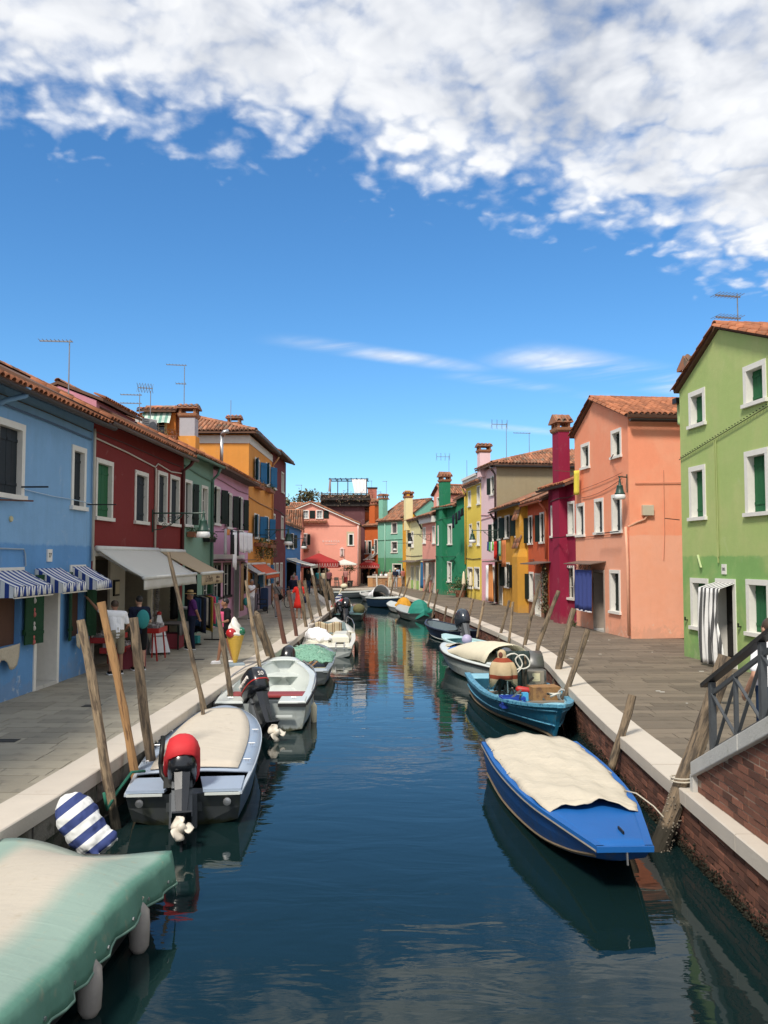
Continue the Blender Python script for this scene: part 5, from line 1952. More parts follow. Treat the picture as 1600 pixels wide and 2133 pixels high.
# ------------------------------------------------------------------ awnings
STR_BLUE = stripes('blue_white_awning', (.74, .74, .72), (.030, .06, .24), .20, 0)
STR_BLUEV = stripes('blue_white_awning_valance', (.74, .74, .72), (.030, .06, .24), .11, 0)
STR_BLUEY = stripes('blue_white_awning_cheek', (.70, .70, .68), (.030, .06, .24), .165, 1)
TRIMW = basic('awning_trim', (.62, .58, .48), .8)
for k, (u0, u1, which) in enumerate(((5.75, 7.28, 'over left shop window'), (7.78, 8.95, 'over the doorway'), (9.55, 10.42, 'nearest the red house'))):
    t = thing('striped_awning', 'small blue and white striped awning on blue house, ' + which, 'awning', BLUE.W(u0, 0, 0), BLUE.rz, 'striped awnings on the blue house')
    w = u1 - u0
    zt, zf, o = 2.44 + .02 * k, 2.16, .56
    n = 9
    def top(i, j, w=w, zt=zt, zf=zf, o=o):
        x = w * i / 12
        v = j / (n - 1)
        return (x, -.02 - o * v, zt + (zf - zt) * v - .02 * math.sin(v * 3.1) - .012 * math.sin(i * 1.6) * v)
    MB().grid(top, 13, n).build('canopy', STR_BLUE, t, smooth=True, solid=.008)
    def val(i, j, w=w, zf=zf, o=o):
        x = w * i / 24
        return (x, -.02 - o - .01 - .015 * math.sin(i * 1.9) * j, zf - j * .085 + .0 - (.012 * abs(math.sin(i * .8)) if j == 2 else 0))
    MB().grid(val, 25, 3).build('valance', STR_BLUEV, t, smooth=True, solid=.006)
    for x in (0, w):
        MB().grid(lambda i, j, x=x: (x + (.004 if x else -.004), -.02 - o * i / 8, (zt + (zf - zt) * i / 8) * (1 - j) + (zf - .19) * j), 9, 2).build('cheek', STR_BLUEY, t, solid=.006)
    MB().box(-.02, -.02 - o - .03, zf - .205, w + .02, -.02 - o + .0, zf - .185).build('trim', TRIMW, t)


def big_awning(label, house, u0, u1, zt, zf, out, m, val, frame_m, group=None, txt=None, name='shop_awning', val_m=None):
    t = thing(name, label, 'awning', house.W(u0, 0, 0), house.rz, group)
    w = u1 - u0
    MB().grid(lambda i, j: (w * i / 8, -.08 - out * j / 8, zt + (zf - zt) * j / 8 - .03 * math.sin(math.pi * j / 8)), 9, 9).build('canopy', m, t, smooth=True, solid=.012)
    MB().tube([(0, -.08, zt), (w, -.08, zt)], .07, 10).build('roller', frame_m, t, smooth=True)
    MB().tube([(-.03, -.08 - out, zf), (w + .03, -.08 - out, zf)], .05, 10).build('front_bar', frame_m, t, smooth=True)
    if val:
        MB().grid(lambda i, j: (w * i / 30, -.08 - out - .01 * math.sin(i * 1.1) * j, zf - .03 - val * j / 3), 31, 4).build('valance', val_m or m, t, smooth=True, solid=.006)
    for x in (.12, w - .12):
        e = (x + (.5 if x < w / 2 else -.5), -.08 - out * .45, (zt + zf) / 2 - .18)
        MB().beam((x, -.06, zt - .1), e, .05, .04).beam(e, (x, -.08 - out, zf - .02), .05, .04).build('arm', STEEL, t)
    if txt:
        for s_, sz, x, z, sh in txt:
            text_mesh(s_, sz, basic('brown_print', (.10, .06, .035), .8), 'lettering', t, frame((x, -.08 - out - .02, z), (1, 0, 0), (0, 0, 1), (0, -1, 0)), .002, shear=sh)
    return t


AW_WHITE = basic('white_awning', (.86, .85, .79), .8, var=.06, scale=3, glow=.4)
AW_WHITEV = basic('white_awning_valance', (.74, .72, .66), .85, var=.14, scale=4, glow=.3)
AW_BEIGE = basic('beige_awning', (.62, .49, .32), .8, var=.08, scale=3, glow=.3)
AW_RED = basic('red_awning', (.42, .028, .025), .8, var=.1, scale=3, glow=.25)
AW_ORANGE = basic('orange_awning', (.66, .10, .02), .8, var=.1, scale=3)
AW_FRAME = basic('awning_frame', (.66, .65, .60), .5)
big_awning('wide white awning of souvenir shop in red house', RED, .10, 4.85, 2.90, 2.20, 1.15, AW_WHITE, .26, AW_FRAME, val_m=AW_WHITEV)
big_awning('beige awning with brown lettering on its valance', RED, 5.05, 7.75, 2.88, 2.20, 1.28, AW_BEIGE, .32, AW_FRAME,
           txt=[('La Perla', .27, .85, 2.02, .3), ('collezioni', .13, 2.0, 2.06, 0), ('abbigliamento', .09, 2.0, 1.93, 0)])
big_awning('small grey awning before orange house', PINKH, 6.0, 7.7, 2.36, 1.92, .72, basic('grey_awning', (.38, .37, .36), .8), 0, AW_FRAME)
big_awning('bright orange awning on the orange house', ORANGEH, .4, 4.8, 2.35, 1.86, .75, AW_ORANGE, .2, AW_FRAME)
big_awning('long white awning on azure house beside red parasol', AZURE, .4, 7, 2.55, 2.05, 1.7, AW_WHITE, .16, AW_FRAME, val_m=AW_WHITEV)

# restaurant parasols
def square_parasol(label, loc, w, ze, za, m, val, trim=None, rz=0.0, name='parasol', txt=None):
    t = thing(name, label, 'parasol', loc, rz)
    MB().tube([(0, 0, 0), (0, 0, za + .15)], .035, 8).build('pole', WOODOR if m is AW_RED else STEEL, t)
    MB().bbox(-.35, -.35, 0, .35, .35, .08).build('base', GREYPL, t)
    h = w / 2
    cn = MB()
    n = 8
    ringo = []
    for (sx, sy) in ((-1, -1), (0, -1), (1, -1), (1, 0), (1, 1), (0, 1), (-1, 1), (-1, 0)):
        ringo.append((sx, sy))
    cn.loft([[(sx * h * k, sy * h * k, za + (ze - za) * (k ** .9) - (.03 * (k) if abs(sx) + abs(sy) == 1 else 0)) for sx, sy in ringo] for k in (1, .66, .33, .04)])
    cn.build('canopy', m, t)
    if val:
        v = MB()
        v.loft([[(sx * (h + o), sy * (h + o), z) for sx, sy in ringo] for o, z in ((.0, ze + .02), (.02, ze - val))], caps=False)
        v.build('valance', m, t, solid=.01)
        if trim:
            tr = MB()
            k = int(w / .22)
            for i in range(k):
                x = -h + (i + .5) * w / k
                a = w / k / 2
                pts = [(x - a, -h - .04, ze - val * .2), (x - a * .6, -h - .04, ze - val * .75), (x, -h - .04, ze - val * .85), (x + a * .6, -h - .04, ze - val * .75), (x + a, -h - .04, ze - val * .2)]
                tr.tube(pts, .02, 4)
            tr.build('scalloped_trim', trim, t)
    if txt:
        for s_, sz, z in txt:
            text_mesh(s_, sz, SIGNW, 'lettering', t, frame((0, -h * .62, z), (1, 0, 0), (0, .75, .5), (0, -.5, .75)), .01)
    return t


square_parasol('large red square parasol with scalloped trim outside pink restaurant', (-5.75, 73.2, 0), 3.6, 2.25, 3.05, AW_RED, .5, basic('pink_trim', (.62, .38, .34), .8))
square_parasol('white parasol beside the large red one', (-3.55, 74.0, 0), 2.2, 2.08, 2.5, AW_WHITE, .1)
square_parasol('red parasol with white lettering by burnt orange house', (-1.45, 80.0, 0), 2.0, 1.95, 2.5, AW_RED, .35, basic('pink_trim', (.62, .38, .34), .8), txt=[('RIVA ROSA', .22, 2.42), ('Ristorante', .16, 2.22)])
big_awning('small white awning at side of burnt orange house', BURNT, 2.2, 3.1, 2.9, 2.4, .9, AW_WHITE, 0, AW_FRAME)

# restaurant tables and chairs, seen as pale furniture
def bar_table(loc, label):
    t = thing('bistro_table', label, 'table', loc, 0, 'tables outside the pink restaurant')
    MB().box(-.4, -.4, .72, .4, .4, .76).build('table_top', basic('pale_wood', (.5, .44, .36), .6), t)
    for sx in (-1, 1):
        for sy in (-1, 1):
            MB().box(sx * .35 - .025, sy * .35 - .025, 0, sx * .35 + .025, sy * .35 + .025, .72).build('leg', MATS['pale_wood'], t)
    return t


def chair(loc, rz, label, m, group, name='chair'):
    t = thing(name, label, 'chair', loc, rz, group)
    MB().box(-.2, -.2, .43, .2, .2, .47).build('seat', m, t)
    MB().box(-.2, .17, .62, .2, .2, .9).build('backrest', m, t)
    for sx in (-1, 1):
        for sy in (-1, 1):
            MB().box(sx * .18 - .018, sy * .18 - .018, 0, sx * .18 + .018, sy * .18 + .018, .43 if sy < 0 else .9).build('leg', m, t)
    return t


PALEW = basic('pale_wood', (.5, .44, .36), .6)
for i, x in enumerate((-4.6, -3.7)):
    bar_table((x, 73.5, 0), 'pale bistro table below white parasol, ' + ('left' if i == 0 else 'right') + ' one')
for i, (x, y) in enumerate(((-5.1, 73.3), (-4.15, 73.2), (-3.25, 73.3))):
    chair((x, y, 0), R(20 * i), ('leftmost', 'middle', 'rightmost')[i] + ' pale wooden chair below white parasol', PALEW, 'pale chairs outside the restaurant')
bl = thing('potted_bush', 'dark clipped bush in pot under white parasol', 'plant', (-3.1, 75.4, 0))
MB().lathe([(.22, 0), (.3, .5), (.33, .55)], 12).build('pot', GREYPL, bl)
MB().tube([(0, 0, .5), (0, 0, 1.5)], .04, 6).build('trunk', WOOD, bl)
leaves(bl, 'crown', LEAF, lambda r: (r.gauss(0, .35), r.gauss(0, .3), 1.7 + r.gauss(0, .2)), 500, .12, 91)

# ------------------------------------------------------------------ street lamps
wall_lamp('street_lamp', 'green street lamp on long scrolled bracket of the red house', RED.W(4.55, .02, 3.98), (1, .0), 1.55, scale=.9)
wall_lamp('street_lamp', 'green street lamp on scrolled bracket of tall orange house', ORANGEH.W(3.6, .02, 4.1), (1, .02), 1.5, scale=1.0)
wall_lamp('street_lamp', 'street lamp on bracket of small azure house', AZURE.W(.3, .02, 4.0), (1, .02), 1.3, scale=.9, m=IRON)
wall_lamp('street_lamp', 'green street lamp on corner of the salmon house', SALMON.W(5.22, .02, 5.36), (-.82, -.55), .42, drop=.1, scale=.82, plain=True)
wall_lamp('street_lamp', 'green street lamp reaching out from light pink house', OCHRE.W(.6, .02, 4.22), (-1, .12), 1.55, scale=.9)
wall_lamp('street_lamp', 'street lamp on bracket between rose and lime houses', ROSE.W(3.0, .02, 4.42), (-1, .1), 1.6, scale=.9, m=IRON)
wall_lamp('street_lamp', 'small street lamp on the burnt orange house', BURNT.W(3.1, .02, 3.95), (-.6, -.8), .6, scale=.8, plain=True)
wall_lamp('street_lamp', 'small dark street lamp by mint house door', LIME.W(.5, .02, 3.9), (-1, .1), 1.1, scale=.8, m=IRON, plain=True)
fl = thing('wall_floodlight', 'small green floodlight on arm of the emerald house', 'lamp', EM.W(4.0, .02, 2.35), EM.rz)
MB().beam((0, 0, 0), (.9, -.5, .05), .03, .03).build('arm', IRONG, fl)
MB().bbox(-.35, -.3, -.02, -.05, -.05, .14).build('lamp_head', IRONG, fl)

# ------------------------------------------------------------------ aerials
aerial('aerial', 'single-boom aerial above the blue house roof', (-8.5, 22.1, 7.05), 1.5, [(1.46, .78, 9, .3, 'flat')], R(6))
aerial('aerial', 'twin-boom aerial on the green gabled house', GREENH.W(2.05, -.6, 8.35), 1.05, [(.98, .62, 8, .45, 'flat'), (.42, .62, 8, .45, 'flat')], R(12))
aerial('aerial', 'aerial with single boom behind the pink attic room', (-8.5, 34.9, 8.7), 2.1, [(2.15, .75, 7, .3, 'flat'), (1.35, .35, 4, .5, 'flat')], R(10))
aerial('aerial', 'low twin-boom aerial over the pink attic room', (-9.5, 31.9, 8.1), .95, [(.88, .72, 7, .2, 'flat'), (.55, .72, 7, .2, 'flat')], R(8))
aerial('aerial', 'short aerial with fan of rods above rooftop room', (-9.5, 33.4, 8.7), .75, [(.85, .5, 6, .35, 'up')], R(20))
aerial('aerial', 'plain thin mast beside chimney of tall orange house', ORANGEH.W(6.3, -2.1, 9.4), 2.0, [], 0)
aerial('aerial', 'aerial with upright rods above pale pink chimney', LPINK.W(2.2, -1.0, 9.0), 1.75, [(1.65, .9, 4, .55, 'up')], R(10))
aerial('aerial', 'single-boom aerial on khaki flanked hip roof', (9.0, 51, 9.3), 1.1, [(1.05, 1.0, 6, .2, 'flat')], R(8))
aerial('aerial', 'aerial with upright rods above rose attic', (5.2, 66, 8.2), 2.6, [(2.5, 1.0, 4, .6, 'up')], R(6))
aerial('aerial', 'steel flue-like mast on the yellow house', (5.75, 57.2, 7.9), 1.5, [], 0)
aerial('aerial', 'thin aerial left of the roof terrace', (-8.6, 86, 7.6), 2.6, [(2.55, .6, 4, .2, 'flat')], 0)
aerial('aerial', 'thin aerial left of the mint chimney', (-.35, 86, 6.6), 2.9, [(2.85, .6, 4, .2, 'flat')], 0)
aerial('aerial', 'thin aerial above the mint chimney', (.25, 86, 8.2), 2.4, [(2.35, .4, 3, .2, 'flat')], 0)
aerial('aerial', 'thin aerial right of the roof terrace drape', (-1.35, 90, 9.6), 1.4, [(1.35, .5, 3, .2, 'flat')], 0)

# ------------------------------------------------------------------ washing and curtains
line = tag(MB().tube(sag((-5.92, 30.6, 3.74), (-5.92, 37.4, 3.78), .05), .012, 5).build('clothes_line', CABLE), 'washing line along front of the mauve pink house', 'clothes line')
def hang(y0, y1, drop, m, label, name='garment', group=None, x=-5.92, z=3.74, folds=2, amp=.03, taper=.9):
    return hung_cloth(name, label, 'laundry', m, (x, y0, z), (x + .02, y1, z), drop, folds, amp, group, nu=9, nv=6, taper=taper)
C_LGREY = cloth('light_grey_cloth', (.40, .39, .40))
hang(30.7, 31.05, .95, C_LGREY, 'grey shirt at near end of the mauve house washing line')
hang(31.15, 31.7, .22, C_ORANGE, 'orange cloth on mauve house washing line')
hang(31.2, 31.9, .75, C_BLACK, 'black top hanging below orange cloth', x=-5.8, z=3.55)
hang(32.0, 32.3, .85, C_NAVY, 'navy garment between black top and white trousers')
hang(32.4, 32.75, 1.45, C_WHITE, 'long white trousers, nearer leg of washing', name='trousers', folds=1)
hang(32.85, 33.25, 1.55, C_WHITE, 'long white trousers beside black cloth on washing line', name='trousers', folds=1)
hang(33.35, 33.6, 1.0, C_BLACK, 'narrow black garment right of white trousers')
for k in range(7):
    hang(33.85 + k * .48, 34.25 + k * .48, .80 + .04 * (k % 3), C_WHITE, 'white shirt, ' + ('nearest', 'second', 'third', 'fourth', 'fifth', 'sixth', 'farthest')[k] + ' in the row of seven on mauve house washing line', name='shirt', group='row of white shirts')
hung_cloth('door_curtain', 'cream curtain in doorway of the mauve pink house', 'curtain', C_CREAM, PINKH.W(4.5, .55, 2.4), PINKH.W(5.6, .35, 2.4), 1.9, 4, .05)
hung_cloth('door_curtain', 'brown curtain beside cream one on mauve house', 'curtain', cloth('tan_cloth', (.30, .19, .10)), PINKH.W(3.75, .4, 2.4), PINKH.W(4.4, .4, 2.4), 2.0, 3, .04)
# ochre house washing
tag(MB().tube(sag(OCHRE.W(.9, .75, 3.55), OCHRE.W(6.9, .75, 3.62), .05), .012, 5).build('clothes_line', CABLE), 'washing line along front of the ochre house', 'clothes line')
r = random.Random(61)
for k, (u, w, dr, m, lb) in enumerate(((1.0, .5, .5, C_BLUE, 'dark blue garment at far end'), (1.6, .45, .55, C_GREENC, 'bright green garment'), (2.15, .3, .6, C_WHITE, 'small white garment'),
                          (2.55, .4, .5, basic('lime_cloth', (.25, .6, .1), .9), 'lime green garment'), (3.05, .5, .95, C_RED, 'red garment'), (3.6, .3, .85, C_RED, 'narrow red garment'),
                          (4.0, .4, 1.05, C_BLACK, 'dark long garment'), (4.5, .55, .8, basic('mint_cloth', (.2, .5, .32), .9), 'mint green garment'), (5.25, 1.1, 1.35, cloth('rust_towel', (.60, .20, .07)), 'long rust orange towel'))):
    hung_cloth('garment', lb + ' on the ochre house washing line', 'laundry', m, OCHRE.W(u, .75, 3.54), OCHRE.W(u + w, .75, 3.54), dr, 2, .03, nu=9, nv=6)
for k in range(4):
    hung_cloth('garment', ('first', 'second', 'third', 'fourth')[k] + ' black garment on yellow house washing line, from the left', 'laundry', C_BLACK if k % 2 else C_NAVY, YELLOWH.W(.2 + k * .95, 1.0, 5.45 + .1 * k), YELLOWH.W(.95 + k * .95, 1.0, 5.5 + .1 * k), .85 - .12 * k, 2, .05, nu=9, nv=6)
tag(MB().tube(sag(YELLOWH.W(.0, 1.0, 5.5), YELLOWH.W(4.2, 1.0, 5.85), .03), .012, 5).build('clothes_line', CABLE), 'washing line high on the yellow house', 'clothes line')
hung_cloth('towel', 'yellow towel on pole of the salmon house', 'laundry', C_YELLOW, SALMON.W(.55, .22, 6.06), SALMON.W(.98, .16, 6.04), .95, 1, .03)
# door curtains
hung_cloth('door_curtain', 'blue curtain over door of salmon house', 'curtain', cloth('cornflower_cloth', (.06, .085, .28)), SALMON.W(1.15, .45, 2.22), SALMON.W(2.95, .45, 2.22), 1.50, 4, .035, hem=.02)
hung_cloth('curtain_trim', 'white fringe along bottom of blue door curtain', 'curtain', C_WHITE, SALMON.W(1.15, .452, .74), SALMON.W(2.95, .452, .74), .05, 4, .035)
STRG = stripes('grey_white_curtain', (.76, .75, .72), (.085, .085, .085), .185, 0, .46)
cur = thing('striped_door_curtain', 'grey and white striped curtain blowing out of green house door', 'curtain', GREENH.W(1.72, 0, 0), GREENH.rz)
def cp_(i, j):
    u = i / 28; v = j / 14
    x = (u * 1.0) + .10 * v + (.16 * math.sin(v * 5.5) * u * u * (-1)) * (1 - v * .4)
    out = .44 - .04 * u + .035 * math.sin(u * 22) * (.3 + v) + .05 * math.sin(v * 3)
    return (x, -out, 1.93 + .0 * u - v * 1.86)
MB().grid(cp_, 29, 15).build('curtain', STRG, cur, smooth=True, solid=.008)
MB().grid(lambda i, j: (i / 28.0, -.44 * j / 3 + .04 * (i / 28) * j / 3, 2.06 - .13 * j / 3), 29, 4).build('curtain_top', STRG, cur, smooth=True, solid=.008)
hung_cloth('door_curtain', 'orange curtain in doorway of ochre house', 'curtain', C_ORANGE, OCHRE.W(.5, .6, 2.3), OCHRE.W(1.7, .6, 2.3), 2.1, 4, .06)
hung_cloth('door_curtain', 'white curtain in doorway of light pink house', 'curtain', C_WHITE, LPINK.W(2.3, .35, 2.2), LPINK.W(3.2, .35, 2.2), 2.1, 3, .05)
hung_cloth('door_curtain', 'blue curtain at window of rose house', 'curtain', basic('azure_cloth', (.02, .13, .28), .9), ROSE.W(1.5, .5, 2.3), ROSE.W(2.3, .5, 2.3), 2.0, 3, .05)
hung_cloth('door_curtain', 'cream curtain in doorway of the rose house', 'curtain', cloth('stone_cloth', (.52, .46, .38)), ROSE.W(3.4, .5, 2.3), ROSE.W(4.4, .5, 2.3), 2.2, 3, .06)
hung_cloth('lace_cloth', 'crocheted cream lace at left shop window of blue house', 'lace', basic('lace', (.5, .44, .33), .9, var=.3, scale=30), BLUE.W(5.9, .14, 1.02), BLUE.W(6.95, .14, 1.05), .34, 3, .02, hem=.35)
hung_cloth('lace_cloth', 'crocheted cream lace at window nearest red house', 'lace', MATS['lace'], BLUE.W(9.55, .14, .98), BLUE.W(10.1, .14, 1.0), .26, 3, .02, hem=.35)
r = random.Random(63)
for k in range(4):
    ch = tag(MB().tube([(0, 0, .12), (0, 0, 0)], .01, 5).ell((0, 0, -.06), (.04, .025, .05)).ell((0, 0, -.15), (.055, .03, .06)).build('hanging_souvenir', basic('souvenir_%d' % (k % 2), ((.55, .5, .45), (.5, .12, .1))[k % 2], .6), None, smooth=True),
             ('topmost', 'second', 'third', 'lowest')[k] + ' souvenir hanging on open green shutter of blue house', 'souvenir', 'souvenirs on the green shutter')
    ch.location = BLUE.W(7.5, .13, 1.98 - .27 * k)

# ------------------------------------------------------------------ shop displays on the left quay
def tray_stand(label, loc, rz, tiers, w, d):
    t = thing('display_stand', label, 'display stand', loc, rz)
    for i, (z, off) in enumerate(tiers):
        tb = MB().box(-w / 2, -d / 2 + off, z, w / 2, d / 2 + off, z + .02)
        for a in ((-w / 2, -d / 2 + off - .01, w / 2, -d / 2 + off + .01), (-w / 2, d / 2 + off - .01, w / 2, d / 2 + off + .01), (-w / 2 - .01, -d / 2 + off, -w / 2 + .01, d / 2 + off), (w / 2 - .01, -d / 2 + off, w / 2 + .01, d / 2 + off)):
            tb.box(a[0], a[1], z, a[2], a[3], z + .13)
        tr = tb.build('tray', REDSTAND, t)
        gm = MB()
        for k in range(70):
            x, y = r.uniform(-w / 2 + .06, w / 2 - .06), r.uniform(-d / 2 + .05, d / 2 - .05) + off
            s = r.uniform(.03, .07)
            gm.box(x - s, y - s * .7, z + .02, x + s, y + s * .7, z + .03 + r.uniform(.05, .2))
        kind(gm.build('goods', GOODS, tr), 'stuff')
    zt = tiers[-1][0]
    for sx in (-1, 1):
        MB().beam((sx * (w / 2 - .03), -d / 2 + tiers[0][1] + .03, 0), (sx * (w / 2 - .03), -d / 2 + tiers[0][1] + .1, zt), .035, .035).build('leg', REDSTAND, t)
        MB().beam((sx * (w / 2 - .03), d / 2 + tiers[-1][1] - .03, 0), (sx * (w / 2 - .03), d / 2 + tiers[-1][1] - .05, zt + .12), .035, .035).build('leg', REDSTAND, t)
    return t


tray_stand('two-tier red souvenir stand beside man in white shirt', (-6.62, 20.45, 0), R(90), [(.42, -.16), (.66, .16)], 1.5, .5)
tray_stand('tall single red tray of trinkets under white awning', (-6.05, 22.0, 0), R(90), [(.72, 0)], .85, .42)
bx = thing('red_crate', 'red crate standing behind white-shirted man', 'crate', (-6.1, 20.3, 0), R(10))
MB().box(-.28, -.2, 0, .28, .2, .52).build('body', basic('crate_red', (.25, .03, .045), .6), bx)
MB().box(-.30, -.22, .47, .30, .22, .521).build('rim', basic('crate_red2', (.32, .05, .06), .6), bx)
pm = thing('pyramid_sign', 'white pyramid display sign with red knob under awning', 'sign', (-6.28, 23.25, 0), R(25))
MB().loft([[(sx * a, sy * a, z) for sx, sy in ((-1, -1), (1, -1), (1, 1), (-1, 1))] for a, z in ((.27, .06), (.045, 1.08))]).build('body', C_WHITE, pm)
MB().lathe([(.06, 1.08), (.07, 1.14), (.03, 1.18)], 10).build('knob', REDSTAND, pm)
for sx in (-1, 1):
    for sy in (-1, 1):
        MB().box(sx * .24 - .02, sy * .24 - .02, 0, sx * .24 + .02, sy * .24 + .02, .06).build('foot', GREYPL, pm)
MB().box(-.175, -.19, .50, .175, .19, .52).build('band', GREYPL, pm)
gb = thing('notice_board', 'grey leaning display board behind white pyramid sign', 'board', (-6.55, 22.9, 0), R(80))
MB().prism([(-.4, 0, 0), (.4, 0, 0), (.34, .25, 1.2), (-.34, .25, 1.2)], (0, .03, 0)).build('panel', basic('grey_board', (.22, .22, .21), .7), gb, fix=True)
MB().beam((0, .5, 0), (0, .27, 1.1), .04, .04).build('prop', GREYPL, gb)
tb = thing('cloth_table', 'small table under dark cloth beside pyramid sign', 'table', (-6.25, 24.7, 0), R(90))
MB().box(-.5, -.3, .70, .5, .3, .74).build('table_top', WOOD, tb)
MB().grid(lambda i, j: (-.52 + 1.04 * i / 16, -.32 - .03 * math.sin(i * 1.3) * j, .745 - .33 * j / 2), 17, 3).build('cloth', C_GREY, tb, smooth=True, solid=.008)
MB().box(-.52, -.32, .745, .52, .32, .755).build('cloth_top', C_GREY, tb)
for sx in (-1, 1):
    for sy in (-1, 1):
        MB().box(sx * .45 - .02, sy * .26 - .02, 0, sx * .45 + .02, sy * .26 + .02, .7).build('leg', IRON, tb)
MB().bbox(-.35, -.25, .02, .3, .25, .45).build('red_box', basic('crate_red', (.25, .03, .045), .6), tb)
rk = thing('clothes_rack', 'clothes rail with dresses outside the sage green house', 'clothes rack', (-5.68, 26.1, 0), R(78))
MB().tube([(-.75, 0, 1.5), (.75, 0, 1.5)], .018, 8).build('rail', IRON, rk)
for sx in (-1, 1):
    MB().tube([(sx * .72, 0, .05), (sx * .72, 0, 1.5)], .018, 8).build('upright', IRON, rk)
    MB().beam((sx * .72, -.28, .05), (sx * .72, .28, .05), .05, .04).build('foot', IRON, rk)
cl_ = [C_JEAN, C_BLACK, C_NAVY, cloth('flower_print', (.30, .26, .22), .5), C_BLACK, cloth('mustard_cloth', (.35, .24, .05)), cloth('hot_pink', (.68, .06, .16)), C_TEAL]
for k in range(8):
    x = -.65 + k * .185
    MB().grid(lambda i, j: (x + .03 * math.sin(i * 1.7 + k), -.22 + .44 * i / 8, 1.48 - (.06 * abs(i - 4) / 4) - (.85 + .12 * (k % 3)) * j / 5), 9, 6).build('dress', cl_[k], rk, smooth=True, solid=.03)
MB().box(-.8, -.2, .08, -.6, .2, .3).build('bag', C_TEAL, rk)
dk_ = tag(MB().grid(lambda i, j: (.02 * math.sin(i * 1.5), -.3 + .6 * i / 8, 2.05 - 1.25 * j / 6), 9, 7).build('hanging_coat', C_BLACK, None, smooth=True, solid=.12), 'black clothes hanging behind man in purple', 'clothes')
dk_.location = (-6.45, 25.6, 0)
cb = thing('counter_cabinet', 'sage green counter cabinet outside green house', 'cabinet', (-6.3, 26.6, 0), R(90))
MB().bbox(-.45, -.2, 0, .45, .2, 1.05).build('body', P_GREYGREEN, cb)
MB().box(-.48, -.23, 1.05, .48, .23, 1.09).build('counter_top', C_WHITE, cb)

# giant ice-cream cone statue
ic = thing('ice_cream_statue', 'giant ice cream cone statue with waffle cone by the kerb', 'statue', (-3.70, 20.75, 0), R(15))
ic.scale = (.76, .76, .74)
MB().bbox(-.30, -.24, 0, .30, .24, .10, .03).build('base', basic('base_blue_grey', (.24, .30, .34), .7), ic)
nn, mm = 48, 60
wc = MB()
rings = []
for j in range(mm + 1):
    t_ = j / mm
    z = .08 + t_ * .95
    rr = .055 + .235 * t_
    ring = []
    for i in range(nn):
        a = 2 * math.pi * i / nn
        g1 = abs(math.sin(9 * a + t_ * 18)); g2 = abs(math.sin(9 * a - t_ * 18))
        ring.append(((rr - .022 * (1 - min(g1, g2) ** .4)) * math.cos(a), (rr - .022 * (1 - min(g1, g2) ** .4)) * math.sin(a), z))
    rings.append(ring)
wc.loft(rings).build('waffle_cone', basic('waffle_yellow', (.60, .38, .06), .5, var=.15, scale=12), ic, smooth=True)
sw = MB()
rings = []
for j in range(50):
    t_ = j / 49
    z = 1.0 + t_ * .62
    rr = .30 * (1 - t_) ** .8 + .01
    if t_ < .12:
        rr = .26 + .3 * t_
    rings.append([((rr * (1 + .09 * math.sin(4 * a + t_ * 16))) * math.cos(a) - .05 * t_, (rr * (1 + .09 * math.sin(4 * a + t_ * 16))) * math.sin(a), z + .02 * math.sin(4 * a + t_ * 16)) for a in [2 * math.pi * i / 32 for i in range(32)]])
sw.loft(rings).build('whipped_cream', basic('cream_white', (.74, .72, .66), .5, var=.04), ic, smooth=True)
MB().ell((-.14, -.13, 1.10), (.18, .17, .17), 20, 14).build('red_scoop', basic('gloss_red', (.42, .018, .02), .25, coat=.4), ic, smooth=True)
MB().ell((.19, -.10, 1.14), (.13, .14, .15), 20, 14).build('green_scoop', basic('gloss_green', (.01, .13, .06), .25, coat=.4), ic, smooth=True)

# chair, blue bins, bicycle beside the orange house
t = thing('metal_chair', 'black metal armchair outside tall orange house', 'chair', (-5.85, 39.9, 0), R(100))
MB().box(-.24, -.24, .42, .24, .24, .46).build('seat', IRON, t)
MB().box(-.24, .2, .55, .24, .23, .92).build('backrest', IRON, t)
for sx in (-1, 1):
    MB().tube([(sx * .24, -.26, 0), (sx * .24, -.22, .66), (sx * .24, .22, .68)], .016, 6).build('armrest', IRON, t)
    MB().tube([(sx * .24, .26, 0), (sx * .24, .2, .92)], .016, 6).build('leg', IRON, t)
t = thing('hand_truck', 'dark blue hand truck with sacks beside metal chair', 'hand truck', (-5.95, 41.4, 0), R(95))
MB().bbox(-.28, -.18, .12, .28, .18, 1.15, .04).build('load', basic('sack_blue', (.02, .05, .13), .7), t)
for sx in (-1, 1):
    MB().lathe([(.13, -.03), (.13, .03)], 14).xf(Matrix.Translation((sx * .33, -.05, .13)) @ Matrix.Rotation(R(90), 4, 'Y')).build('wheel', BLACKPL, t)
    MB().tube([(sx * .26, .2, .1), (sx * .26, .26, 1.35)], .018, 6).build('handle', IRON, t)
t = thing('bicycle', 'black bicycle leaning near wine red house', 'bicycle', (-5.35, 43.6, 0), R(60))
for x in (-.52, .52):
    w_ = MB()
    w_.tube([(x + .33 * math.cos(a), 0, .34 + .33 * math.sin(a)) for a in [2 * math.pi * k / 24 for k in range(25)]], .022, 6, caps=False)
    wh = w_.build('wheel', BLACKPL, t, smooth=True)
    sp = MB()
    for k in range(8):
        sp.beam((x, 0, .34), (x + .32 * math.cos(k * .785), 0, .34 + .32 * math.sin(k * .785)), .006, .006)
    sp.build('spokes', STEEL, wh)
fr_ = MB()
for a, b in (((-.52, 0, .34), (-.1, 0, .3)), ((-.52, 0, .34), (-.18, 0, .82)), ((-.1, 0, .3), (-.2, 0, .92)), ((-.1, 0, .3), (.36, 0, .78)), ((-.18, 0, .82), (.34, 0, .86)), ((.34, 0, .9), (.52, 0, .34))):
    fr_.tube([a, b], .018, 6)
fr_.build('frame', IRON, t)
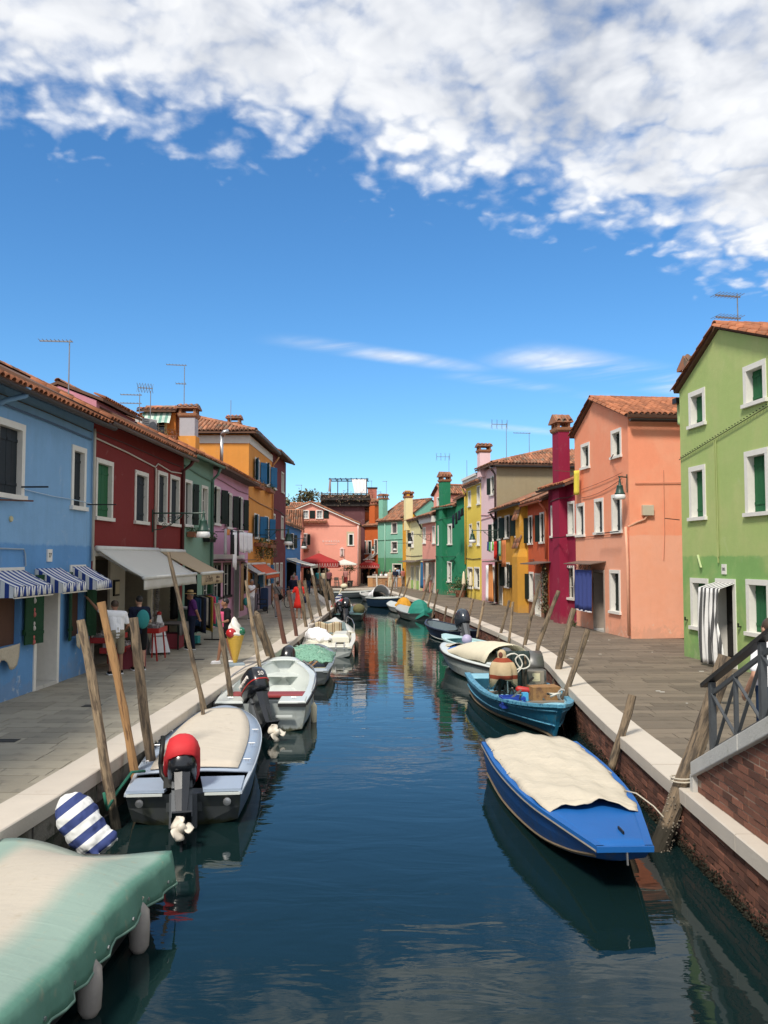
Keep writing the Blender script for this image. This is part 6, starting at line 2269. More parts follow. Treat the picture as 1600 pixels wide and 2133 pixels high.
MB().bbox(-.34, -.07, .92, -.06, .07, .98, .02).build('saddle', BLACKPL, t)
MB().tube([(.28, -.26, 1.0), (.34, -.1, 1.02), (.34, .1, 1.02), (.28, .26, 1.0)], .014, 6).build('handlebar', STEEL, t)
# plants on the right quay
pt = thing('potted_plants', 'flowering potted bush against the yellow house', 'plant', (5.15, 55.9, 0))
MB().lathe([(.3, 0), (.38, .4), (.4, .45)], 12).build('pot', TERRA, pt)
MB().tube([(0, 0, .3), (0, 0, .8)], .03, 5).build('stem', WOOD, pt)
leaves(pt, 'foliage', LEAF, lambda r: (r.gauss(.1, .42), r.gauss(0, .35), .62 + abs(r.gauss(0, .3))), 900, .12, 93)
leaves(pt, 'flowers', FLOWERM, lambda r: (r.gauss(-.55, .2), r.gauss(-.3, .2), .25 + abs(r.gauss(0, .25))), 260, .09, 94)
wd_ = thing('wall_weed', 'green weed sprouting at foot of the salmon house', 'plant', SALMON.W(.62, .3, 0), 0)
MB().tube([(0, 0, 0), (.02, 0, .12)], .02, 5).build('stem', LEAF, wd_)
bl_ = MB()
for k in range(26):
    a = r.uniform(0, 6.28); L_ = r.uniform(.15, .34); hh = r.uniform(.05, .26)
    bl_.add([(0, 0, .03), (.5 * L_ * math.cos(a + .15), .5 * L_ * math.sin(a + .15), hh), (L_ * math.cos(a), L_ * math.sin(a), hh * .9), (.5 * L_ * math.cos(a - .15), .5 * L_ * math.sin(a - .15), hh)], [(0, 1, 2, 3)])
bl_.build('foliage', LEAF, wd_)

# ------------------------------------------------------------------ boats
class Boat:
    def __init__(s, name, label, stern, bow, keys, hm, n=18, rake=.15, bowrake=.1, cat='boat'):
        d = Vector((bow[0] - stern[0], bow[1] - stern[1]))
        rz = math.atan2(-d.x, d.y)
        s.root = thing(name, label, cat, (stern[0], stern[1], WZ), rz)
        s.M = Matrix.Translation((stern[0], stern[1], WZ)) @ Matrix.Rotation(rz, 4, 'Z')
        s.rz = rz
        s.st = spline(keys, n)      # y, hbG, zG, hbC, zC, zK
        s.n = n; s.rake = rake; s.bowrake = bowrake
        mb = MB()
        rings = []
        for i, k in enumerate(s.st):
            y, hg, zg, hc, zc, zk = k
            t = i / (n - 1)
            yg = y - rake * (1 - t) ** 4 + bowrake * t ** 4
            ym = (y + yg) / 2
            hm_ = hc + (hg - hc) * .62; zm = zc + (zg - zc) * .5
            rings.append([(-hg, yg, zg), (-hm_, ym, zm), (-hc, y, zc), (0, y, zk), (hc, y, zc), (hm_, ym, zm), (hg, yg, zg)])
        mb.loft(rings, closed=False, caps=False)
        mb.poly(rings[0][::-1]); mb.poly(rings[-1])
        s.rings = rings
        s.hull = mb.build('hull', hm, s.root, fix=True)
        md = s.hull.modifiers.new('bevel', 'BEVEL'); md.width = .012; md.segments = 1; md.limit_method = 'ANGLE'

    def W(s, x, y, z):
        return s.M @ Vector((x, y, z))

    def at(s, t):
        f = t * (s.n - 1); i = min(int(f), s.n - 2); f -= i
        a, b = s.rings[i], s.rings[i + 1]
        return [tuple(p[k] + (q[k] - p[k]) * f for k in range(3)) for p, q in zip(a, b)]

    def rim(s, m, w=.09, h=.03, out=.02, t0=0.0, t1=1.0, name='gunwale', close=True):
        mb = MB()
        N = 26
        L, Rr = [], []
        for i in range(N):
            t = t0 + (t1 - t0) * i / (N - 1)
            r = s.at(t)
            for sgn, lst, p in ((-1, L, r[0]), (1, Rr, r[-1])):
                xo = p[0] + sgn * out; xi = p[0] - sgn * min(w, abs(p[0]) * .9)
                lst.append([(xo, p[1], p[2] - h), (xi, p[1], p[2] - h), (xi, p[1], p[2] + h * .6), (xo, p[1], p[2] + h * .6)])
        mb.loft(L); mb.loft(Rr)
        if close:
            r = s.at(t1)
            mb.box(r[0][0] - out, r[0][1] - .02, r[0][2] - h, r[-1][0] + out, r[0][1] + .03, r[0][2] + h * .6)
        return mb.build(name, m, s.root, fix=True)

    def inside(s, m, floor=.08, inset=.07, t0=.04, t1=.93):
        mb = MB()
        rings = []
        N = 18
        for i in range(N):
            t = t0 + (t1 - t0) * i / (N - 1)
            r = s.at(t)
            hg = max(abs(r[0][0]) - inset, .02); hc = max(abs(r[2][0]) - inset, .015)
            zf = max(floor, r[2][2] + .03)
            rings.append([(-hg, r[0][1], r[0][2] - .01), (-hc, r[2][1], zf), (0, r[2][1], zf), (hc, r[2][1], zf), (hg, r[0][1], r[0][2] - .01)])
        mb.loft(rings, closed=False, caps=False)
        mb.poly(rings[0]); mb.poly(rings[-1][::-1])
        return mb.build('interior', m, s.root, solid=.01)

    def deck(s, m, t0, t1, w=1.0, camber=.03, dz=.012, name='deck', xin=None, N=14, M_=9, thick=.03):
        mb = MB()
        def P(i, j):
            t = t0 + (t1 - t0) * i / (N - 1)
            r = s.at(t)
            u = -1 + 2 * j / (M_ - 1)
            return (r[-1][0] * u * w, r[0][1], r[0][2] + dz + camber * (1 - u * u))
        mb.grid(P, N, M_)
        return mb.build(name, m, s.root, smooth=True, solid=thick)

    def thwart(s, m, t, w=.28, dz=-.12, h=.05, name='thwart'):
        r = s.at(t)
        hx = abs(r[0][0]) - .06
        return MB().box(-hx, r[0][1] - w / 2, r[0][2] + dz - h, hx, r[0][1] + w / 2, r[0][2] + dz).build(name, m, s.root)


def outboard(bt, x, y, z, s=1.0, tilt=45, steer=0, cowl=None, cover=None, prop=True, txt=None, tiller=True):
    """outboard motor as a part of a boat; local: -y aft, z up, origin at the clamp"""
    cowl = cowl or BLACKPL
    M = Matrix.Translation((x, y, z)) @ Matrix.Rotation(R(steer), 4, 'Z') @ Matrix.Rotation(R(-tilt), 4, 'X') @ Matrix.Scale(s, 4)
    mb = MB()
    rings = []
    for zz, a, b, oy in ((.10, .10, .20, -.08), (.13, .15, .27, -.06), (.26, .165, .30, -.05), (.40, .155, .28, -.05), (.48, .13, .24, -.03), (.53, .08, .16, -.02), (.545, .02, .05, -.02)):
        ring = []
        for k in range(18):
            t = 2 * math.pi * k / 18
            cx, sx = math.cos(t), math.sin(t)
            ring.append((a * math.copysign(abs(cx) ** .7, cx), oy + b * math.copysign(abs(sx) ** .7, sx), zz))
        rings.append(ring)
    mb.loft(rings)
    o = mb.build('outboard_motor', cowl, bt.root, smooth=True)
    o.matrix_local = M
    lg = MB()
    lg.loft([[(sx * a, oy + sy * b, zz) for sx, sy in ((-1, -1), (0, -1.15), (1, -1), (1, 1), (0, 1.15), (-1, 1))] for zz, a, b, oy in ((.12, .085, .15, -.09), (-.10, .075, .12, -.11), (-.38, .05, .10, -.13), (-.60, .03, .11, -.13))])
    lg.box(-.10, -.36, -.43, .10, .02, -.41)
    lg.tube([(0, .08, -.60), (0, .02, -.60), (0, -.22, -.60), (0, -.33, -.60)], [.015, .055, .06, .04], 10)
    lg.prism([(-.012, -.02, -.62), (-.012, -.22, -.62), (-.012, -.24, -.80), (-.012, -.12, -.80)], (.024, 0, 0))
    lg.build('leg', BLACKPL if cowl is BLACKPL else GREYPL, o, fix=True)
    MB().box(-.11, -.02, -.30, -.05, .10, .10).box(.05, -.02, -.30, .11, .10, .10).box(-.11, -.05, .02, .11, -.0, .10).build('clamp_bracket', GREYPL, o)
    if prop:
        pr = MB()
        for k in range(3):
            a0 = k * 2.094
            Mr = Matrix.Translation((0, -.36, -.60)) @ Matrix.Rotation(a0, 4, 'Y')
            q = MB().grid(lambda i, j: (.03 + .095 * i / 5, .035 * (j / 4 - .5) * 2, .075 * math.sin(math.pi * (.15 + .8 * i / 5)) * (j / 4 - .5) * 2), 6, 5)
            q.xf(Mr)
            pr.add(q.v, q.f)
        pr.tube([(0, -.31, -.60), (0, -.40, -.60), (0, -.43, -.60)], [.042, .04, .015], 10)
        pr.build('propeller', PROPW, o, smooth=True, solid=.012)
    if tiller == 'up':
        MB().tube([(-.12, .12, .14), (-.22, .14, .30), (-.24, .12, .42)], [.035, .03, .026], 8).tube([(-.24, .12, .42), (-.22, .06, .74)], .03, 8).build('tiller_handle', IRON, o, smooth=True)
        MB().bbox(-.20, .04, .08, -.06, .22, .22).build('tiller_bracket', IRON, o)
    elif tiller:
        MB().tube([(.0, .18, .12), (.02, .45, .20), (.03, .60, .24)], [.03, .025, .022], 8).tube([(.03, .60, .24), (.04, .86, .31)], .027, 8).build('tiller_handle', IRON, o, smooth=True)
    if cover:
        cv = MB()
        cv.loft([[(kx * p[0] * (1 + .05 * math.sin(3 * q)), -.05 + (p[1] + .05) * ky, p[2] + dz + .02 * math.sin(2 * q) * (i == 0)) for q, p in enumerate(rg)] for i, (rg, kx, ky, dz) in enumerate(((rings[2], 1.18, 1.10, -.02), (rings[3], 1.25, 1.14, .0), (rings[4], 1.28, 1.16, .04), (rings[5], 1.35, 1.2, .07), (rings[6], 1.3, 1.2, .09)))])
        cv.build('cowl_cover', cover, o, smooth=True)
    if txt:
        for sx in (-1, 1):
            text_mesh(txt, .085, SIGNW, 'lettering', o, frame((sx * .158, -.05, .34), (0, sx, 0), (0, 0, 1), (sx, 0, .06)), .012, shear=.25)
        MB().loft([[(1.015 * p[0], -.05 + 1.015 * (p[1] + .05), z_) for p in rings[2]] for z_ in (.245, .262)], caps=False).build('stripe', REDSTAND, o, solid=.004)
        text_mesh('50', .09, SIGNW, 'lettering', o, frame((.0, -.352, .33), (1, 0, 0), (0, 0, 1), (0, -1, 0)), .002)
    return o


def cleat(bt, x, y, z, m=None, name='cleat'):
    MB().tube([(x - .05, y, z + .035), (x + .05, y, z + .035)], .008, 6).box(x - .02, y - .008, z, x - .01, y + .008, z + .035).box(x + .01, y - .008, z, x + .02, y + .008, z + .035).build(name, m or STEEL, bt.root)


def mooring_rope(label, pts, m=None, rad=.014):
    return tag(MB().tube(pts, rad, 6).build('mooring_rope', m or ROPE, None, smooth=True), label, 'rope')


ROPE = basic('pale_rope', (.50, .45, .36), .9, var=.3, scale=40)
ROPEG = basic('green_rope', (.02, .16, .10), .8, var=.3, scale=40)
HULLG = basic('dark_grey_hull', (.060, .068, .072), .35, var=.2, scale=4, grime=(.035, .04, .02), col2=(.075, .085, .05), c2lo=.62, c2hi=.8, c2scale=2)
DECKB = basic('blue_grey_deck', (.33, .40, .50), .4, var=.08, scale=4)
CANVAS = basic('tan_canvas', (.56, .50, .41), .85, var=.10, scale=3, bump=.25, bscale=9, crease=1.1, col2=(.40, .35, .28), c2lo=.58, c2hi=.8)
GELW = basic('white_gelcoat', (.62, .66, .63), .3, var=.06, scale=3, col2=(.5, .5, .44), c2lo=.64, c2hi=.8, c2scale=1.5)
GELD = basic('grey_white_hull', (.44, .48, .46), .35, var=.1, scale=3, grime=(.10, .10, .06), col2=(.30, .31, .26), c2lo=.6, c2hi=.78, c2scale=2)
RUBBER = basic('black_rubber', (.014, .014, .015), .6, var=.3)

# --- covered boat at lower left
B = Boat('tarp_covered_boat', 'boat under pale green tarpaulin at lower left corner', (-2.92, 8.12), (-3.31, 2.8),
         [(0, .74, .50, .66, .05, -.1), (1.8, .80, .52, .72, .05, -.1), (3.6, .70, .56, .5, .08, -.1), (5.3, .1, .66, .04, .2, .0)], basic('dark_hull', (.03, .032, .03), .5))
TARP = None
m, t, b_ = new_mat('green_tarpaulin')
tc = t.n('ShaderNodeTexCoord').outputs['Object']
sp = t.n('ShaderNodeSeparateXYZ'); t.l(tc, sp.inputs[0])
nz = t.noise(tc, 2.2, 6, .65, .4)
nf = t.noise(tc, 9, 5, .6)
ax = t.math('ABSOLUTE', t.math('ADD', sp.outputs[0], -.06))
e_ = t.math('ADD', ax, t.math('MULTIPLY', t.math('SUBTRACT', nz, .5), .12))
ye = t.math('MULTIPLY', t.smooth(t.math('ADD', sp.outputs[1], t.math('MULTIPLY', nz, .3)), .42, .12), .6)
c_ = t.mix(t.math('MAXIMUM', t.smooth(e_, .32, .60), ye), (.50, .45, .37), (.26, .36, .305))
c_ = t.mix(t.smooth(e_, .80, .90), c_, (.10, .24, .18))
c_ = t.mix(t.math('MULTIPLY', t.smooth(nf, .56, .74), .35), c_, (.36, .30, .2))
t.l(c_, b_.inputs['Base Color'])
b_.inputs['Roughness'].default_value = .75
bp = t.n('ShaderNodeBump'); bp.inputs['Strength'].default_value = .5; bp.inputs['Distance'].default_value = .025
fo = t.noise(t.scalev(tc, (1.6, 7, 2)), 1.0, 3, .5, .8)
fo2 = t.noise(t.scalev(tc, (6, 1.2, 2)), 1.0, 3, .5, .8)
t.l(t.math('ADD', t.math('MULTIPLY', nf, .25), t.math('ADD', t.math('MULTIPLY', fo, .9), t.math('MULTIPLY', fo2, .6))), bp.inputs['Height']); t.l(bp.outputs[0], b_.inputs['Normal'])
TARPM = m
r = random.Random(81)
def tz(u, v):
    y = -.12 + v * 5.4
    sag_ = -.10 * math.exp(-((y - .05) / .55) ** 2) * math.cos(u * 1.3) ** 2
    lump = .035 * math.sin(3.1 * v * 5 + u * 2.0) + .02 * math.sin(9 * v + 3 * u)
    crown = .11 * (1 - min(abs(u), 1) ** 2.2)
    stern_dip = -.13 * math.exp(-((y + .1) / .35) ** 2) * (1 - abs(u))
    return y, .60 + crown + lump + sag_ + stern_dip
NV, NU = 46, 37
def tp(i, j):
    v = i / (NV - 1); uu = -1 + 2 * j / (NU - 1)
    a = abs(uu)
    w = .86 if v < .6 else .86 - .7 * ((v - .6) / .4) ** 2
    w += .006 * math.sin(v * 60)
    if a <= .78:
        u = uu / .78
        y, z = tz(u, v)
        return (u * w, y, z)
    k = (a - .78) / .22
    y, z = tz(math.copysign(1, uu), v)
    fold = .030 * math.sin(v * 75 + math.copysign(1, uu) + 2 * math.sin(v * 17)) * k + .008 * math.sin(v * 31) * k
    return (math.copysign(w + .05 * math.sin(k * 1.5) + fold, uu), y, z - .25 * k - .006 * math.sin(v * 40) * k)
MB().grid(tp, NV, NU).build('tarpaulin', TARPM, B.root, smooth=True, solid=.008)
hm_ = MB()
hm_.tube([tp(i, 0) for i in range(NV)], .014, 5)
hm_.build('hem', basic('tarp_hem', (.16, .28, .22), .8), B.root, smooth=True)
ey = MB()
for i in range(2, NV, 4):
    p = Vector(tp(i, 1))
    M_e = Matrix.Translation(p + Vector((-.012, 0, 0))) @ Matrix.Rotation(R(90), 4, 'Y')
    q = MB().lathe([(.016, -.004), (.016, .006), (.006, .007)], 8).xf(M_e); ey.add(q.v, q.f)
kind(ey.build('eyelets', STEEL, B.root), 'stuff')
# rounded end of the tarpaulin hanging over the transom
MB().grid(lambda i, j: tuple(Vector(tp(0, j)) + Vector((0, -.05 * math.sin(i / 4 * 1.6), -.20 * i / 4 * (1 - .6 * math.cos((-1 + 2 * j / 36) * 1.5) ** 2)))), 5, NU).build('tarpaulin_end', TARPM, B.root, smooth=True, solid=.008)
for k, y in enumerate((.72, 1.72)):
    fd = thing('boat_fender', 'grey boat fender below green tarpaulin, ' + ('farther' if k == 0 else 'nearer') + ' one', 'fender', B.W(-.86, y, .0), 0, 'fenders of the tarp covered boat')
    MB().lathe([(.012, -.05), (.02, -.02), (.055, .0), (.085, .05), (.092, .2), (.085, .34), (.04, .40), (.02, .42)], 14).build('body', basic('fender_grey', (.34, .31, .28), .7, var=.25, scale=9, bump=.2), fd, smooth=True)
    MB().tube([(0, 0, .40), (.03, 0, .46)], .01, 5).build('line', ROPE, fd)
STRN = stripes('navy_white_cover', (.72, .72, .70), (.045, .065, .19), .175, 2, .5)
sc_ = thing('striped_motor_cover', 'navy and white striped cover over tilted outboard at lower left', 'cover', (-3.06, 8.62, -.05), 0)
cv = MB()
cv.ell((0, 0, .10), (.205, .22, .28), 20, 14).ell((.0, -.03, -.04), (.20, .20, .24), 20, 12).ell((.0, -.03, -.16), (.19, .20, .16), 20, 12).ell((.05, -.05, -.24), (.16, .16, .10), 16, 8)
for k in range(7):
    a = k * .9
    cv.cap((.14 * math.cos(a), .14 * math.sin(a) - .04, -.05), (.17 * math.cos(a + .2), .17 * math.sin(a + .2) - .05, -.30), .035, .025)
co_ = cv.build('cover', STRN, sc_, remesh=.014)
dt = bpy.data.textures.new('crumple', 'CLOUDS'); dt.noise_scale = .16
dm = co_.modifiers.new('crumple', 'DISPLACE'); dm.texture = dt; dm.strength = .075; dm.mid_level = .5
co_.rotation_euler = (R(-8), R(-38), R(10))
MB().tube([(.1, .0, -.3), (.2, .02, -.6)], .04, 8).build('motor_leg', BLACKPL, sc_)
bx_ = MB().box(-.02, -.03, -.28, .05, .03, -.05).build('cover_tie', ROPE, sc_)

# --- grey boat with tan cover and red-capped motor
B = Boat('grey_covered_boat', 'grey motorboat with tan canvas cover and red topped outboard', (-2.53, 10.75), (-2.98, 15.6),
         [(0, .71, .44, .66, .05, -.1), (1.3, .80, .46, .74, .05, -.1), (2.8, .80, .49, .70, .06, -.1), (3.9, .66, .52, .48, .1, -.05), (4.55, .44, .55, .26, .2, .0), (4.9, .20, .57, .08, .3, .15)], HULLG, rake=.22)
B.deck(DECKB, .13, 1.0, 1.0, .035, .0)
B.rim(basic('pale_trim', (.45, .50, .55), .35), w=.03, h=.02, out=.015)
B.deck(CANVAS, .14, .83, .76, .025, .05, 'canvas_cover', thick=.015)
r0 = B.at(0)
for sx in (-1, 1):
    MB().prism([(sx * .71, -.2, .45), (sx * .24, -.2, .45), (sx * .13, .42, .45), (sx * .71, .42, .45)][::sx], (0, 0, .035)).build('stern_deck', DECKB, B.root, fix=True)
    MB().box(min(sx * .70, sx * .26), -.225, .415, max(sx * .70, sx * .26), -.205, .445).build('stern_trim', GELW, B.root)
    MB().lathe([(.05, 0), (.05, .02), (.02, .025)], 12).xf(Matrix.Translation((sx * .54, -.20, .33)) @ Matrix.Rotation(R(90), 4, 'X')).build('drain', STEEL, B.root)
    for y in (1.0, 2.0, 3.0):
        cleat(B, sx * (.70 if y < 2.5 else .69), y, .53)
MB().box(-.17, -.24, .02, .17, -.16, .44).build('motor_bracket', GREYPL, B.root)
MB().box(-.22, -.15, .20, .22, .40, .34).build('motor_well', HULLG, B.root)
outboard(B, -.02, -.2, .46, 1.15, 44, 8, BLACKPL, cover=basic('red_cowl_cover', (.58, .022, .028), .7, var=.12, bump=.2), tiller='up')
mooring_rope('pale mooring rope from grey covered boat to split post', [B.W(-.74, 2.2, .56), B.W(-.86, 2.3, .60), B.W(-.95, 2.6, .5), B.W(-.98, 2.7, .7)])
mooring_rope('green and white rope at stern corner of grey boat', [B.W(-.62, .55, .54), B.W(-.75, .35, .58), B.W(-.86, .0, .42), B.W(-.92, -.25, .28), B.W(-.95, -.3, .5)], ROPEG, .02)

# --- white open boat with maroon bench
B = Boat('white_open_boat', 'white open motorboat with maroon bench and black outboard', (-2.40, 16.35), (-2.55, 21.3),
         [(0, .88, .56, .80, .05, -.1), (1.6, .95, .58, .86, .05, -.1), (3.2, .90, .62, .72, .08, -.1), (4.2, .68, .68, .45, .14, -.05), (4.75, .44, .74, .22, .24, .0), (5.0, .30, .78, .12, .34, .12)], GELD, rake=.12)
B.inside(GELW, .12, .13, .05, .92)
B.rim(GELW, .15, .03, .0)
B.rim(RUBBER, .0, .035, .03, name='rub_rail')
B.deck(GELW, .80, 1.0, .98, .03, .02, 'bow_deck')
MAROON = basic('maroon_vinyl', (.26, .03, .03), .5, var=.1)
MB().bbox(-.80, 1.30, .12, .80, 1.72, .44, .02).build('bench', DARKROOM, B.root)
MB().bbox(-.81, 1.28, .441, .81, 1.74, .50, .02).build('bench_cushion', MAROON, B.root)
for sx in (-1, 1):
    MB().bbox(min(sx * .87, sx * .34), -.12, .50, max(sx * .87, sx * .34), .5, .60, .02).build('stern_deck', GELW, B.root)
    MB().box(min(sx * .88, sx * .34), -.15, .50, max(sx * .88, sx * .34), -.121, .56).build('bumper_strip', RUBBER, B.root)
    cleat(B, sx * .62, .15, .60)
    MB().tube([(sx * .93, .9, .62), (sx * .95, 1.6, .70), (sx * .93, 2.6, .74), (sx * .80, 3.6, .78), (sx * .52, 4.4, .83)], .016, 8).build('grab_rail', STEEL, B.root, smooth=True)
    MB().box(min(sx * .30, sx * .62), -.17, .30, max(sx * .30, sx * .62), -.125, .34).build('step', GELW, B.root)
MB().box(-.34, .0, .13, .34, .52, .30).build('motor_well', GELD, B.root)
outboard(B, -.05, -.12, .52, 1.35, 36, 30, BLACKPL, txt='YAMAHA')
B.thwart(GELW, .70, .5, -.22)
fd = thing('boat_fender', 'cream fender on right side of white open boat', 'fender', B.W(.98, .9, .02))
MB().lathe([(.015, -.1), (.06, -.06), (.065, .3), (.02, .38)], 10).build('body', C_CREAM, fd, smooth=True)
MB().tube([(0, 0, .37), (-.03, 0, .56)], .008, 5).build('line', ROPE, fd)

# --- grey boat with green net
HULLG2 = basic('mid_grey_hull', (.13, .145, .15), .4, var=.15, scale=3, grime=(.05, .055, .035))
B = Boat('grey_net_boat', 'grey open boat carrying green fishing net and black outboard', (-2.22, 22.0), (-2.28, 27.2),
         [(0, .74, .40, .66, .05, -.1), (1.6, .80, .41, .70, .05, -.1), (3.4, .74, .44, .55, .08, -.1), (4.7, .46, .5, .22, .2, .0), (5.2, .16, .54, .05, .3, .1)], HULLG2)
B.inside(basic('grey_inside', (.17, .18, .175), .5), .1, .1)
B.rim(basic('grey_rim', (.20, .22, .225), .4), .12, .03, .02)
B.thwart(basic('olive_thwart', (.22, .19, .10), .7), .18, .2, -.06)
MB().bbox(.05, -.1, .32, .72, .4, .42).build('stern_deck', basic('pale_deck', (.42, .46, .48), .4), B.root)
outboard(B, -.30, -.05, .40, 1.2, 20, 0, BLACKPL, prop=False, tiller=True)
nt = thing('fishing_net', 'heap of green fishing net in grey boat', 'net', B.W(0, 2.0, .3), B.rz)
NETM = basic('green_net', (.20, .40, .29), .85, var=.4, scale=26, bump=.8, bscale=30, col2=(.08, .20, .14), c2scale=18)
MB().grid(lambda i, j: ((-1 + 2 * j / 16) * .78, i / 20 * 2.2 - .5, .12 + .36 * (1 - (-1 + 2 * j / 16) ** 2) * math.sin(math.pi * (i + 1) / 22) + .03 * math.sin(i * 1.9 + j * 1.3) + .025 * math.sin(i * .8 - j * 2.1)), 21, 17).build('net_heap', NETM, nt, smooth=True, solid=.03)
ls = MB()
r = random.Random(83)
for k in range(40):
    x, y = r.uniform(-.55, .55), r.uniform(-.2, 1.2)
    ls.tube([(x, y, .40 - .3 * x * x), (x + r.uniform(-.15, .15), y + r.uniform(-.1, .1), .47 - .3 * x * x), (x + r.uniform(-.2, .2), y + r.uniform(-.2, .2), .38 - .3 * x * x)], .008, 4)
kind(ls.build('net_cords', basic('pale_green_cord', (.38, .55, .44), .8), nt), 'stuff')
ow = thing('oars', 'yellowish oars lying across thwart of the grey net boat', 'oars', B.W(.2, .9, .42), B.rz)
MB().tube([(-.1, -.2, 0), (.05, 1.0, .05)], .025, 6).tube([(.05, -.2, 0), (.2, 1.0, .05)], .025, 6).build('shafts', WOODOR, ow)

# --- white sport boat with striped towel
B = Boat('white_sport_boat', 'white sport boat with striped towel and boarding ladder', (-1.93, 28.2), (-2.05, 35.0),
         [(0, .84, .36, .76, .05, -.1), (2.0, .92, .42, .80, .05, -.1), (4.2, .82, .55, .55, .1, -.1), (5.8, .48, .66, .22, .25, .0), (6.7, .10, .74, .04, .4, .1)], GELW)
GELB = basic('cream_gelcoat', (.72, .70, .60), .3, var=.05)
B.deck(GELB, .40, 1.0, 1.0, .10, .02, 'foredeck')
B.inside(GELB, .16, .12, .1, .5)
B.rim(GELB, .14, .04, .01)
MB().bbox(-.80, -.1, .28, .80, .9, .40, .03).build('swim_platform', GELB, B.root)
MB().bbox(-.75, .9, .38, .0, 2.4, .52, .06).build('engine_hatch', GELB, B.root)
MB().bbox(.1, 1.0, .38, .72, 2.6, .68, .1).build('sunbed', GELB, B.root)
ld = MB()
for x in (.30, .58):
    ld.tube([(x, -.14, .30), (x, -.10, .46), (x, .35, .48)], .016, 6)
ld.build('ladder_rail', STEEL, B.root)
for y in (-.02, .15, .30):
    MB().tube([(.30, y, .47), (.58, y, .47)], .014, 6).build('ladder_rung', WOOD, B.root)
for sx in (-1, 1):
    MB().tube([(sx * .86, 3.0, .60), (sx * .86, 3.2, .86), (sx * .76, 4.4, .95), (sx * .55, 5.4, 1.0), (sx * .5, 5.5, .72)], .014, 6).build('bow_rail', STEEL, B.root)
CREAMT = stripes('striped_towel', (.62, .52, .36), (.27, .17, .09), .26, 0, .38, c3=(.7, .6, .45))
tw_ = tag(MB().grid(lambda i, j: (-.45 + 1.0 * i / 14, .18 * j / 8 + .03 * math.sin(i), .38 - .55 * j / 8 + .04 * math.sin(i * .7)), 15, 9).build('striped_towel', CREAMT, None, smooth=True, solid=.012), 'brown and cream striped towel over windscreen of sport boat', 'towel')
tw_.location = B.W(-.15, 3.1, .55); tw_.rotation_euler = (R(180), R(180), B.rz + R(180))
tw_.rotation_euler = (0, 0, B.rz)
MB().prism([(-.62, 3.2, .5), (.62, 3.2, .5), (.5, 3.45, .93), (-.5, 3.45, .93)], (0, .03, 0)).build('windscreen', basic('screen', (.15, .2, .2), .1), B.root, fix=True)
cv = tag(MB().ell((-.45, 1.4, .62), (.42, .55, .26), 16, 10).ell((-.2, 1.1, .56), (.35, .3, .16), 14, 8).build('crumpled_cover', C_WHITE, None, remesh=.03), 'crumpled white canvas heaped on sport boat', 'cover')
dm = cv.modifiers.new('crumple', 'DISPLACE'); dm.texture = dt; dm.strength = .16; dm.mid_level = .5
cv.matrix_world = B.M
fd = thing('boat_fender', 'tall brown fender hanging at stern of white sport boat', 'fender', B.W(.98, 1.2, 0))
MB().lathe([(.02, -.15), (.07, -.1), (.08, .35), (.02, .45)], 10).build('body', WOODLT, fd, smooth=True)
MB().tube([(0, 0, .44), (-.04, 0, .6)], .008, 5).build('line', ROPE, fd)

# --- dark flat boat with motor cluster
B = Boat('dark_green_boat', 'dark green flat boat with bulky outboards by quay corner', (-1.9, 43.9), (-1.75, 48.6),
         [(0, .74, .36, .70, .05, -.1), (1.6, .78, .38, .7, .05, -.1), (3.4, .66, .42, .5, .08, -.1), (4.7, .2, .48, .08, .25, .0)], basic('blackish_hull', (.02, .03, .03), .4))
B.deck(basic('bottle_deck', (.05, .12, .12), .5), .0, 1.0, 1.0, .03, .0)
B.rim(basic('dark_rim', (.10, .13, .13), .5), .06, .03, .02)
outboard(B, -.1, -.05, .42, 1.5, 25, 0, BLACKPL, prop=True)
outboard(B, -.45, .3, .5, 1.1, 55, 20, BLACKPL, prop=False, cover=None)
tag(MB().cap((-2.75, 44.6, .02), (-2.25, 45.6, .32), .11, .11).build('red_canister', REDSTAND, None, smooth=True), 'red canister lying on the dark green boat', 'canister')
tag(MB().ell((-1.35, 44.9, -.12), (.34, .34, .30), 14, 9).build('canvas_bundle', basic('olive_canvas', (.13, .12, .05), .9, var=.4, scale=14, bump=.6), None, remesh=.03), 'olive canvas bundle on the dark green boat', 'bundle')

# --- white covered boat beyond
B = Boat('white_tented_boat', 'small boat under white cover with striped cloth', (-2.75, 51.2), (-3.2, 55.6),
         [(0, .75, .4, .68, .05, -.1), (1.6, .78, .42, .7, .05, -.1), (3.2, .62, .48, .45, .1, -.1), (4.3, .15, .56, .06, .3, 0)], GELD)
B.rim(GELW, .08, .03, .02)
MB().grid(lambda i, j: ((-1 + 2 * j / 8) * .74 * (1 - .5 * (i / 8) ** 2), .1 + i * .45, .45 + .42 * (1 - abs(-1 + 2 * j / 8)) * math.sin(math.pi * (i + 1) / 10)), 9, 9).build('cover', C_WHITE, B.root, solid=.01)
stc = tag(MB().cap((-3.05, 51.9, -.02), (-2.75, 52.5, .28), .13, .12).build('striped_roll', STRN, None, smooth=True), 'blue striped roll on the white tented boat', 'cloth')
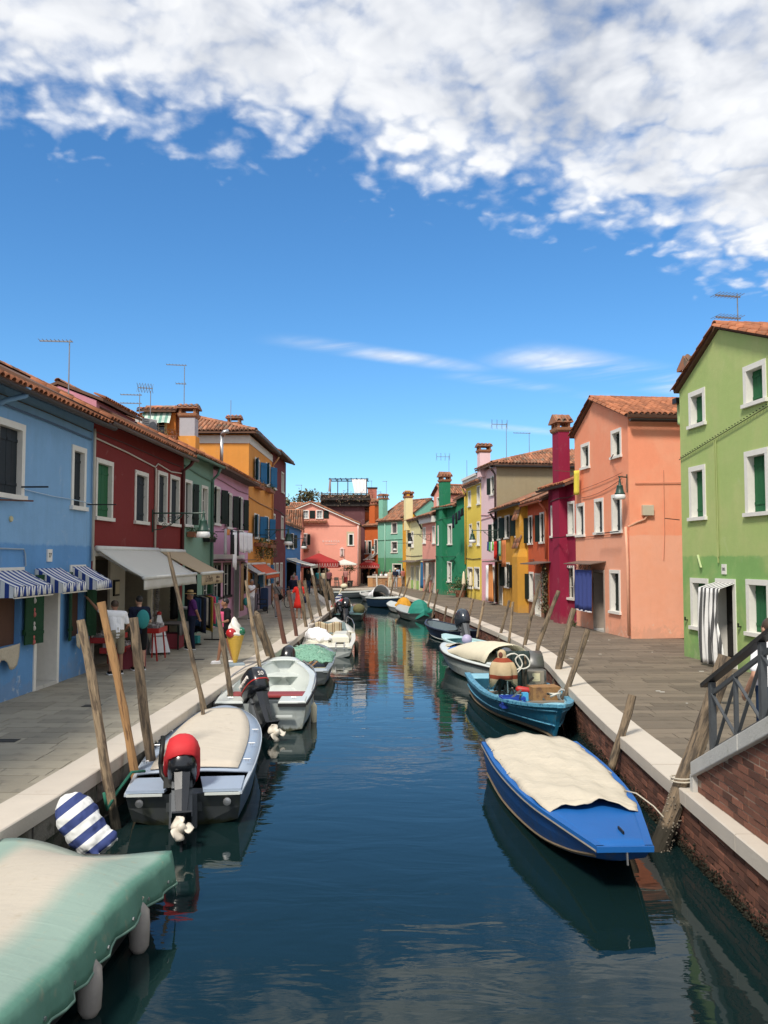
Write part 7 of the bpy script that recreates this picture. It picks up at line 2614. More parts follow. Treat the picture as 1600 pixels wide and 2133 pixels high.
# --- long pale boat across the head of the canal
B = Boat('long_grey_boat', 'long grey boat lying across the head of the canal', (-4.2, 68.6), (-.75, 69.4),
         [(0, .55, .5, .45, .05, -.1), (1.2, .62, .5, .5, .05, -.1), (2.4, .5, .55, .35, .1, -.1), (3.6, .1, .66, .04, .3, 0)], basic('slate_hull', (.10, .12, .13), .4))
B.inside(basic('slate_inside', (.06, .07, .08), .6), .15, .06)
B.rim(GELW, .10, .04, .02)
tag(MB().ell((-3.2, 66.5, .35), (.30, .25, .22), 12, 8).cap((-3.3, 66.6, .3), (-3.6, 66.3, -.3), .07, .05).build('motor_hood', C_CREAM, None, remesh=.03), 'cream hooded outboard standing before the far quay', 'outboard')

# ------------------------------------------------------------------ right side
# --- blue boat with cream tarpaulin
BLUEP = basic('royal_blue_paint', (.012, .115, .38), .5, spec=.3, var=.10, scale=3, bump=.08, col2=(.05, .22, .50), c2lo=.66, c2hi=.80, c2scale=5)
BLUEH = basic('royal_blue_hull', (.012, .075, .26), .4, var=.15, scale=3, grime=(.035, .035, .022), col2=(.02, .07, .2), c2lo=.5, c2hi=.75, c2scale=2)
B = Boat('blue_punt', 'flat blue boat with cream tarpaulin beside right quay', (2.27, 13.05), (2.40, 8.5),
         [(0, .735, .50, .66, .02, -.06), (1.5, .755, .50, .66, .02, -.06), (2.9, .65, .50, .52, .06, -.05), (3.8, .46, .50, .36, .18, .10), (4.5, .275, .50, .25, .36, .33)], BLUEH, rake=.06, bowrake=.12)
B.deck(BLUEP, .0, 1.0, 1.0, .01, .0)
B.rim(BLUEP, .07, .035, .012)
gr = MB()
for sgn in (0, -1):
    gr.tube([Vector(B.at(t_ / 20)[sgn]) + Vector((.014 * (1 if sgn else -1), 0, -.03)) for t_ in range(21)], .012, 5)
gr.build('edge_strip', basic('worn_wood_edge', (.22, .20, .17), .8, var=.3), B.root)
wl = MB()
for sgn, ix in ((-1, 2), (1, 4)):
    wl.tube([Vector(B.at(t_ / 20)[ix]) + Vector((.006 * sgn, 0, .03)) for t_ in range(21)], .022, 5)
wl.build('waterline_board', basic('rotten_wood', (.16, .12, .075), .9, var=.4, scale=8), B.root)
CRT = basic('stained_canvas', (.55, .49, .385), .85, var=.12, scale=3, bump=.45, bscale=7, crease=1.6, col2=(.42, .36, .27), c2lo=.66, c2hi=.80, c2scale=3.5)
def tz2(i, j):
    v = i / 29; u = -1 + 2 * j / 20
    t_ = .0 + .64 * v
    rr = B.at(t_)
    z = .545 + .055 * (1 - u * u) + .035 * math.sin(v * 9 + u * 2.2) * (1 - abs(u)) + .05 * math.exp(-((v - .02) / .06) ** 2) * math.exp(-((u + .1) / .35) ** 2) - .035 * math.exp(-((v - .62) / .14) ** 2 - ((u - .45) / .3) ** 2) + .012 * math.sin(v * 23 + u * 7) + .010 * math.sin(u * 15 - v * 8)
    y = rr[0][1] + (.05 * math.sin(u * 6) if i == 29 else 0) - (.05 if i == 0 else 0)
    return (u * abs(rr[0][0]) * (.93 + .02 * math.sin(v * 30)), y + .10 * (u * u - .3) * v, z - .02 * (abs(u) > .95))
MB().grid(tz2, 30, 21).build('tarpaulin', CRT, B.root, smooth=True, solid=.008)
MB().box(-.10, 4.12, .51, -.085, 4.30, .54).box(-.10, 4.12, .54, -.085, 4.30, .555).build('mooring_cleat', IRON, B.root)
MB().tube([(-.02, 4.63, .46), (-.02, 4.65, .34)], .012, 6).build('bow_ring', STEEL, B.root)
MB().bbox(-.13, 2.98, .52, .13, 3.08, .55).build('cover_handle', BLUEH, B.root)
for y in (.6, 1.2, 1.9, 2.6):
    MB().tube([(.70 - (.07 if y > 2 else 0), y, .53), (.66 - (.07 if y > 2 else 0), y, .56)], .008, 5).tube([(-.70 + (.07 if y > 2 else 0), y, .53), (-.66 + (.07 if y > 2 else 0), y, .56)], .008, 5).build('tarp_tie', ROPE, B.root)
mooring_rope('pale rope from blue boat to thick mooring pile', [B.W(-.60, 2.75, .54), B.W(-.68, 2.95, .56), B.W(-.80, 3.2, .48), B.W(-.86, 3.35, .40)], None, .009)

# --- working fishing boat
TEALH = basic('sea_blue_hull', (.015, .15, .26), .42, var=.16, scale=3, grime=(.05, .06, .045), col2=(.03, .24, .36), c2lo=.55, c2hi=.75, c2scale=4)
TEALR = basic('pale_blue_rim', (.10, .32, .45), .5, var=.2, scale=12, col2=(.02, .10, .2), c2lo=.5, c2hi=.62, c2scale=14)
TEALI = basic('light_blue_inside', (.25, .50, .60), .5, var=.2, scale=6)
B = Boat('blue_fishing_boat', 'sea blue wooden fishing boat crowded with gear', (2.80, 20.95), (3.18, 15.6),
         [(0, .74, .48, .64, .06, -.1), (1.4, .84, .47, .72, .04, -.1), (3.0, .84, .48, .62, .06, -.1), (4.2, .66, .54, .34, .10, -.1), (5.0, .36, .62, .08, .08, -.08), (5.35, .05, .70, .02, .04, -.06)], TEALH, rake=.1, bowrake=.42)
B.inside(TEALI, .14, .08, .03, .9)
B.rim(TEALR, .11, .035, .03)
bd = MB()
for sgn, a, b_, k in ((-1, 0, 1, .55), (1, 6, 5, .55)):
    for f in (.35, 1.25):
        bd.tube([Vector(B.at(t_ / 24)[a]).lerp(Vector(B.at(t_ / 24)[b_]), f) + Vector((sgn * .008, 0, 0)) for t_ in range(25)], .018, 5)
bd.build('rubbing_strake', TEALR, B.root)
kl = MB()
for sgn, ix in ((-1, 2), (1, 4)):
    kl.tube([Vector(B.at(t_ / 24)[ix]) + Vector((sgn * .012, 0, -.01)) for t_ in range(25)], .03, 5)
kl.build('waterline_board', MATS['rotten_wood'], B.root)
B.deck(TEALI, .86, 1.0, .9, .02, .01, 'fore_deck')
B.deck(TEALI, .0, .1, .9, .0, -.02, 'stern_deck')
B.thwart(basic('plank', (.20, .16, .12), .8, var=.3), .55, .16, -.05)
B.thwart(MATS['plank'], .30, .2, -.08)
MB().box(.15, 3.85, .28, .27, 3.97, .64).build('bollard', basic('bright_blue', (.07, .38, .62), .5), B.root)
for (x, y, h) in ((-.12, 2.7, 1.25), (.45, 2.6, 1.3), (-.16, 2.3, 1.3), (.02, 2.0, 1.2)):
    MB().tube([(x, y, .1), (x + .02, y, h)], .028, 7).build('upright_post', WOOD, B.root)
# winch with half-round hood, on the quay side
wn = MB().bbox(-.78, .75, .5, -.30, 1.9, .82, .02).build('winch', basic('galvanised', (.16, .155, .14), .5, metal=.5, var=.3), B.root)
hd = MB()
N = 12
rr = [[(-.80 + .0, 1.30 + (.36) * math.cos(math.pi * k / N), .82 + .36 * math.sin(math.pi * k / N)) for k in range(N + 1)], [(-.36, 1.30 + .36 * math.cos(math.pi * k / N), .82 + .36 * math.sin(math.pi * k / N)) for k in range(N + 1)]]
hd.loft(rr, closed=False, caps=False)
hd.build('hood', basic('dull_metal', (.15, .15, .145), .45, metal=.5, var=.3), wn, smooth=True, solid=.015)
whl = MB().tube([(-.34, 1.30 + .29 * math.cos(a), .82 + .29 * math.sin(a)) for a in [2 * math.pi * k / 24 for k in range(25)]], .02, 6, caps=False)
for k in range(6):
    whl.beam((-.34, 1.30, .84), (-.34, 1.30 + .29 * math.cos(k * 1.047), .82 + .29 * math.sin(k * 1.047)), .015, .015)
whl.build('drum_wheel', STEEL, wn)
MB().lathe([(.10, -.40), (.10, .0), (.26, .01), (.26, .03)], 14).xf(Matrix.Translation((-.40, 1.30, .84)) @ Matrix.Rotation(R(90), 4, 'Y')).build('drum', IRON, wn)
MB().box(-.70, 1.90, .52, -.32, 2.02, .80).build('control_box', basic('beige_steel', (.30, .26, .20), .5, metal=.2, var=.3), wn)
MB().box(-.60, 2.02, .58, -.42, 2.035, .76).box(-.57, 2.035, .62, -.45, 2.04, .72).build('meter_frame', basic('meter_cream', (.62, .56, .36), .5), wn)
# striped hooded blanket over a post
HBL = stripes('hooded_blanket', (.52, .40, .24), (.28, .06, .03), .42, 2, .24)
HBV = [(.36, .0, .02), (.37, .12, .01), (.35, .26, 0), (.29, .38, 0), (.18, .47, .0), (.11, .51, -.03), (.115, .58, -.05), (.105, .65, -.05), (.04, .70, -.04)]
hb = thing('hooded_blanket', 'red and tan striped hooded blanket over a post in fishing boat', 'blanket', B.W(.42, 2.75, .78), B.rz + R(150))
hb.scale = (.80, .80, .86)
MB().loft([[(a * math.cos(q) * (1 + (.17 * math.sin(5 * q + z * 3) + .07 * math.sin(11 * q + 2)) * (1 - 1.3 * z)), a * .8 * math.sin(q) * (1 + .14 * math.sin(4 * q + 1) * (1 - z)) + oy, z - .12 * (1 + math.sin(2 * q + .6)) * (z < .05) - .05 * (z < .2) * math.sin(5 * q)) for q in [2 * math.pi * k / 36 for k in range(36)]] for a, z, oy in HBV], caps=False).build('cloth', HBL, hb, smooth=True, solid=.012)
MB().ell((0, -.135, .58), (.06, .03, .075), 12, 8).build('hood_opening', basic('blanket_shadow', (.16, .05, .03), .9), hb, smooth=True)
nt = tag(MB().grid(lambda i, j: (-.36 + .72 * i / 20 + .03 * math.sin(j), .05 * math.sin(i * 1.6) + .25 * (j / 10) ** 2, .95 - .90 * j / 10), 21, 11).build('hanging_net', basic('dark_teal_net', (.025, .045, .042), .85, var=.5, scale=20, bump=.8), None, smooth=True, solid=.04), 'dark net curtain hanging amidships in fishing boat', 'net')
nt.location = B.W(.10, 2.35, .35); nt.rotation_euler = (0, 0, B.rz + R(180))
for k, (x, rr_) in enumerate(((.18, .18), (-.02, .15))):
    pts = [(x + rr_ * math.cos(a) * (1 + .2 * math.sin(2 * a)), 2.78 + .02 * a / 6, 1.12 + rr_ * math.sin(a)) for a in [k_ * .42 for k_ in range(28)]] + [(x + .15, 2.8, .85), (x + .13, 2.8, .45)]
    mooring_rope(('larger' if k == 0 else 'smaller') + ' white rope coil hung in the fishing boat', [B.W(*p) for p in pts], basic('white_rope', (.62, .60, .52), .8), .016)
bx = thing('fish_box', 'brown wooden fish box in bow of the fishing boat', 'box', B.W(-.30, 3.45, .42), B.rz + .1)
for a in ((-.30, -.2, 0, .30, -.18, .26), (-.30, .18, 0, .30, .2, .26), (-.30, -.18, 0, -.28, .18, .26), (.28, -.18, 0, .30, .18, .26), (-.30, -.2, .255, .30, .2, .28)):
    MB().box(*a).build('board', basic('box_wood', (.30, .16, .06), .75, var=.3, scale=8, col2=(.16, .08, .04)), bx)
ct_ = MB()
rr_ = random.Random(88)
for k in range(34):
    x, y = rr_.uniform(-.55, .6), rr_.uniform(1.2, 4.0)
    a = rr_.uniform(0, 3.14); L_ = rr_.uniform(.15, .55); z = rr_.uniform(.25, .55)
    ct_.beam((x, y, z), (x + L_ * math.cos(a) * .5, y + L_ * math.sin(a), z + rr_.uniform(-.1, .25)), rr_.uniform(.02, .06), rr_.uniform(.015, .05))
kind(ct_.build('deck_gear', basic('mixed_gear', (.10, .085, .065), .75, var=.5, scale=9, rnd=.7, island=True, col2=(.05, .12, .15), c2lo=.5, c2hi=.6), B.root), 'stuff')
cr = thing('blue_crate', 'cobalt blue crate near bow of fishing boat', 'crate', B.W(.48, 3.95, .36), B.rz)
for z in (0, .08, .16):
    MB().box(-.24, -.16, z, .24, -.14, z + .06).box(-.24, .14, z, .24, .16, z + .06).box(-.24, -.14, z, -.22, .14, z + .06).box(.22, -.14, z, .24, .14, z + .06).build('slat', basic('cobalt', (.015, .05, .32), .5), cr)
tag(MB().cap(B.W(.2, 3.35, .62), B.W(-.02, 3.4, .60), .07, .06).build('red_float', REDSTAND, None, smooth=True), 'red float beside hooded blanket', 'float')
tag(MB().tube([B.W(-.62 + .09 * math.cos(a), 3.45 + .02 * a, .55 + .11 * math.sin(a)) for a in [k * .5 for k in range(40)]], .018, 6).build('rope_coil', basic('grey_rope', (.36, .36, .34), .9), None, smooth=True), 'grey rope coil right of the wooden fish box', 'rope')
tag(MB().tube([B.W(-.05, 4.9, .72), B.W(-.15, 4.95, .78), B.W(-.28, 4.8, .76), B.W(-.2, 4.65, .72), B.W(-.05, 4.7, .74), B.W(-.3, 4.5, .70)], .022, 6).build('bow_rope', basic('white_rope', (.62, .60, .52), .8), None, smooth=True), 'white rope coil on bow of fishing boat', 'rope')

# --- white boat with cream canopy
B = Boat('white_canopy_boat', 'white boat with cream canopy and blue sheet behind fishing boat', (3.52, 22.0), (1.95, 26.3),
         [(0, .78, .50, .70, .05, -.1), (1.5, .84, .50, .74, .05, -.1), (3.0, .74, .54, .55, .1, -.1), (4.1, .40, .60, .2, .22, 0), (4.6, .10, .64, .04, .34, .1)], GELD)
B.rim(RUBBER, .0, .03, .03, name='rub_rail')
B.deck(GELW, .0, 1.0, 1.0, .03, .02)
MB().grid(lambda i, j: ((-1 + 2 * j / 10) * .72 * (1 - .25 * (i / 12) ** 3), .5 + i * .26, .58 + .46 * (1 - (-1 + 2 * j / 10) ** 2) ** .7 * (1 - (i / 12) ** 3) + .02 * math.sin(i + j)), 13, 11).build('canopy', basic('cream_canopy', (.66, .60, .45), .8, var=.08, bump=.2), B.root, smooth=True, solid=.012)
MB().grid(lambda i, j: ((-1 + 2 * j / 8) * .42, 3.2 + i * .12, .66 + .10 * (1 - (-1 + 2 * j / 8) ** 2) - .02 * i), 6, 9).build('blue_sheet', basic('blue_sheet', (.02, .14, .50), .6), B.root, smooth=True, solid=.01)
MB().grid(lambda i, j: ((-1 + 2 * j / 8) * .30 + .05, 3.75 + i * .12, .68 + .08 * (1 - (-1 + 2 * j / 8) ** 2) - .015 * i), 6, 9).build('bow_cloth', CRT, B.root, smooth=True, solid=.012)
MB().bbox(-.75, -.08, .46, .75, .35, .62, .03).build('stern_deck', GELW, B.root)
outboard(B, -.3, -.1, .5, 1.0, 50, 0, GREYPL, prop=False)
ch_ = MB()
for k in range(14):
    ch_.tube([(.55 + .02 * math.cos(a), .9 + k * .075, .62 + .02 * math.sin(a)) for a in [j * 1.05 for j in range(7)]], .007, 4)
kind(ch_.build('chain', STEEL, B.root), 'stuff')

# --- pale turquoise dinghy
B = Boat('turquoise_dinghy', 'pale turquoise dinghy with lilac ball fender', (3.45, 27.9), (2.3, 30.9),
         [(0, .60, .42, .52, .05, -.08), (1.2, .66, .42, .54, .05, -.08), (2.4, .5, .46, .32, .1, -.05), (3.2, .12, .52, .05, .25, 0)], basic('aqua_hull', (.22, .42, .45), .45, var=.1))
B.inside(basic('aqua_inside', (.42, .62, .64), .5), .12, .06)
B.rim(basic('aqua_rim', (.48, .66, .66), .5), .09, .03, .02)
B.deck(basic('aqua_inside', (.42, .62, .64), .5), .62, 1.0, .95, .02, .01)
B.thwart(basic('aqua_rim', (.48, .66, .66), .5), .35)
tag(MB().ell(B.W(-.25, 1.0, .55), (.18, .18, .18), 16, 10).build('ball_fender', basic('lilac_ball', (.42, .38, .55), .5), None, smooth=True), 'lilac ball fender in the turquoise dinghy', 'fender')

# --- navy boat
B = Boat('navy_boat', 'navy blue open boat with black outboard at right quay', (3.15, 33.2), (2.0, 37.2),
         [(0, .68, .45, .6, .05, -.1), (1.5, .74, .45, .62, .05, -.1), (3.0, .56, .50, .36, .1, -.1), (4.1, .1, .60, .04, .3, 0)], basic('navy_hull', (.012, .018, .04), .35))
B.inside(basic('grey_blue_inside', (.12, .16, .18), .5), .12, .07)
B.rim(basic('navy_rim', (.02, .03, .06), .4), .06, .03, .02)
wl = MB()
for ix in (2, 4):
    wl.tube([Vector(B.at(t_ / 16)[ix]) + Vector((.01 * (ix - 3), 0, .02)) for t_ in range(17)], .018, 5)
wl.build('white_boot_stripe', GELW, B.root)
B.thwart(WOOD, .35)
outboard(B, 0, -.05, .48, 1.55, 28, 0, basic('slate_cowl', (.035, .045, .06), .25, coat=.5), prop=False)
tag(MB().bbox(-.16, -.12, 0, .16, .12, .42, .04).build('silver_motor', basic('silver_cowl', (.40, .40, .40), .4), None), 'small silver motor standing behind the navy boat', 'motor')
bpy.data.objects['silver_motor'].location = (2.35, 38.0, -.55)

# --- grey boat with teal motor cover
B = Boat('teal_cover_boat', 'grey boat with teal cloth over its motor', (1.95, 44.4), (.95, 49.4),
         [(0, .72, .40, .64, .05, -.1), (1.6, .76, .40, .66, .05, -.1), (3.6, .6, .45, .4, .1, -.1), (5.0, .12, .54, .05, .3, 0)], basic('grey_green_hull', (.10, .13, .12), .4))
B.deck(GELD, .1, 1.0, .96, .03, .01)
B.rim(basic('grey_rim', (.20, .22, .225), .4), .1, .03, .02)
def drape(name, label, m, sc, seed):
    rr = random.Random(seed)
    A = [rr.uniform(-.14, .14) for _ in range(11)]
    rings = []
    for a, z in ((.62, -.28), (.60, -.05), (.52, .20), (.40, .42), (.24, .58), (.06, .66)):
        rings.append([(sc * a * (1 + A[k % 11] * (1 + .6 * (z < 0))) * math.cos(2 * math.pi * k / 11 + .15 * z), sc * a * .8 * (1 + A[(k * 3) % 11]) * math.sin(2 * math.pi * k / 11 + .15 * z), sc * (z + .16 * A[(k * 5) % 11] / .14 * (z < .1))) for k in range(11)])
    return tag(MB().loft(rings).build(name, m, None), label, 'cover')


tcv = drape('motor_cloth', 'teal sheet draped over motor of grey boat', basic('teal_sheet', (.015, .22, .165), .75, var=.15, bump=.3, bscale=6), 1.0, 2)
tcv.location = B.W(0, .3, .45)
# --- small white boat with amber cover
B = Boat('small_white_boat', 'small white boat with amber cloth on its motor', (1.25, 50.4), (.45, 54.2),
         [(0, .6, .36, .54, .05, -.1), (1.4, .64, .36, .55, .05, -.1), (2.8, .5, .42, .34, .1, -.1), (3.8, .1, .5, .05, .3, 0)], GELD)
B.deck(GELW, .05, 1.0, .95, .03, .01)
B.rim(GELW, .08, .03, .02)
ac_ = drape('amber_cloth', 'amber cloth draped over motor of small white boat', basic('amber_sheet', (.62, .30, .02), .75, var=.15, bump=.3), .8, 5)
ac_.location = B.W(0, .2, .42)
# --- dark blue boat with white deck
B = Boat('dark_blue_day_boat', 'dark blue boat with white deck across canal', (-.65, 57.3), (.85, 54.9),
         [(0, .62, .62, .56, .05, -.1), (1.0, .7, .62, .58, .05, -.1), (2.1, .56, .66, .38, .1, -.1), (3.0, .1, .74, .04, .3, 0)], basic('deep_blue_hull', (.012, .03, .06), .35))
B.deck(GELW, .35, 1.0, 1.0, .05, .02)
B.inside(basic('green_inside', (.04, .20, .15), .6), .2, .06, .02, .4)
B.rim(GELW, .08, .04, .03)
# --- grey boat with white folded hood
B = Boat('hooded_grey_boat', 'grey covered boat with white folding hood near head of canal', (-.1, 61.0), (-1.75, 66.0),
         [(0, .75, .45, .66, .05, -.1), (1.8, .8, .48, .68, .05, -.1), (3.8, .6, .55, .4, .1, -.1), (5.2, .1, .66, .04, .3, 0)], basic('pale_slate_hull', (.26, .29, .30), .4))
B.rim(GELW, .08, .03, .02)
MB().grid(lambda i, j: ((-1 + 2 * j / 8) * .72 * (1 - .6 * (i / 8) ** 2), 1.5 + i * .42, .52 + .30 * (1 - abs(-1 + 2 * j / 8)) * (1 - i / 10)), 9, 9).build('cover', basic('grey_cover', (.40, .40, .38), .85), B.root, solid=.01)
MB().grid(lambda i, j: (.72 * math.cos(math.pi * j / 10), .1 + i * .25 + .35 * math.sin(math.pi * j / 10), .5 + (.85 - .12 * i) * math.sin(math.pi * j / 10)), 6, 11).build('hood', C_WHITE, B.root, smooth=True, solid=.01)

# ------------------------------------------------------------------ mooring posts
def post(name, label, b, t, r0, r1, m, n=10, bend=None, seed=None, cut='flat', group='mooring posts'):
    """b: foot at the water, t: top; foot is carried on below the water"""
    rr = random.Random(seed if seed is not None else int(abs(b[1]) * 100 + abs(b[0]) * 10))
    b = Vector(b); t = Vector(t)
    d = t - b
    L = d.length
    low = b - d.normalized() * .8
    o = low
    k = max(7, int(L / .16))
    pts = []; rad = []
    ph = rr.uniform(0, 6)
    for i in range(k + 1):
        f = i / k
        p = low.lerp(t, f)
        w = r0 * .35
        p = p + Vector((math.sin(f * 7 + ph) * w * .6 + rr.uniform(-1, 1) * w * .18, math.cos(f * 5 + ph) * w * .6 + rr.uniform(-1, 1) * w * .18, 0))
        if bend:
            p += Vector(bend) * max(0, 1 - abs(f - .55) / .45)
        pts.append(p - low)
        rad.append((r0 + (r1 - r0) * f) * rr.uniform(.90, 1.10))
    if cut == 'point':
        pts.append(pts[-1] + d.normalized() * .12); rad.append(r1 * .25)
    mb = MB()
    mb.tube(pts, rad, n)
    kn = rr.randint(1, 3)
    for _ in range(kn):
        i = rr.randint(2, k - 1)
        a = rr.uniform(0, 6.28)
        q = pts[i] + Vector((math.cos(a), math.sin(a), 0)) * rad[i] * .8
        mb.ell(q, (rad[i] * .35, rad[i] * .35, rad[i] * .5), 6, 4)
    # object axes follow the post so the grain runs along it
    z = d.normalized(); x = z.cross(Vector((0, 1, 0))).normalized(); y = z.cross(x)
    F = frame(low, x, y, z)
    inv = F.inverted()
    mb.v = [tuple(inv @ (Vector(p) + low)) for p in mb.v]
    ob = mb.build(name, m, None, smooth=False)
    ob.matrix_world = F
    tag(ob, label, 'post', group)
    return ob


PL = [  # left quay, near to far
    ((-3.35, 10.6, -.7), (-3.87, 10.6, 1.90), .062, .056, WOODLT, 'thick bleached post nearest camera on left quay'),
    ((-3.30, 11.45, -.7), (-3.88, 11.45, 2.08), .058, .055, WOODOR, 'split orange-brown post between two thick left posts'),
    ((-3.25, 12.05, -.7), (-3.65, 12.05, 1.82), .070, .068, WOOD, 'thick grey brown post beside grey covered boat'),
    ((-3.14, 15.4, -.7), (-4.02, 15.4, 2.78), .045, .036, WOOD, 'long thin post leaning up past white awning'),
    ((-3.10, 14.9, -.7), (-3.28, 14.9, .30), .040, .035, WOOD, 'short stub of post behind grey covered boat'),
    ((-3.08, 17.1, -.6), (-3.42, 17.1, 1.75), .062, .052, WOOD, 'post crossing in front of ice cream cone statue'),
    ((-2.98, 20.6, -.6), (-3.42, 20.6, 2.12), .050, .042, WOODLT, 'slim knotty post right of ice cream cone statue'),
    ((-2.90, 22.6, -.7), (-3.42, 22.6, 1.12), .135, .110, WOOD, 'broad pointed plank post behind grey net boat'),
    ((-2.93, 25.8, -.6), (-3.37, 25.8, 1.55), .072, .070, RUST, 'nearer of two rust brown steel posts'),
    ((-2.88, 28.3, -.6), (-3.24, 28.3, 1.56), .065, .062, RUST, 'farther of two rust brown steel posts'),
    ((-2.86, 32.0, -.6), (-3.30, 32.0, 1.80), .080, .070, WOOD, 'mooring post in front of woman in red dress'),
    ((-2.78, 34.0, -.6), (-3.26, 34.0, 1.74), .078, .066, WOOD, 'mooring post right of woman in red dress'),
    ((-2.70, 37.5, -.6), (-3.28, 37.5, 2.05), .085, .072, WOOD, 'tall post with pale top before red parasol'),
    ((-2.60, 41.0, -.6), (-3.06, 41.0, 1.62), .085, .075, WOOD, 'thick post near the left quay corner'),
    ((-2.50, 44.3, -.6), (-3.02, 44.3, 1.40), .080, .070, WOOD, 'leaning post at the left quay corner'),
    ((-2.55, 46.4, -.6), (-2.98, 46.4, 1.0), .075, .065, WOOD, 'low post just past left quay corner'),
    ((-4.6, 60.5, -.6), (-4.7, 60.5, 2.0), .065, .06, WOOD, 'left of two upright posts before restaurant tables'),
    ((-4.15, 61.0, -.6), (-4.30, 61.0, 1.92), .065, .06, WOOD, 'right of two upright posts before restaurant tables'),
    ((-3.4, 69.5, -.6), (-3.48, 69.5, 1.1), .07, .06, WOOD, 'upright post before far quay tables'),
]
for b, t_, r0, r1, m, lb in PL:
    post('mooring_post', lb, b, t_, r0, r1, m, cut='point' if 'pointed' in lb else 'flat')
tag(MB().tube([(-3.22, 37.48, 1.88), (-3.29, 37.48, 2.2)], .045, 8).build('post_cap', PALEPOST, None), 'white painted tip of tall post before red parasol', 'post')
PR = [
    ((3.22, 9.85, -.7), (4.10, 9.95, 1.52), .115, .10, WOOD, 'very thick leaning pile beside footbridge railing', None),
    ((3.34, 12.6, -.7), (3.74, 12.6, .62), .068, .062, WOOD, 'short straight post behind blue tarpaulin boat', None),
    ((3.58, 17.3, -.7), (4.22, 17.3, 1.20), .075, .058, WOOD, 'knotty leaning post by bow of fishing boat', None),
    ((3.98, 20.0, -.7), (4.56, 20.0, 1.46), .085, .072, WOOD, 'broken topped post behind the winch of fishing boat', None),
    ((4.12, 23.0, -.7), (4.88, 23.2, 1.75), .070, .055, WOOD, 'crooked bent post before crimson house', (-.16, 0, 0)),
    ((4.12, 25.4, -.7), (4.75, 25.4, 1.98), .065, .050, WOOD, 'tall dark post before white door', None),
    ((4.02, 27.4, -.7), (4.26, 27.4, 1.22), .046, .040, WOODLT, 'thin orange-footed post near turquoise dinghy', None),
    ((3.95, 29.4, -.7), (4.42, 29.4, 1.16), .055, .050, WOOD, 'post before the ochre house chimney', None),
    ((3.60, 32.6, -.7), (3.92, 32.6, 1.0), .050, .045, WOODLT, 'pale slim post nearest navy boat outboard', None),
    ((3.38, 35.2, -.7), (3.78, 35.2, .94), .062, .055, WOODLT, 'pale post at stern of the navy boat', None),
    ((2.95, 38.0, -.7), (3.68, 38.0, 1.48), .058, .045, WOOD, 'long slim post before emerald house', None),
    ((2.72, 38.8, -.7), (2.93, 38.8, .42), .05, .045, WOOD, 'short stub post behind the navy boat', None),
    ((2.42, 43.0, -.7), (2.80, 43.0, 1.02), .062, .05, WOOD, 'dark slim post left of emerald house door', None),
    ((2.20, 44.6, -.7), (2.62, 44.6, 1.30), .062, .055, WOODLT, 'orange tinted post beside teal covered motor', None),
    ((1.85, 47.2, -.7), (2.64, 47.2, 1.68), .085, .075, WOOD, 'thick leaning post behind teal covered motor', None),
    ((1.08, 55.0, -.7), (1.68, 55.0, 1.35), .070, .06, WOOD, 'post before the pale lime house', None),
    ((.80, 57.0, -.7), (1.30, 57.0, .85), .055, .05, WOOD, 'thin post left of pale lime house post', None),
    ((.30, 60.0, -.7), (.82, 60.0, 1.35), .060, .05, WOOD, 'slim post before man in shorts', None),
    ((.0, 63.0, -.7), (.18, 63.0, .9), .05, .045, WOOD, 'thin post left of man in shorts', None),
    ((-.55, 71.2, -.3), (-.66, 71.2, 1.2), .075, .07, PALEPOST, 'white post before the brick terrace wall', None),
    ((-.85, 66.0, -.7), (-.70, 66.0, .3), .06, .055, WOODLT, 'short pale stub behind hooded grey boat', None),
]
for b, t_, r0, r1, m, lb, bd in PR:
    post('mooring_post', lb, b, t_, r0, r1, m, bend=bd)
rp_ = [(3.50 + .13 * math.cos(a), 9.87 + .13 * math.sin(a), .06 + .006 * a) for a in [k * .5 for k in range(26)]]
mooring_rope('pale rope knotted round very thick pile', rp_ + [(3.64, 9.80, .0), (3.66, 9.76, -.1)], ROPE, .01)
r = random.Random(35)
bar = MB()
for i in range(260):
    f = r.uniform(-.05, .30)
    a = r.uniform(0, 6.28)
    c = Vector((3.22, 9.85, -.7)).lerp(Vector((4.10, 9.95, 1.52)), f) + Vector((math.cos(a) * .115, math.sin(a) * .115, 0))
    s = r.uniform(.006, .014)
    bar.add([c + Vector(q) * s for q in ((1, 0, 0), (-1, 0, 0), (0, 1, 0), (0, -1, 0), (0, 0, 1), (0, 0, -1))], [(0, 2, 4), (2, 1, 4), (1, 3, 4), (3, 0, 4), (2, 0, 5), (1, 2, 5), (3, 1, 5), (0, 3, 5)])
bo = bar.build('barnacles', basic('barnacle', (.20, .17, .13), .9, var=.3, rnd=.5, island=True), None)
kind(bo, 'stuff')

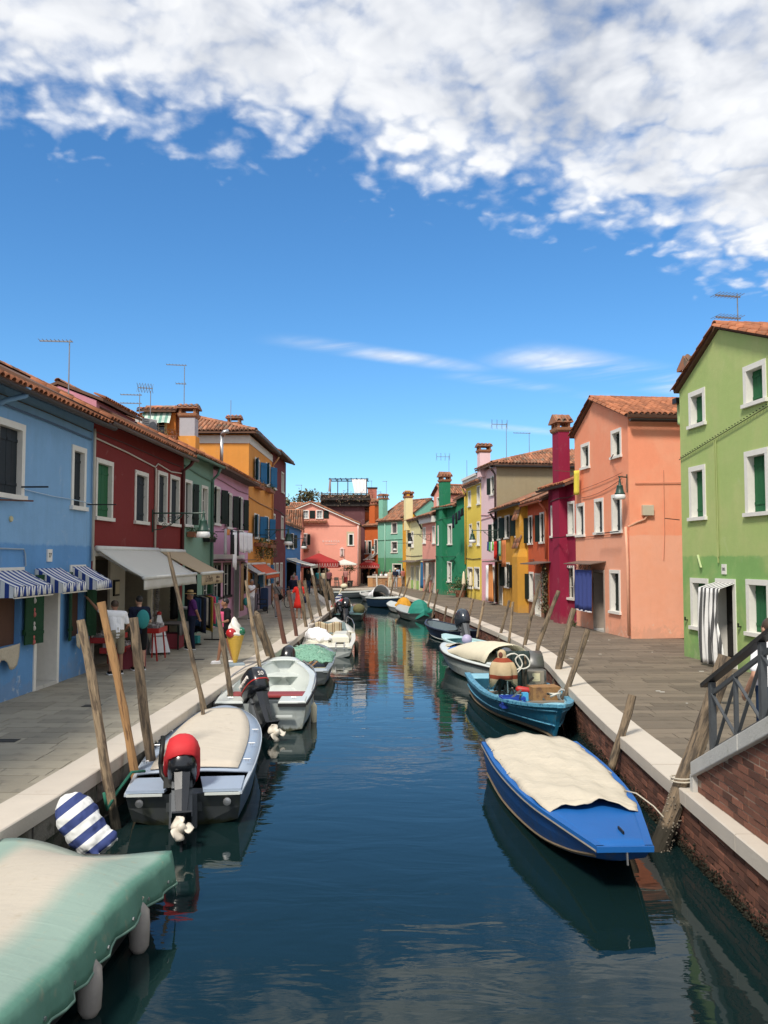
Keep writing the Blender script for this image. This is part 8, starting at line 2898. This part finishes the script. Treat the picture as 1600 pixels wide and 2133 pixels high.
# ------------------------------------------------------------------ people
def person(label, loc, rz, h=1.7, near=False, skin=None, hair=None, hairm=None, J=None, top=None, bottom=None, shoes=None, sleeve='short', legs='shorts', vox=None, tank=False, hatm=None, hat=None, skirt=None, apron=None, fem=False, group=None):
    """front is local -y; joints in metres for a 1.7 m figure"""
    skin = skin or SKIN
    t = thing('person', label, 'person', loc, rz, group)
    k = h / 1.7
    j = dict(pel=(0, 0, .93), che=(0, 0, 1.24), nec=(0, 0, 1.43), hea=(0, -.02, 1.575),
             sl=(.175, 0, 1.37), sr=(-.175, 0, 1.37), el=(.225, .03, 1.10), er=(-.225, .03, 1.10), wl=(.235, -.03, .86), wr=(-.235, -.03, .86),
             hl=(.085, 0, .90), hr=(-.085, 0, .90), kl=(.10, -.02, .49), kr=(-.10, -.02, .49), al=(.10, .02, .085), ar=(-.10, .02, .085))
    if J:
        j.update(J)
    j = {a: Vector(b) * k for a, b in j.items()}
    v = vox or (.011 if near else .024)
    f = .90 if fem else 1.0
    def torso(mb, e=0.0, zlo=None):
        p, c, n = j['pel'], j['che'], j['nec']
        mb.cap(p, p.lerp(c, .5), (.125 + e) * k, (.115 * f + e) * k, 12)
        for sx in (-1, 1):
            mb.cap(p + Vector((sx * .055 * k, 0, 0)), c + Vector((sx * .06 * k * f, 0, 0)), (.10 + e) * k, (.112 * f + e) * k, 12)
        mb.cap(j['sl'].lerp(c, .35), j['sr'].lerp(c, .35), (.095 * f + e) * k, (.095 * f + e) * k, 12)
        mb.cap(j['sl'], j['sr'], (.062 + e) * k, (.062 + e) * k, 10)
    b = MB()
    torso(b)
    b.cap(j['nec'] - Vector((0, 0, .04)), j['hea'] - Vector((0, 0, .05)) * k, .055 * k, .05 * k)
    hd = j['hea']
    b.ell(hd, (.074 * k, .092 * k, .112 * k), 14, 10)
    fwd = Vector((0, -1, 0))
    if J and 'look' in J:
        fwd = Vector(J['look']).normalized()
    side = fwd.cross(Vector((0, 0, 1))).normalized()
    b.cap(hd + fwd * .06 * k - Vector((0, 0, .06 * k)), hd + fwd * .045 * k - Vector((0, 0, .085 * k)), .04 * k, .03 * k)
    b.cap(hd + fwd * .088 * k + Vector((0, 0, .01 * k)), hd + fwd * .108 * k - Vector((0, 0, .018 * k)), .010 * k, .015 * k, 6)
    for s in (-1, 1):
        b.ell(hd + side * s * .075 * k - Vector((0, 0, .005)), (.014 * k, .02 * k, .03 * k), 8, 6)
    for s in 'lr':
        b.cap(j['s' + s], j['e' + s], .048 * k * f, .040 * k * f)
        b.cap(j['e' + s], j['w' + s], .040 * k * f, .028 * k * f)
        b.cap(j['h' + s], j['k' + s], .082 * k, .055 * k)
        b.cap(j['k' + s], j['a' + s], .054 * k, .036 * k)
        d = (j['w' + s] - j['e' + s]).normalized()
        sd = d.cross(Vector((0, 1, 0)))
        sd = Vector((1, 0, 0)) if sd.length < .1 else sd.normalized()
        wr = j['w' + s]
        b.cap(wr + d * .02 * k, wr + d * .075 * k, .026 * k, .03 * k, 8)
        fd = d.cross(sd)
        for q in range(4):
            o = (q - 1.5) * .019 * k
            ln = (.065, .078, .073, .058)[q] * k
            p0 = wr + d * .09 * k + fd * o
            p1 = p0 + d * ln * .5 - sd * .006
            b.cap(p0, p1, .0095 * k, .0085 * k, 6)
            b.cap(p1, p1 + d * ln * .45 - sd * .014, .0085 * k, .0075 * k, 6)
        b.cap(wr + d * .04 * k + fd * .024 * k, wr + d * .09 * k + fd * .055 * k, .011 * k, .009 * k, 6)
        b.cap(j['a' + s], j['a' + s] + Vector((0, -.10, -.045)) * k, .034 * k, .028 * k)
    b.build('body', skin, t, remesh=v)
    if top:
        c = MB()
        torso(c, .016)
        if not tank:
            for s in 'lr':
                m_ = j['s' + s].lerp(j['e' + s], .72)
                c.cap(j['s' + s], m_, .066 * k, .062 * k)
                if sleeve == 'long':
                    c.cap(m_, j['e' + s], .060 * k, .055 * k)
                    c.cap(j['e' + s], j['w' + s], .053 * k, .042 * k)
        c.build('shirt', top, t, remesh=v * 1.15)
    if apron:
        c = MB()
        P_ = lambda a, b_: j['che'] * a + j['pel'] * (1 - a) + Vector((b_ * .12 * k, (-.145 + .05 * b_ * b_) * k, 0))
        c.grid(lambda i, q: tuple(P_(1.35 - 1.75 * i / 8, -1 + 2 * q / 6)), 9, 7).build('apron', apron, t, smooth=True, solid=.02)
    if bottom:
        c = MB()
        c.cap(j['pel'] - Vector((.05 * k, 0, 0)), j['pel'] + Vector((.05 * k, 0, 0)), .135 * k, .135 * k, 12)
        c.cap(j['pel'] + Vector((0, 0, .07 * k)), j['pel'], .125 * k, .14 * k, 12)
        for s in 'lr':
            e = j['h' + s].lerp(j['k' + s], {'shorts': .95, 'mini': .5, 'long': 1}[legs])
            c.cap(j['h' + s], e, .100 * k, (.088 if legs == 'shorts' else .075) * k)
            if legs == 'long':
                c.cap(e, j['a' + s], .075 * k, .056 * k)
        c.build('trousers' if legs == 'long' else 'shorts', bottom, t, remesh=v * 1.15)
    if skirt:
        m_, zl = skirt
        p = j['pel']
        c = MB()
        c.loft([[(p.x + a * k * math.cos(q) * (1 + .05 * math.sin(6 * q)), p.y + a * .78 * k * math.sin(q) * (1 + .05 * math.sin(6 * q)), z * k) for q in [2 * math.pi * i / 24 for i in range(24)]] for a, z in ((.265, zl), (.235, zl + .2), (.19, .86), (.165, 1.0), (.15, 1.08))])
        c.build('skirt', m_, t, smooth=True)
    if shoes:
        c = MB()
        for s in 'lr':
            a = j['a' + s]
            c.cap(a + Vector((0, .02, -.04)) * k, a + Vector((0, -.15, -.045)) * k, .046 * k, .04 * k)
        c.build('shoes', shoes, t, remesh=v)
        c = MB()
        for s in 'lr':
            a = j['a' + s]
            c.box(a.x - .042 * k, a.y - .19 * k, a.z - .085 * k, a.x + .042 * k, a.y + .065 * k, a.z - .062 * k)
        c.build('soles', C_WHITE, t)
    if near:
        e = MB()
        for s in (-1, 1):
            e.ell(hd + fwd * .083 * k + side * s * .03 * k + Vector((0, 0, .012 * k)), (.011 * k, .008 * k, .007 * k), 8, 6)
        e.build('eyes', HAIRB, t)
        MB().cap(hd + fwd * .087 * k + side * .02 * k - Vector((0, 0, .05 * k)), hd + fwd * .087 * k - side * .02 * k - Vector((0, 0, .05 * k)), .006 * k, .006 * k, 6).build('lips', basic('lips', (.35, .12, .10), .5), t)
    if hair:
        c = MB()
        if hair == 'short':
            c.ell(hd - fwd * .012 * k + Vector((0, 0, .028 * k)), (.081 * k, .094 * k, .098 * k), 14, 9)
        elif hair == 'bun':
            c.ell(hd - fwd * .014 * k + Vector((0, 0, .022 * k)), (.083 * k, .096 * k, .104 * k), 14, 9)
            c.ell(hd - fwd * .10 * k + Vector((0, 0, .03 * k)), (.04 * k, .04 * k, .04 * k), 10, 7)
        elif hair == 'bob':
            c.ell(hd - fwd * .016 * k + Vector((0, 0, .02 * k)), (.088 * k, .10 * k, .106 * k), 14, 9)
            c.ell(hd - fwd * .045 * k - Vector((0, 0, .07 * k)), (.082 * k, .06 * k, .09 * k), 12, 8)
        c.build('hair', hairm or HAIRBR, t, remesh=v)
    if hat == 'straw':
        MB().lathe([(.165 * k, .04 * k), (.16 * k, .055 * k), (.09 * k, .06 * k), (.088 * k, .14 * k), (.06 * k, .155 * k), (.01, .15 * k)], 18, hd).build('hat', hatm, t, smooth=True)
        MB().lathe([(.093 * k, .062 * k), (.0915 * k, .09 * k)], 18, hd, caps=False).build('hat_band', C_BLACK, t, smooth=True)
    elif hat == 'cap':
        c = MB().ell(hd + Vector((0, 0, .045 * k)), (.086 * k, .10 * k, .085 * k), 14, 8)
        c.cap(hd + fwd * .08 * k + Vector((0, 0, .05 * k)), hd + fwd * .15 * k + Vector((0, 0, .04 * k)), .03 * k, .02 * k, 8)
        c.build('cap', hatm, t, smooth=True)
    elif hat == 'bonnet':
        MB().lathe([(.12 * k, .02 * k), (.10 * k, .06 * k), (.085 * k, .12 * k), (.01, .14 * k)], 14, hd).build('hat', hatm, t, smooth=True)
    return t, j


def facing(fx, fy):
    return math.atan2(fx, -fy)


# man in white shirt leaning on the shop post
person('man in white shirt, khaki shorts and cap leaning at souvenir stand', (-6.18, 19.25, 0), facing(-.5, .86), 1.74, True, SKINT, J=dict(
    pel=(0, .02, .93), che=(.02, -.04, 1.23), nec=(.02, -.08, 1.40), hea=(.02, -.13, 1.53), sl=(.20, -.06, 1.37), sr=(-.17, -.03, 1.34), el=(.40, -.14, 1.46), wl=(.56, -.20, 1.66), er=(-.26, -.02, 1.09), wr=(-.22, -.20, .95),
    al=(.13, .04, .085), ar=(-.12, -.03, .085), kl=(.12, 0, .49), kr=(-.11, -.05, .49), look=(.1, -1, -.3)),
    top=C_WHITE, bottom=C_KHAKI, shoes=C_BLACK, hat='cap', hatm=cloth('brown_cap', (.05, .04, .03)), hair='short', hairm=HAIRBR)
# person with teal backpack
t, j = person('dark haired visitor in black with teal backpack at souvenir stand', (-5.86, 19.95, 0), facing(-.55, .83), 1.78, True, SKIN, J=dict(hea=(0, -.05, 1.565), wl=(.12, -.22, 1.02), wr=(-.1, -.24, 1.0), el=(.23, -.02, 1.1), er=(-.24, .0, 1.1), look=(.2, -1, -.35)),
    top=C_NAVY, bottom=C_BLACK, shoes=C_BLACK, hair='short', hairm=HAIRB)
MB().ell((-.02, .20, 1.22), (.16, .11, .23), 14, 10).build('backpack', C_TEAL, t, remesh=.016)
MB().tube([(.1, .12, 1.42), (.12, -.02, 1.46), (.12, -.13, 1.3)], .02, 6).tube([(-.1, .12, 1.42), (-.12, -.02, 1.46), (-.12, -.13, 1.3)], .02, 6).build('backpack_straps', C_BLACK, t)
# man in purple with straw hat
person('man in purple shirt and straw hat with hands behind back', (-5.6, 24.35, 0), facing(-1, -.25), 1.72, True, SKINT, J=dict(
    hea=(0, -.07, 1.56), nec=(0, -.02, 1.43), el=(.24, .10, 1.12), er=(-.24, .10, 1.12), wl=(.06, .17, .92), wr=(-.06, .18, .92), al=(.10, .03, .085), ar=(-.10, -.04, .085), look=(0, -1, -.45)),
    top=C_PURPLE, bottom=C_NAVY, shoes=C_BLACK, legs='long', hat='straw', hatm=C_STRAW, hair='short', hairm=HAIRG)
# woman with pink apron
person('woman in pink apron and white trainers holding ice cream statue', (-4.02, 21.15, 0), facing(-.86, -.5), 1.66, True, SKINT, J=dict(
    el=(.27, -.04, 1.12), wl=(.36, -.22, 1.10), er=(-.22, .04, 1.10), wr=(-.20, -.02, .86), kl=(.12, .05, .49), al=(.13, .16, .10), kr=(-.09, -.10, .50), ar=(-.10, -.16, .085), look=(-.3, -1, -.05)),
    top=C_BLACK, bottom=C_BLACK, shoes=C_WHITE, legs='mini', apron=C_PINK, hair='short', hairm=HAIRB, fem=True)
# man in white vest with phone
t, j = person('man in white vest looking at his phone outside pink house', (-5.75, 36.0, 0), facing(.8, -.4), 1.74, False, SKINT, J=dict(el=(.23, -.06, 1.12), wl=(.10, -.22, 1.28), er=(-.23, -.06, 1.12), wr=(-.08, -.24, 1.28), look=(0, -1, -.4)),
    top=C_WHITE, bottom=C_LGREY, shoes=C_BLACK, legs='long', tank=True, hair='short', hairm=HAIRG)
MB().box(-.05, -.36, 1.36, .05, -.345, 1.50).build('phone', BLACKPL, t)
MB().ell((-.33, .05, .78), (.12, .09, .18), 10, 8).build('bag', C_TEAL, t, smooth=True)
# woman in grey seen from behind
t, j = person('woman in grey top and trousers with black bag walking away', (-4.72, 36.9, 0), facing(.1, 1), 1.64, False, SKIN, J=dict(al=(.10, -.08, .085), ar=(-.10, .10, .10)),
    top=C_GREY, bottom=C_LGREY, shoes=C_BLACK, legs='long', tank=True, hair='bun', hairm=HAIRBR, fem=True)
MB().ell((-.12, .18, .92), (.17, .09, .13), 12, 8).build('shoulder_bag', C_BLACK, t, smooth=True)
MB().tube([(-.2, .1, 1.0), (0, .12, 1.3), (.14, .02, 1.44)], .012, 5).build('strap', C_BLACK, t)
# man in navy polo
person('man in navy polo shirt facing the woman in red', (-4.62, 42.4, 0), facing(-.4, .6), 1.80, False, SKINT, J=dict(el=(.24, -.05, 1.1), wl=(.12, -.18, 1.0)), top=C_NAVY, bottom=C_LGREY, shoes=C_WHITE, hair='short', hairm=HAIRG)
# woman in red dress
t, j = person('woman in red dress with dark shoulder bag', (-3.68, 36.1, 0), facing(-.2, 1), 1.66, False, SKIN, J=dict(el=(.30, .02, 1.15), wl=(.42, -.06, 1.17)), top=C_RED, skirt=(C_RED, .50), shoes=cloth('sandal', (.25, .12, .06)), hair='bob', hairm=HAIRBR, fem=True)
MB().ell((-.24, .1, .84), (.09, .07, .15), 10, 8).build('shoulder_bag', C_NAVY, t, smooth=True)
MB().tube([(-.22, .1, .98), (-.05, .14, 1.25), (.13, .03, 1.43)], .012, 5).build('strap', C_NAVY, t)
# walker on the bridge steps at the right edge
person('person in white shirt on bridge steps cut by right edge', (4.20, 9.05, .32), facing(-.3, 1), 1.72, True, SKIN, J=dict(el=(.27, .06, 1.10), wl=(.24, -.10, .92)), top=C_WHITE, bottom=C_JEAN, shoes=C_BLACK, legs='long', hair='short')
# people farther off
FAR = [
    ((-6.1, 56.5), (.3, -1), 1.68, cloth('pink_check', (.55, .25, .28)), C_GREY, 'person in pink top beside azure house'),
    ((-5.5, 60.2), (.5, -1), 1.76, C_BLACK, C_JEAN, 'person in black with white paper under the white awning'),
    ((-6.05, 65.5), (1, -.2), 1.72, C_BLACK, C_BLACK, 'person in black before restaurant recess'),
    ((-5.35, 67.5), (.2, 1), 1.66, C_TEAL, C_GREY, 'person in turquoise top under red parasol'),
    ((-4.95, 67.9), (.3, 1), 1.62, C_BEIGE, C_GREY, 'person in beige under red parasol'),
    ((-4.35, 65.4), (0, 1), 1.74, cloth('plum_shirt', (.16, .06, .07)), C_BLACK, 'person in plum shirt between two upright posts'),
    ((-3.35, 72.6), (-.3, -1), 1.70, cloth('red_white_top', (.40, .18, .16)), cloth('dark_red', (.2, .03, .03)), 'person in red and white at pale bistro table'),
    ((.98, 70.6), (-.2, -1), 1.74, C_NAVY, C_LGREY, 'man in navy top, grey shorts and pale hat on right quay'),
    ((.52, 71.4), (.4, -1), 1.62, C_BEIGE, C_CREAM, 'person in cream left of man in grey shorts'),
    ((1.28, 76.8), (-.5, 1), 1.78, C_SKY, C_GREY, 'man in light blue shirt behind brick wall'),
    ((1.72, 74.6), (-.6, .8), 1.70, cloth('rose_shirt', (.55, .22, .2)), C_GREY, 'person in rose shirt by amber house'),
    ((-1.85, 80.8), (0, -1), 1.76, C_BLACK, C_BLACK, 'waiter in black, left one, below lettered red parasol'),
    ((-1.30, 80.6), (0, -1), 1.74, C_BLACK, C_BLACK, 'waiter in black, right one, below lettered red parasol'),
]
for i, (p, fv, h, tm, bm__, lb) in enumerate(FAR):
    person(lb, (p[0], p[1], 0), facing(*fv), h, False, SKINT if i % 2 else SKIN, top=tm, bottom=bm__, shoes=C_BLACK, legs='long' if i % 3 else 'shorts', hair='short' if i % 2 else 'bob', hairm=(HAIRB, HAIRBR, HAIRG)[i % 3], vox=.032, hat='bonnet' if 'hat' in lb else None, hatm=C_CREAM)
SIT = dict(pel=(0, 0, .52), che=(0, .02, .86), nec=(0, .0, 1.06), hea=(0, -.03, 1.20), sl=(.175, 0, 1.0), sr=(-.175, 0, 1.0), el=(.22, -.08, .78), er=(-.22, -.08, .78), wl=(.14, -.30, .80), wr=(-.14, -.30, .80), hl=(.085, 0, .50), hr=(-.085, 0, .50), kl=(.11, -.42, .50), kr=(-.11, -.42, .50), al=(.11, -.40, .085), ar=(-.11, -.40, .085))
for i, (x, y, tm, lb) in enumerate(((-.85, 77.2, C_GREY, 'leftmost diner, in grey, behind terrace wall'), (-.25, 77.6, C_WHITE, 'diner in white, nearer one, behind terrace wall'), (.02, 78.2, C_BLACK, 'diner in black behind white-shirted diners'), (.28, 77.6, C_WHITE, 'second diner in white, farther right, behind terrace wall'),
                       (.55, 78.0, C_MAROON, 'diner in maroon behind terrace wall'), (.85, 77.4, C_BLACK, 'rightmost diner, in black, behind terrace wall'))):
    a = R(60 * i)
    person(lb, (x, y, .03), a, 1.72, False, SKINT if i % 2 else SKIN, top=tm, bottom=C_BLACK, shoes=C_BLACK, legs='long', hair='short' if i % 2 else 'bob', hairm=(HAIRB, HAIRBR)[i % 2], vox=.032, J=SIT)
    chair((x, y, 0), a, 'dark chair of the ' + lb.replace(' behind terrace wall', '').replace(' behind white-shirted diners', ', mid table'), IRON, 'terrace chairs', 'terrace_chair')
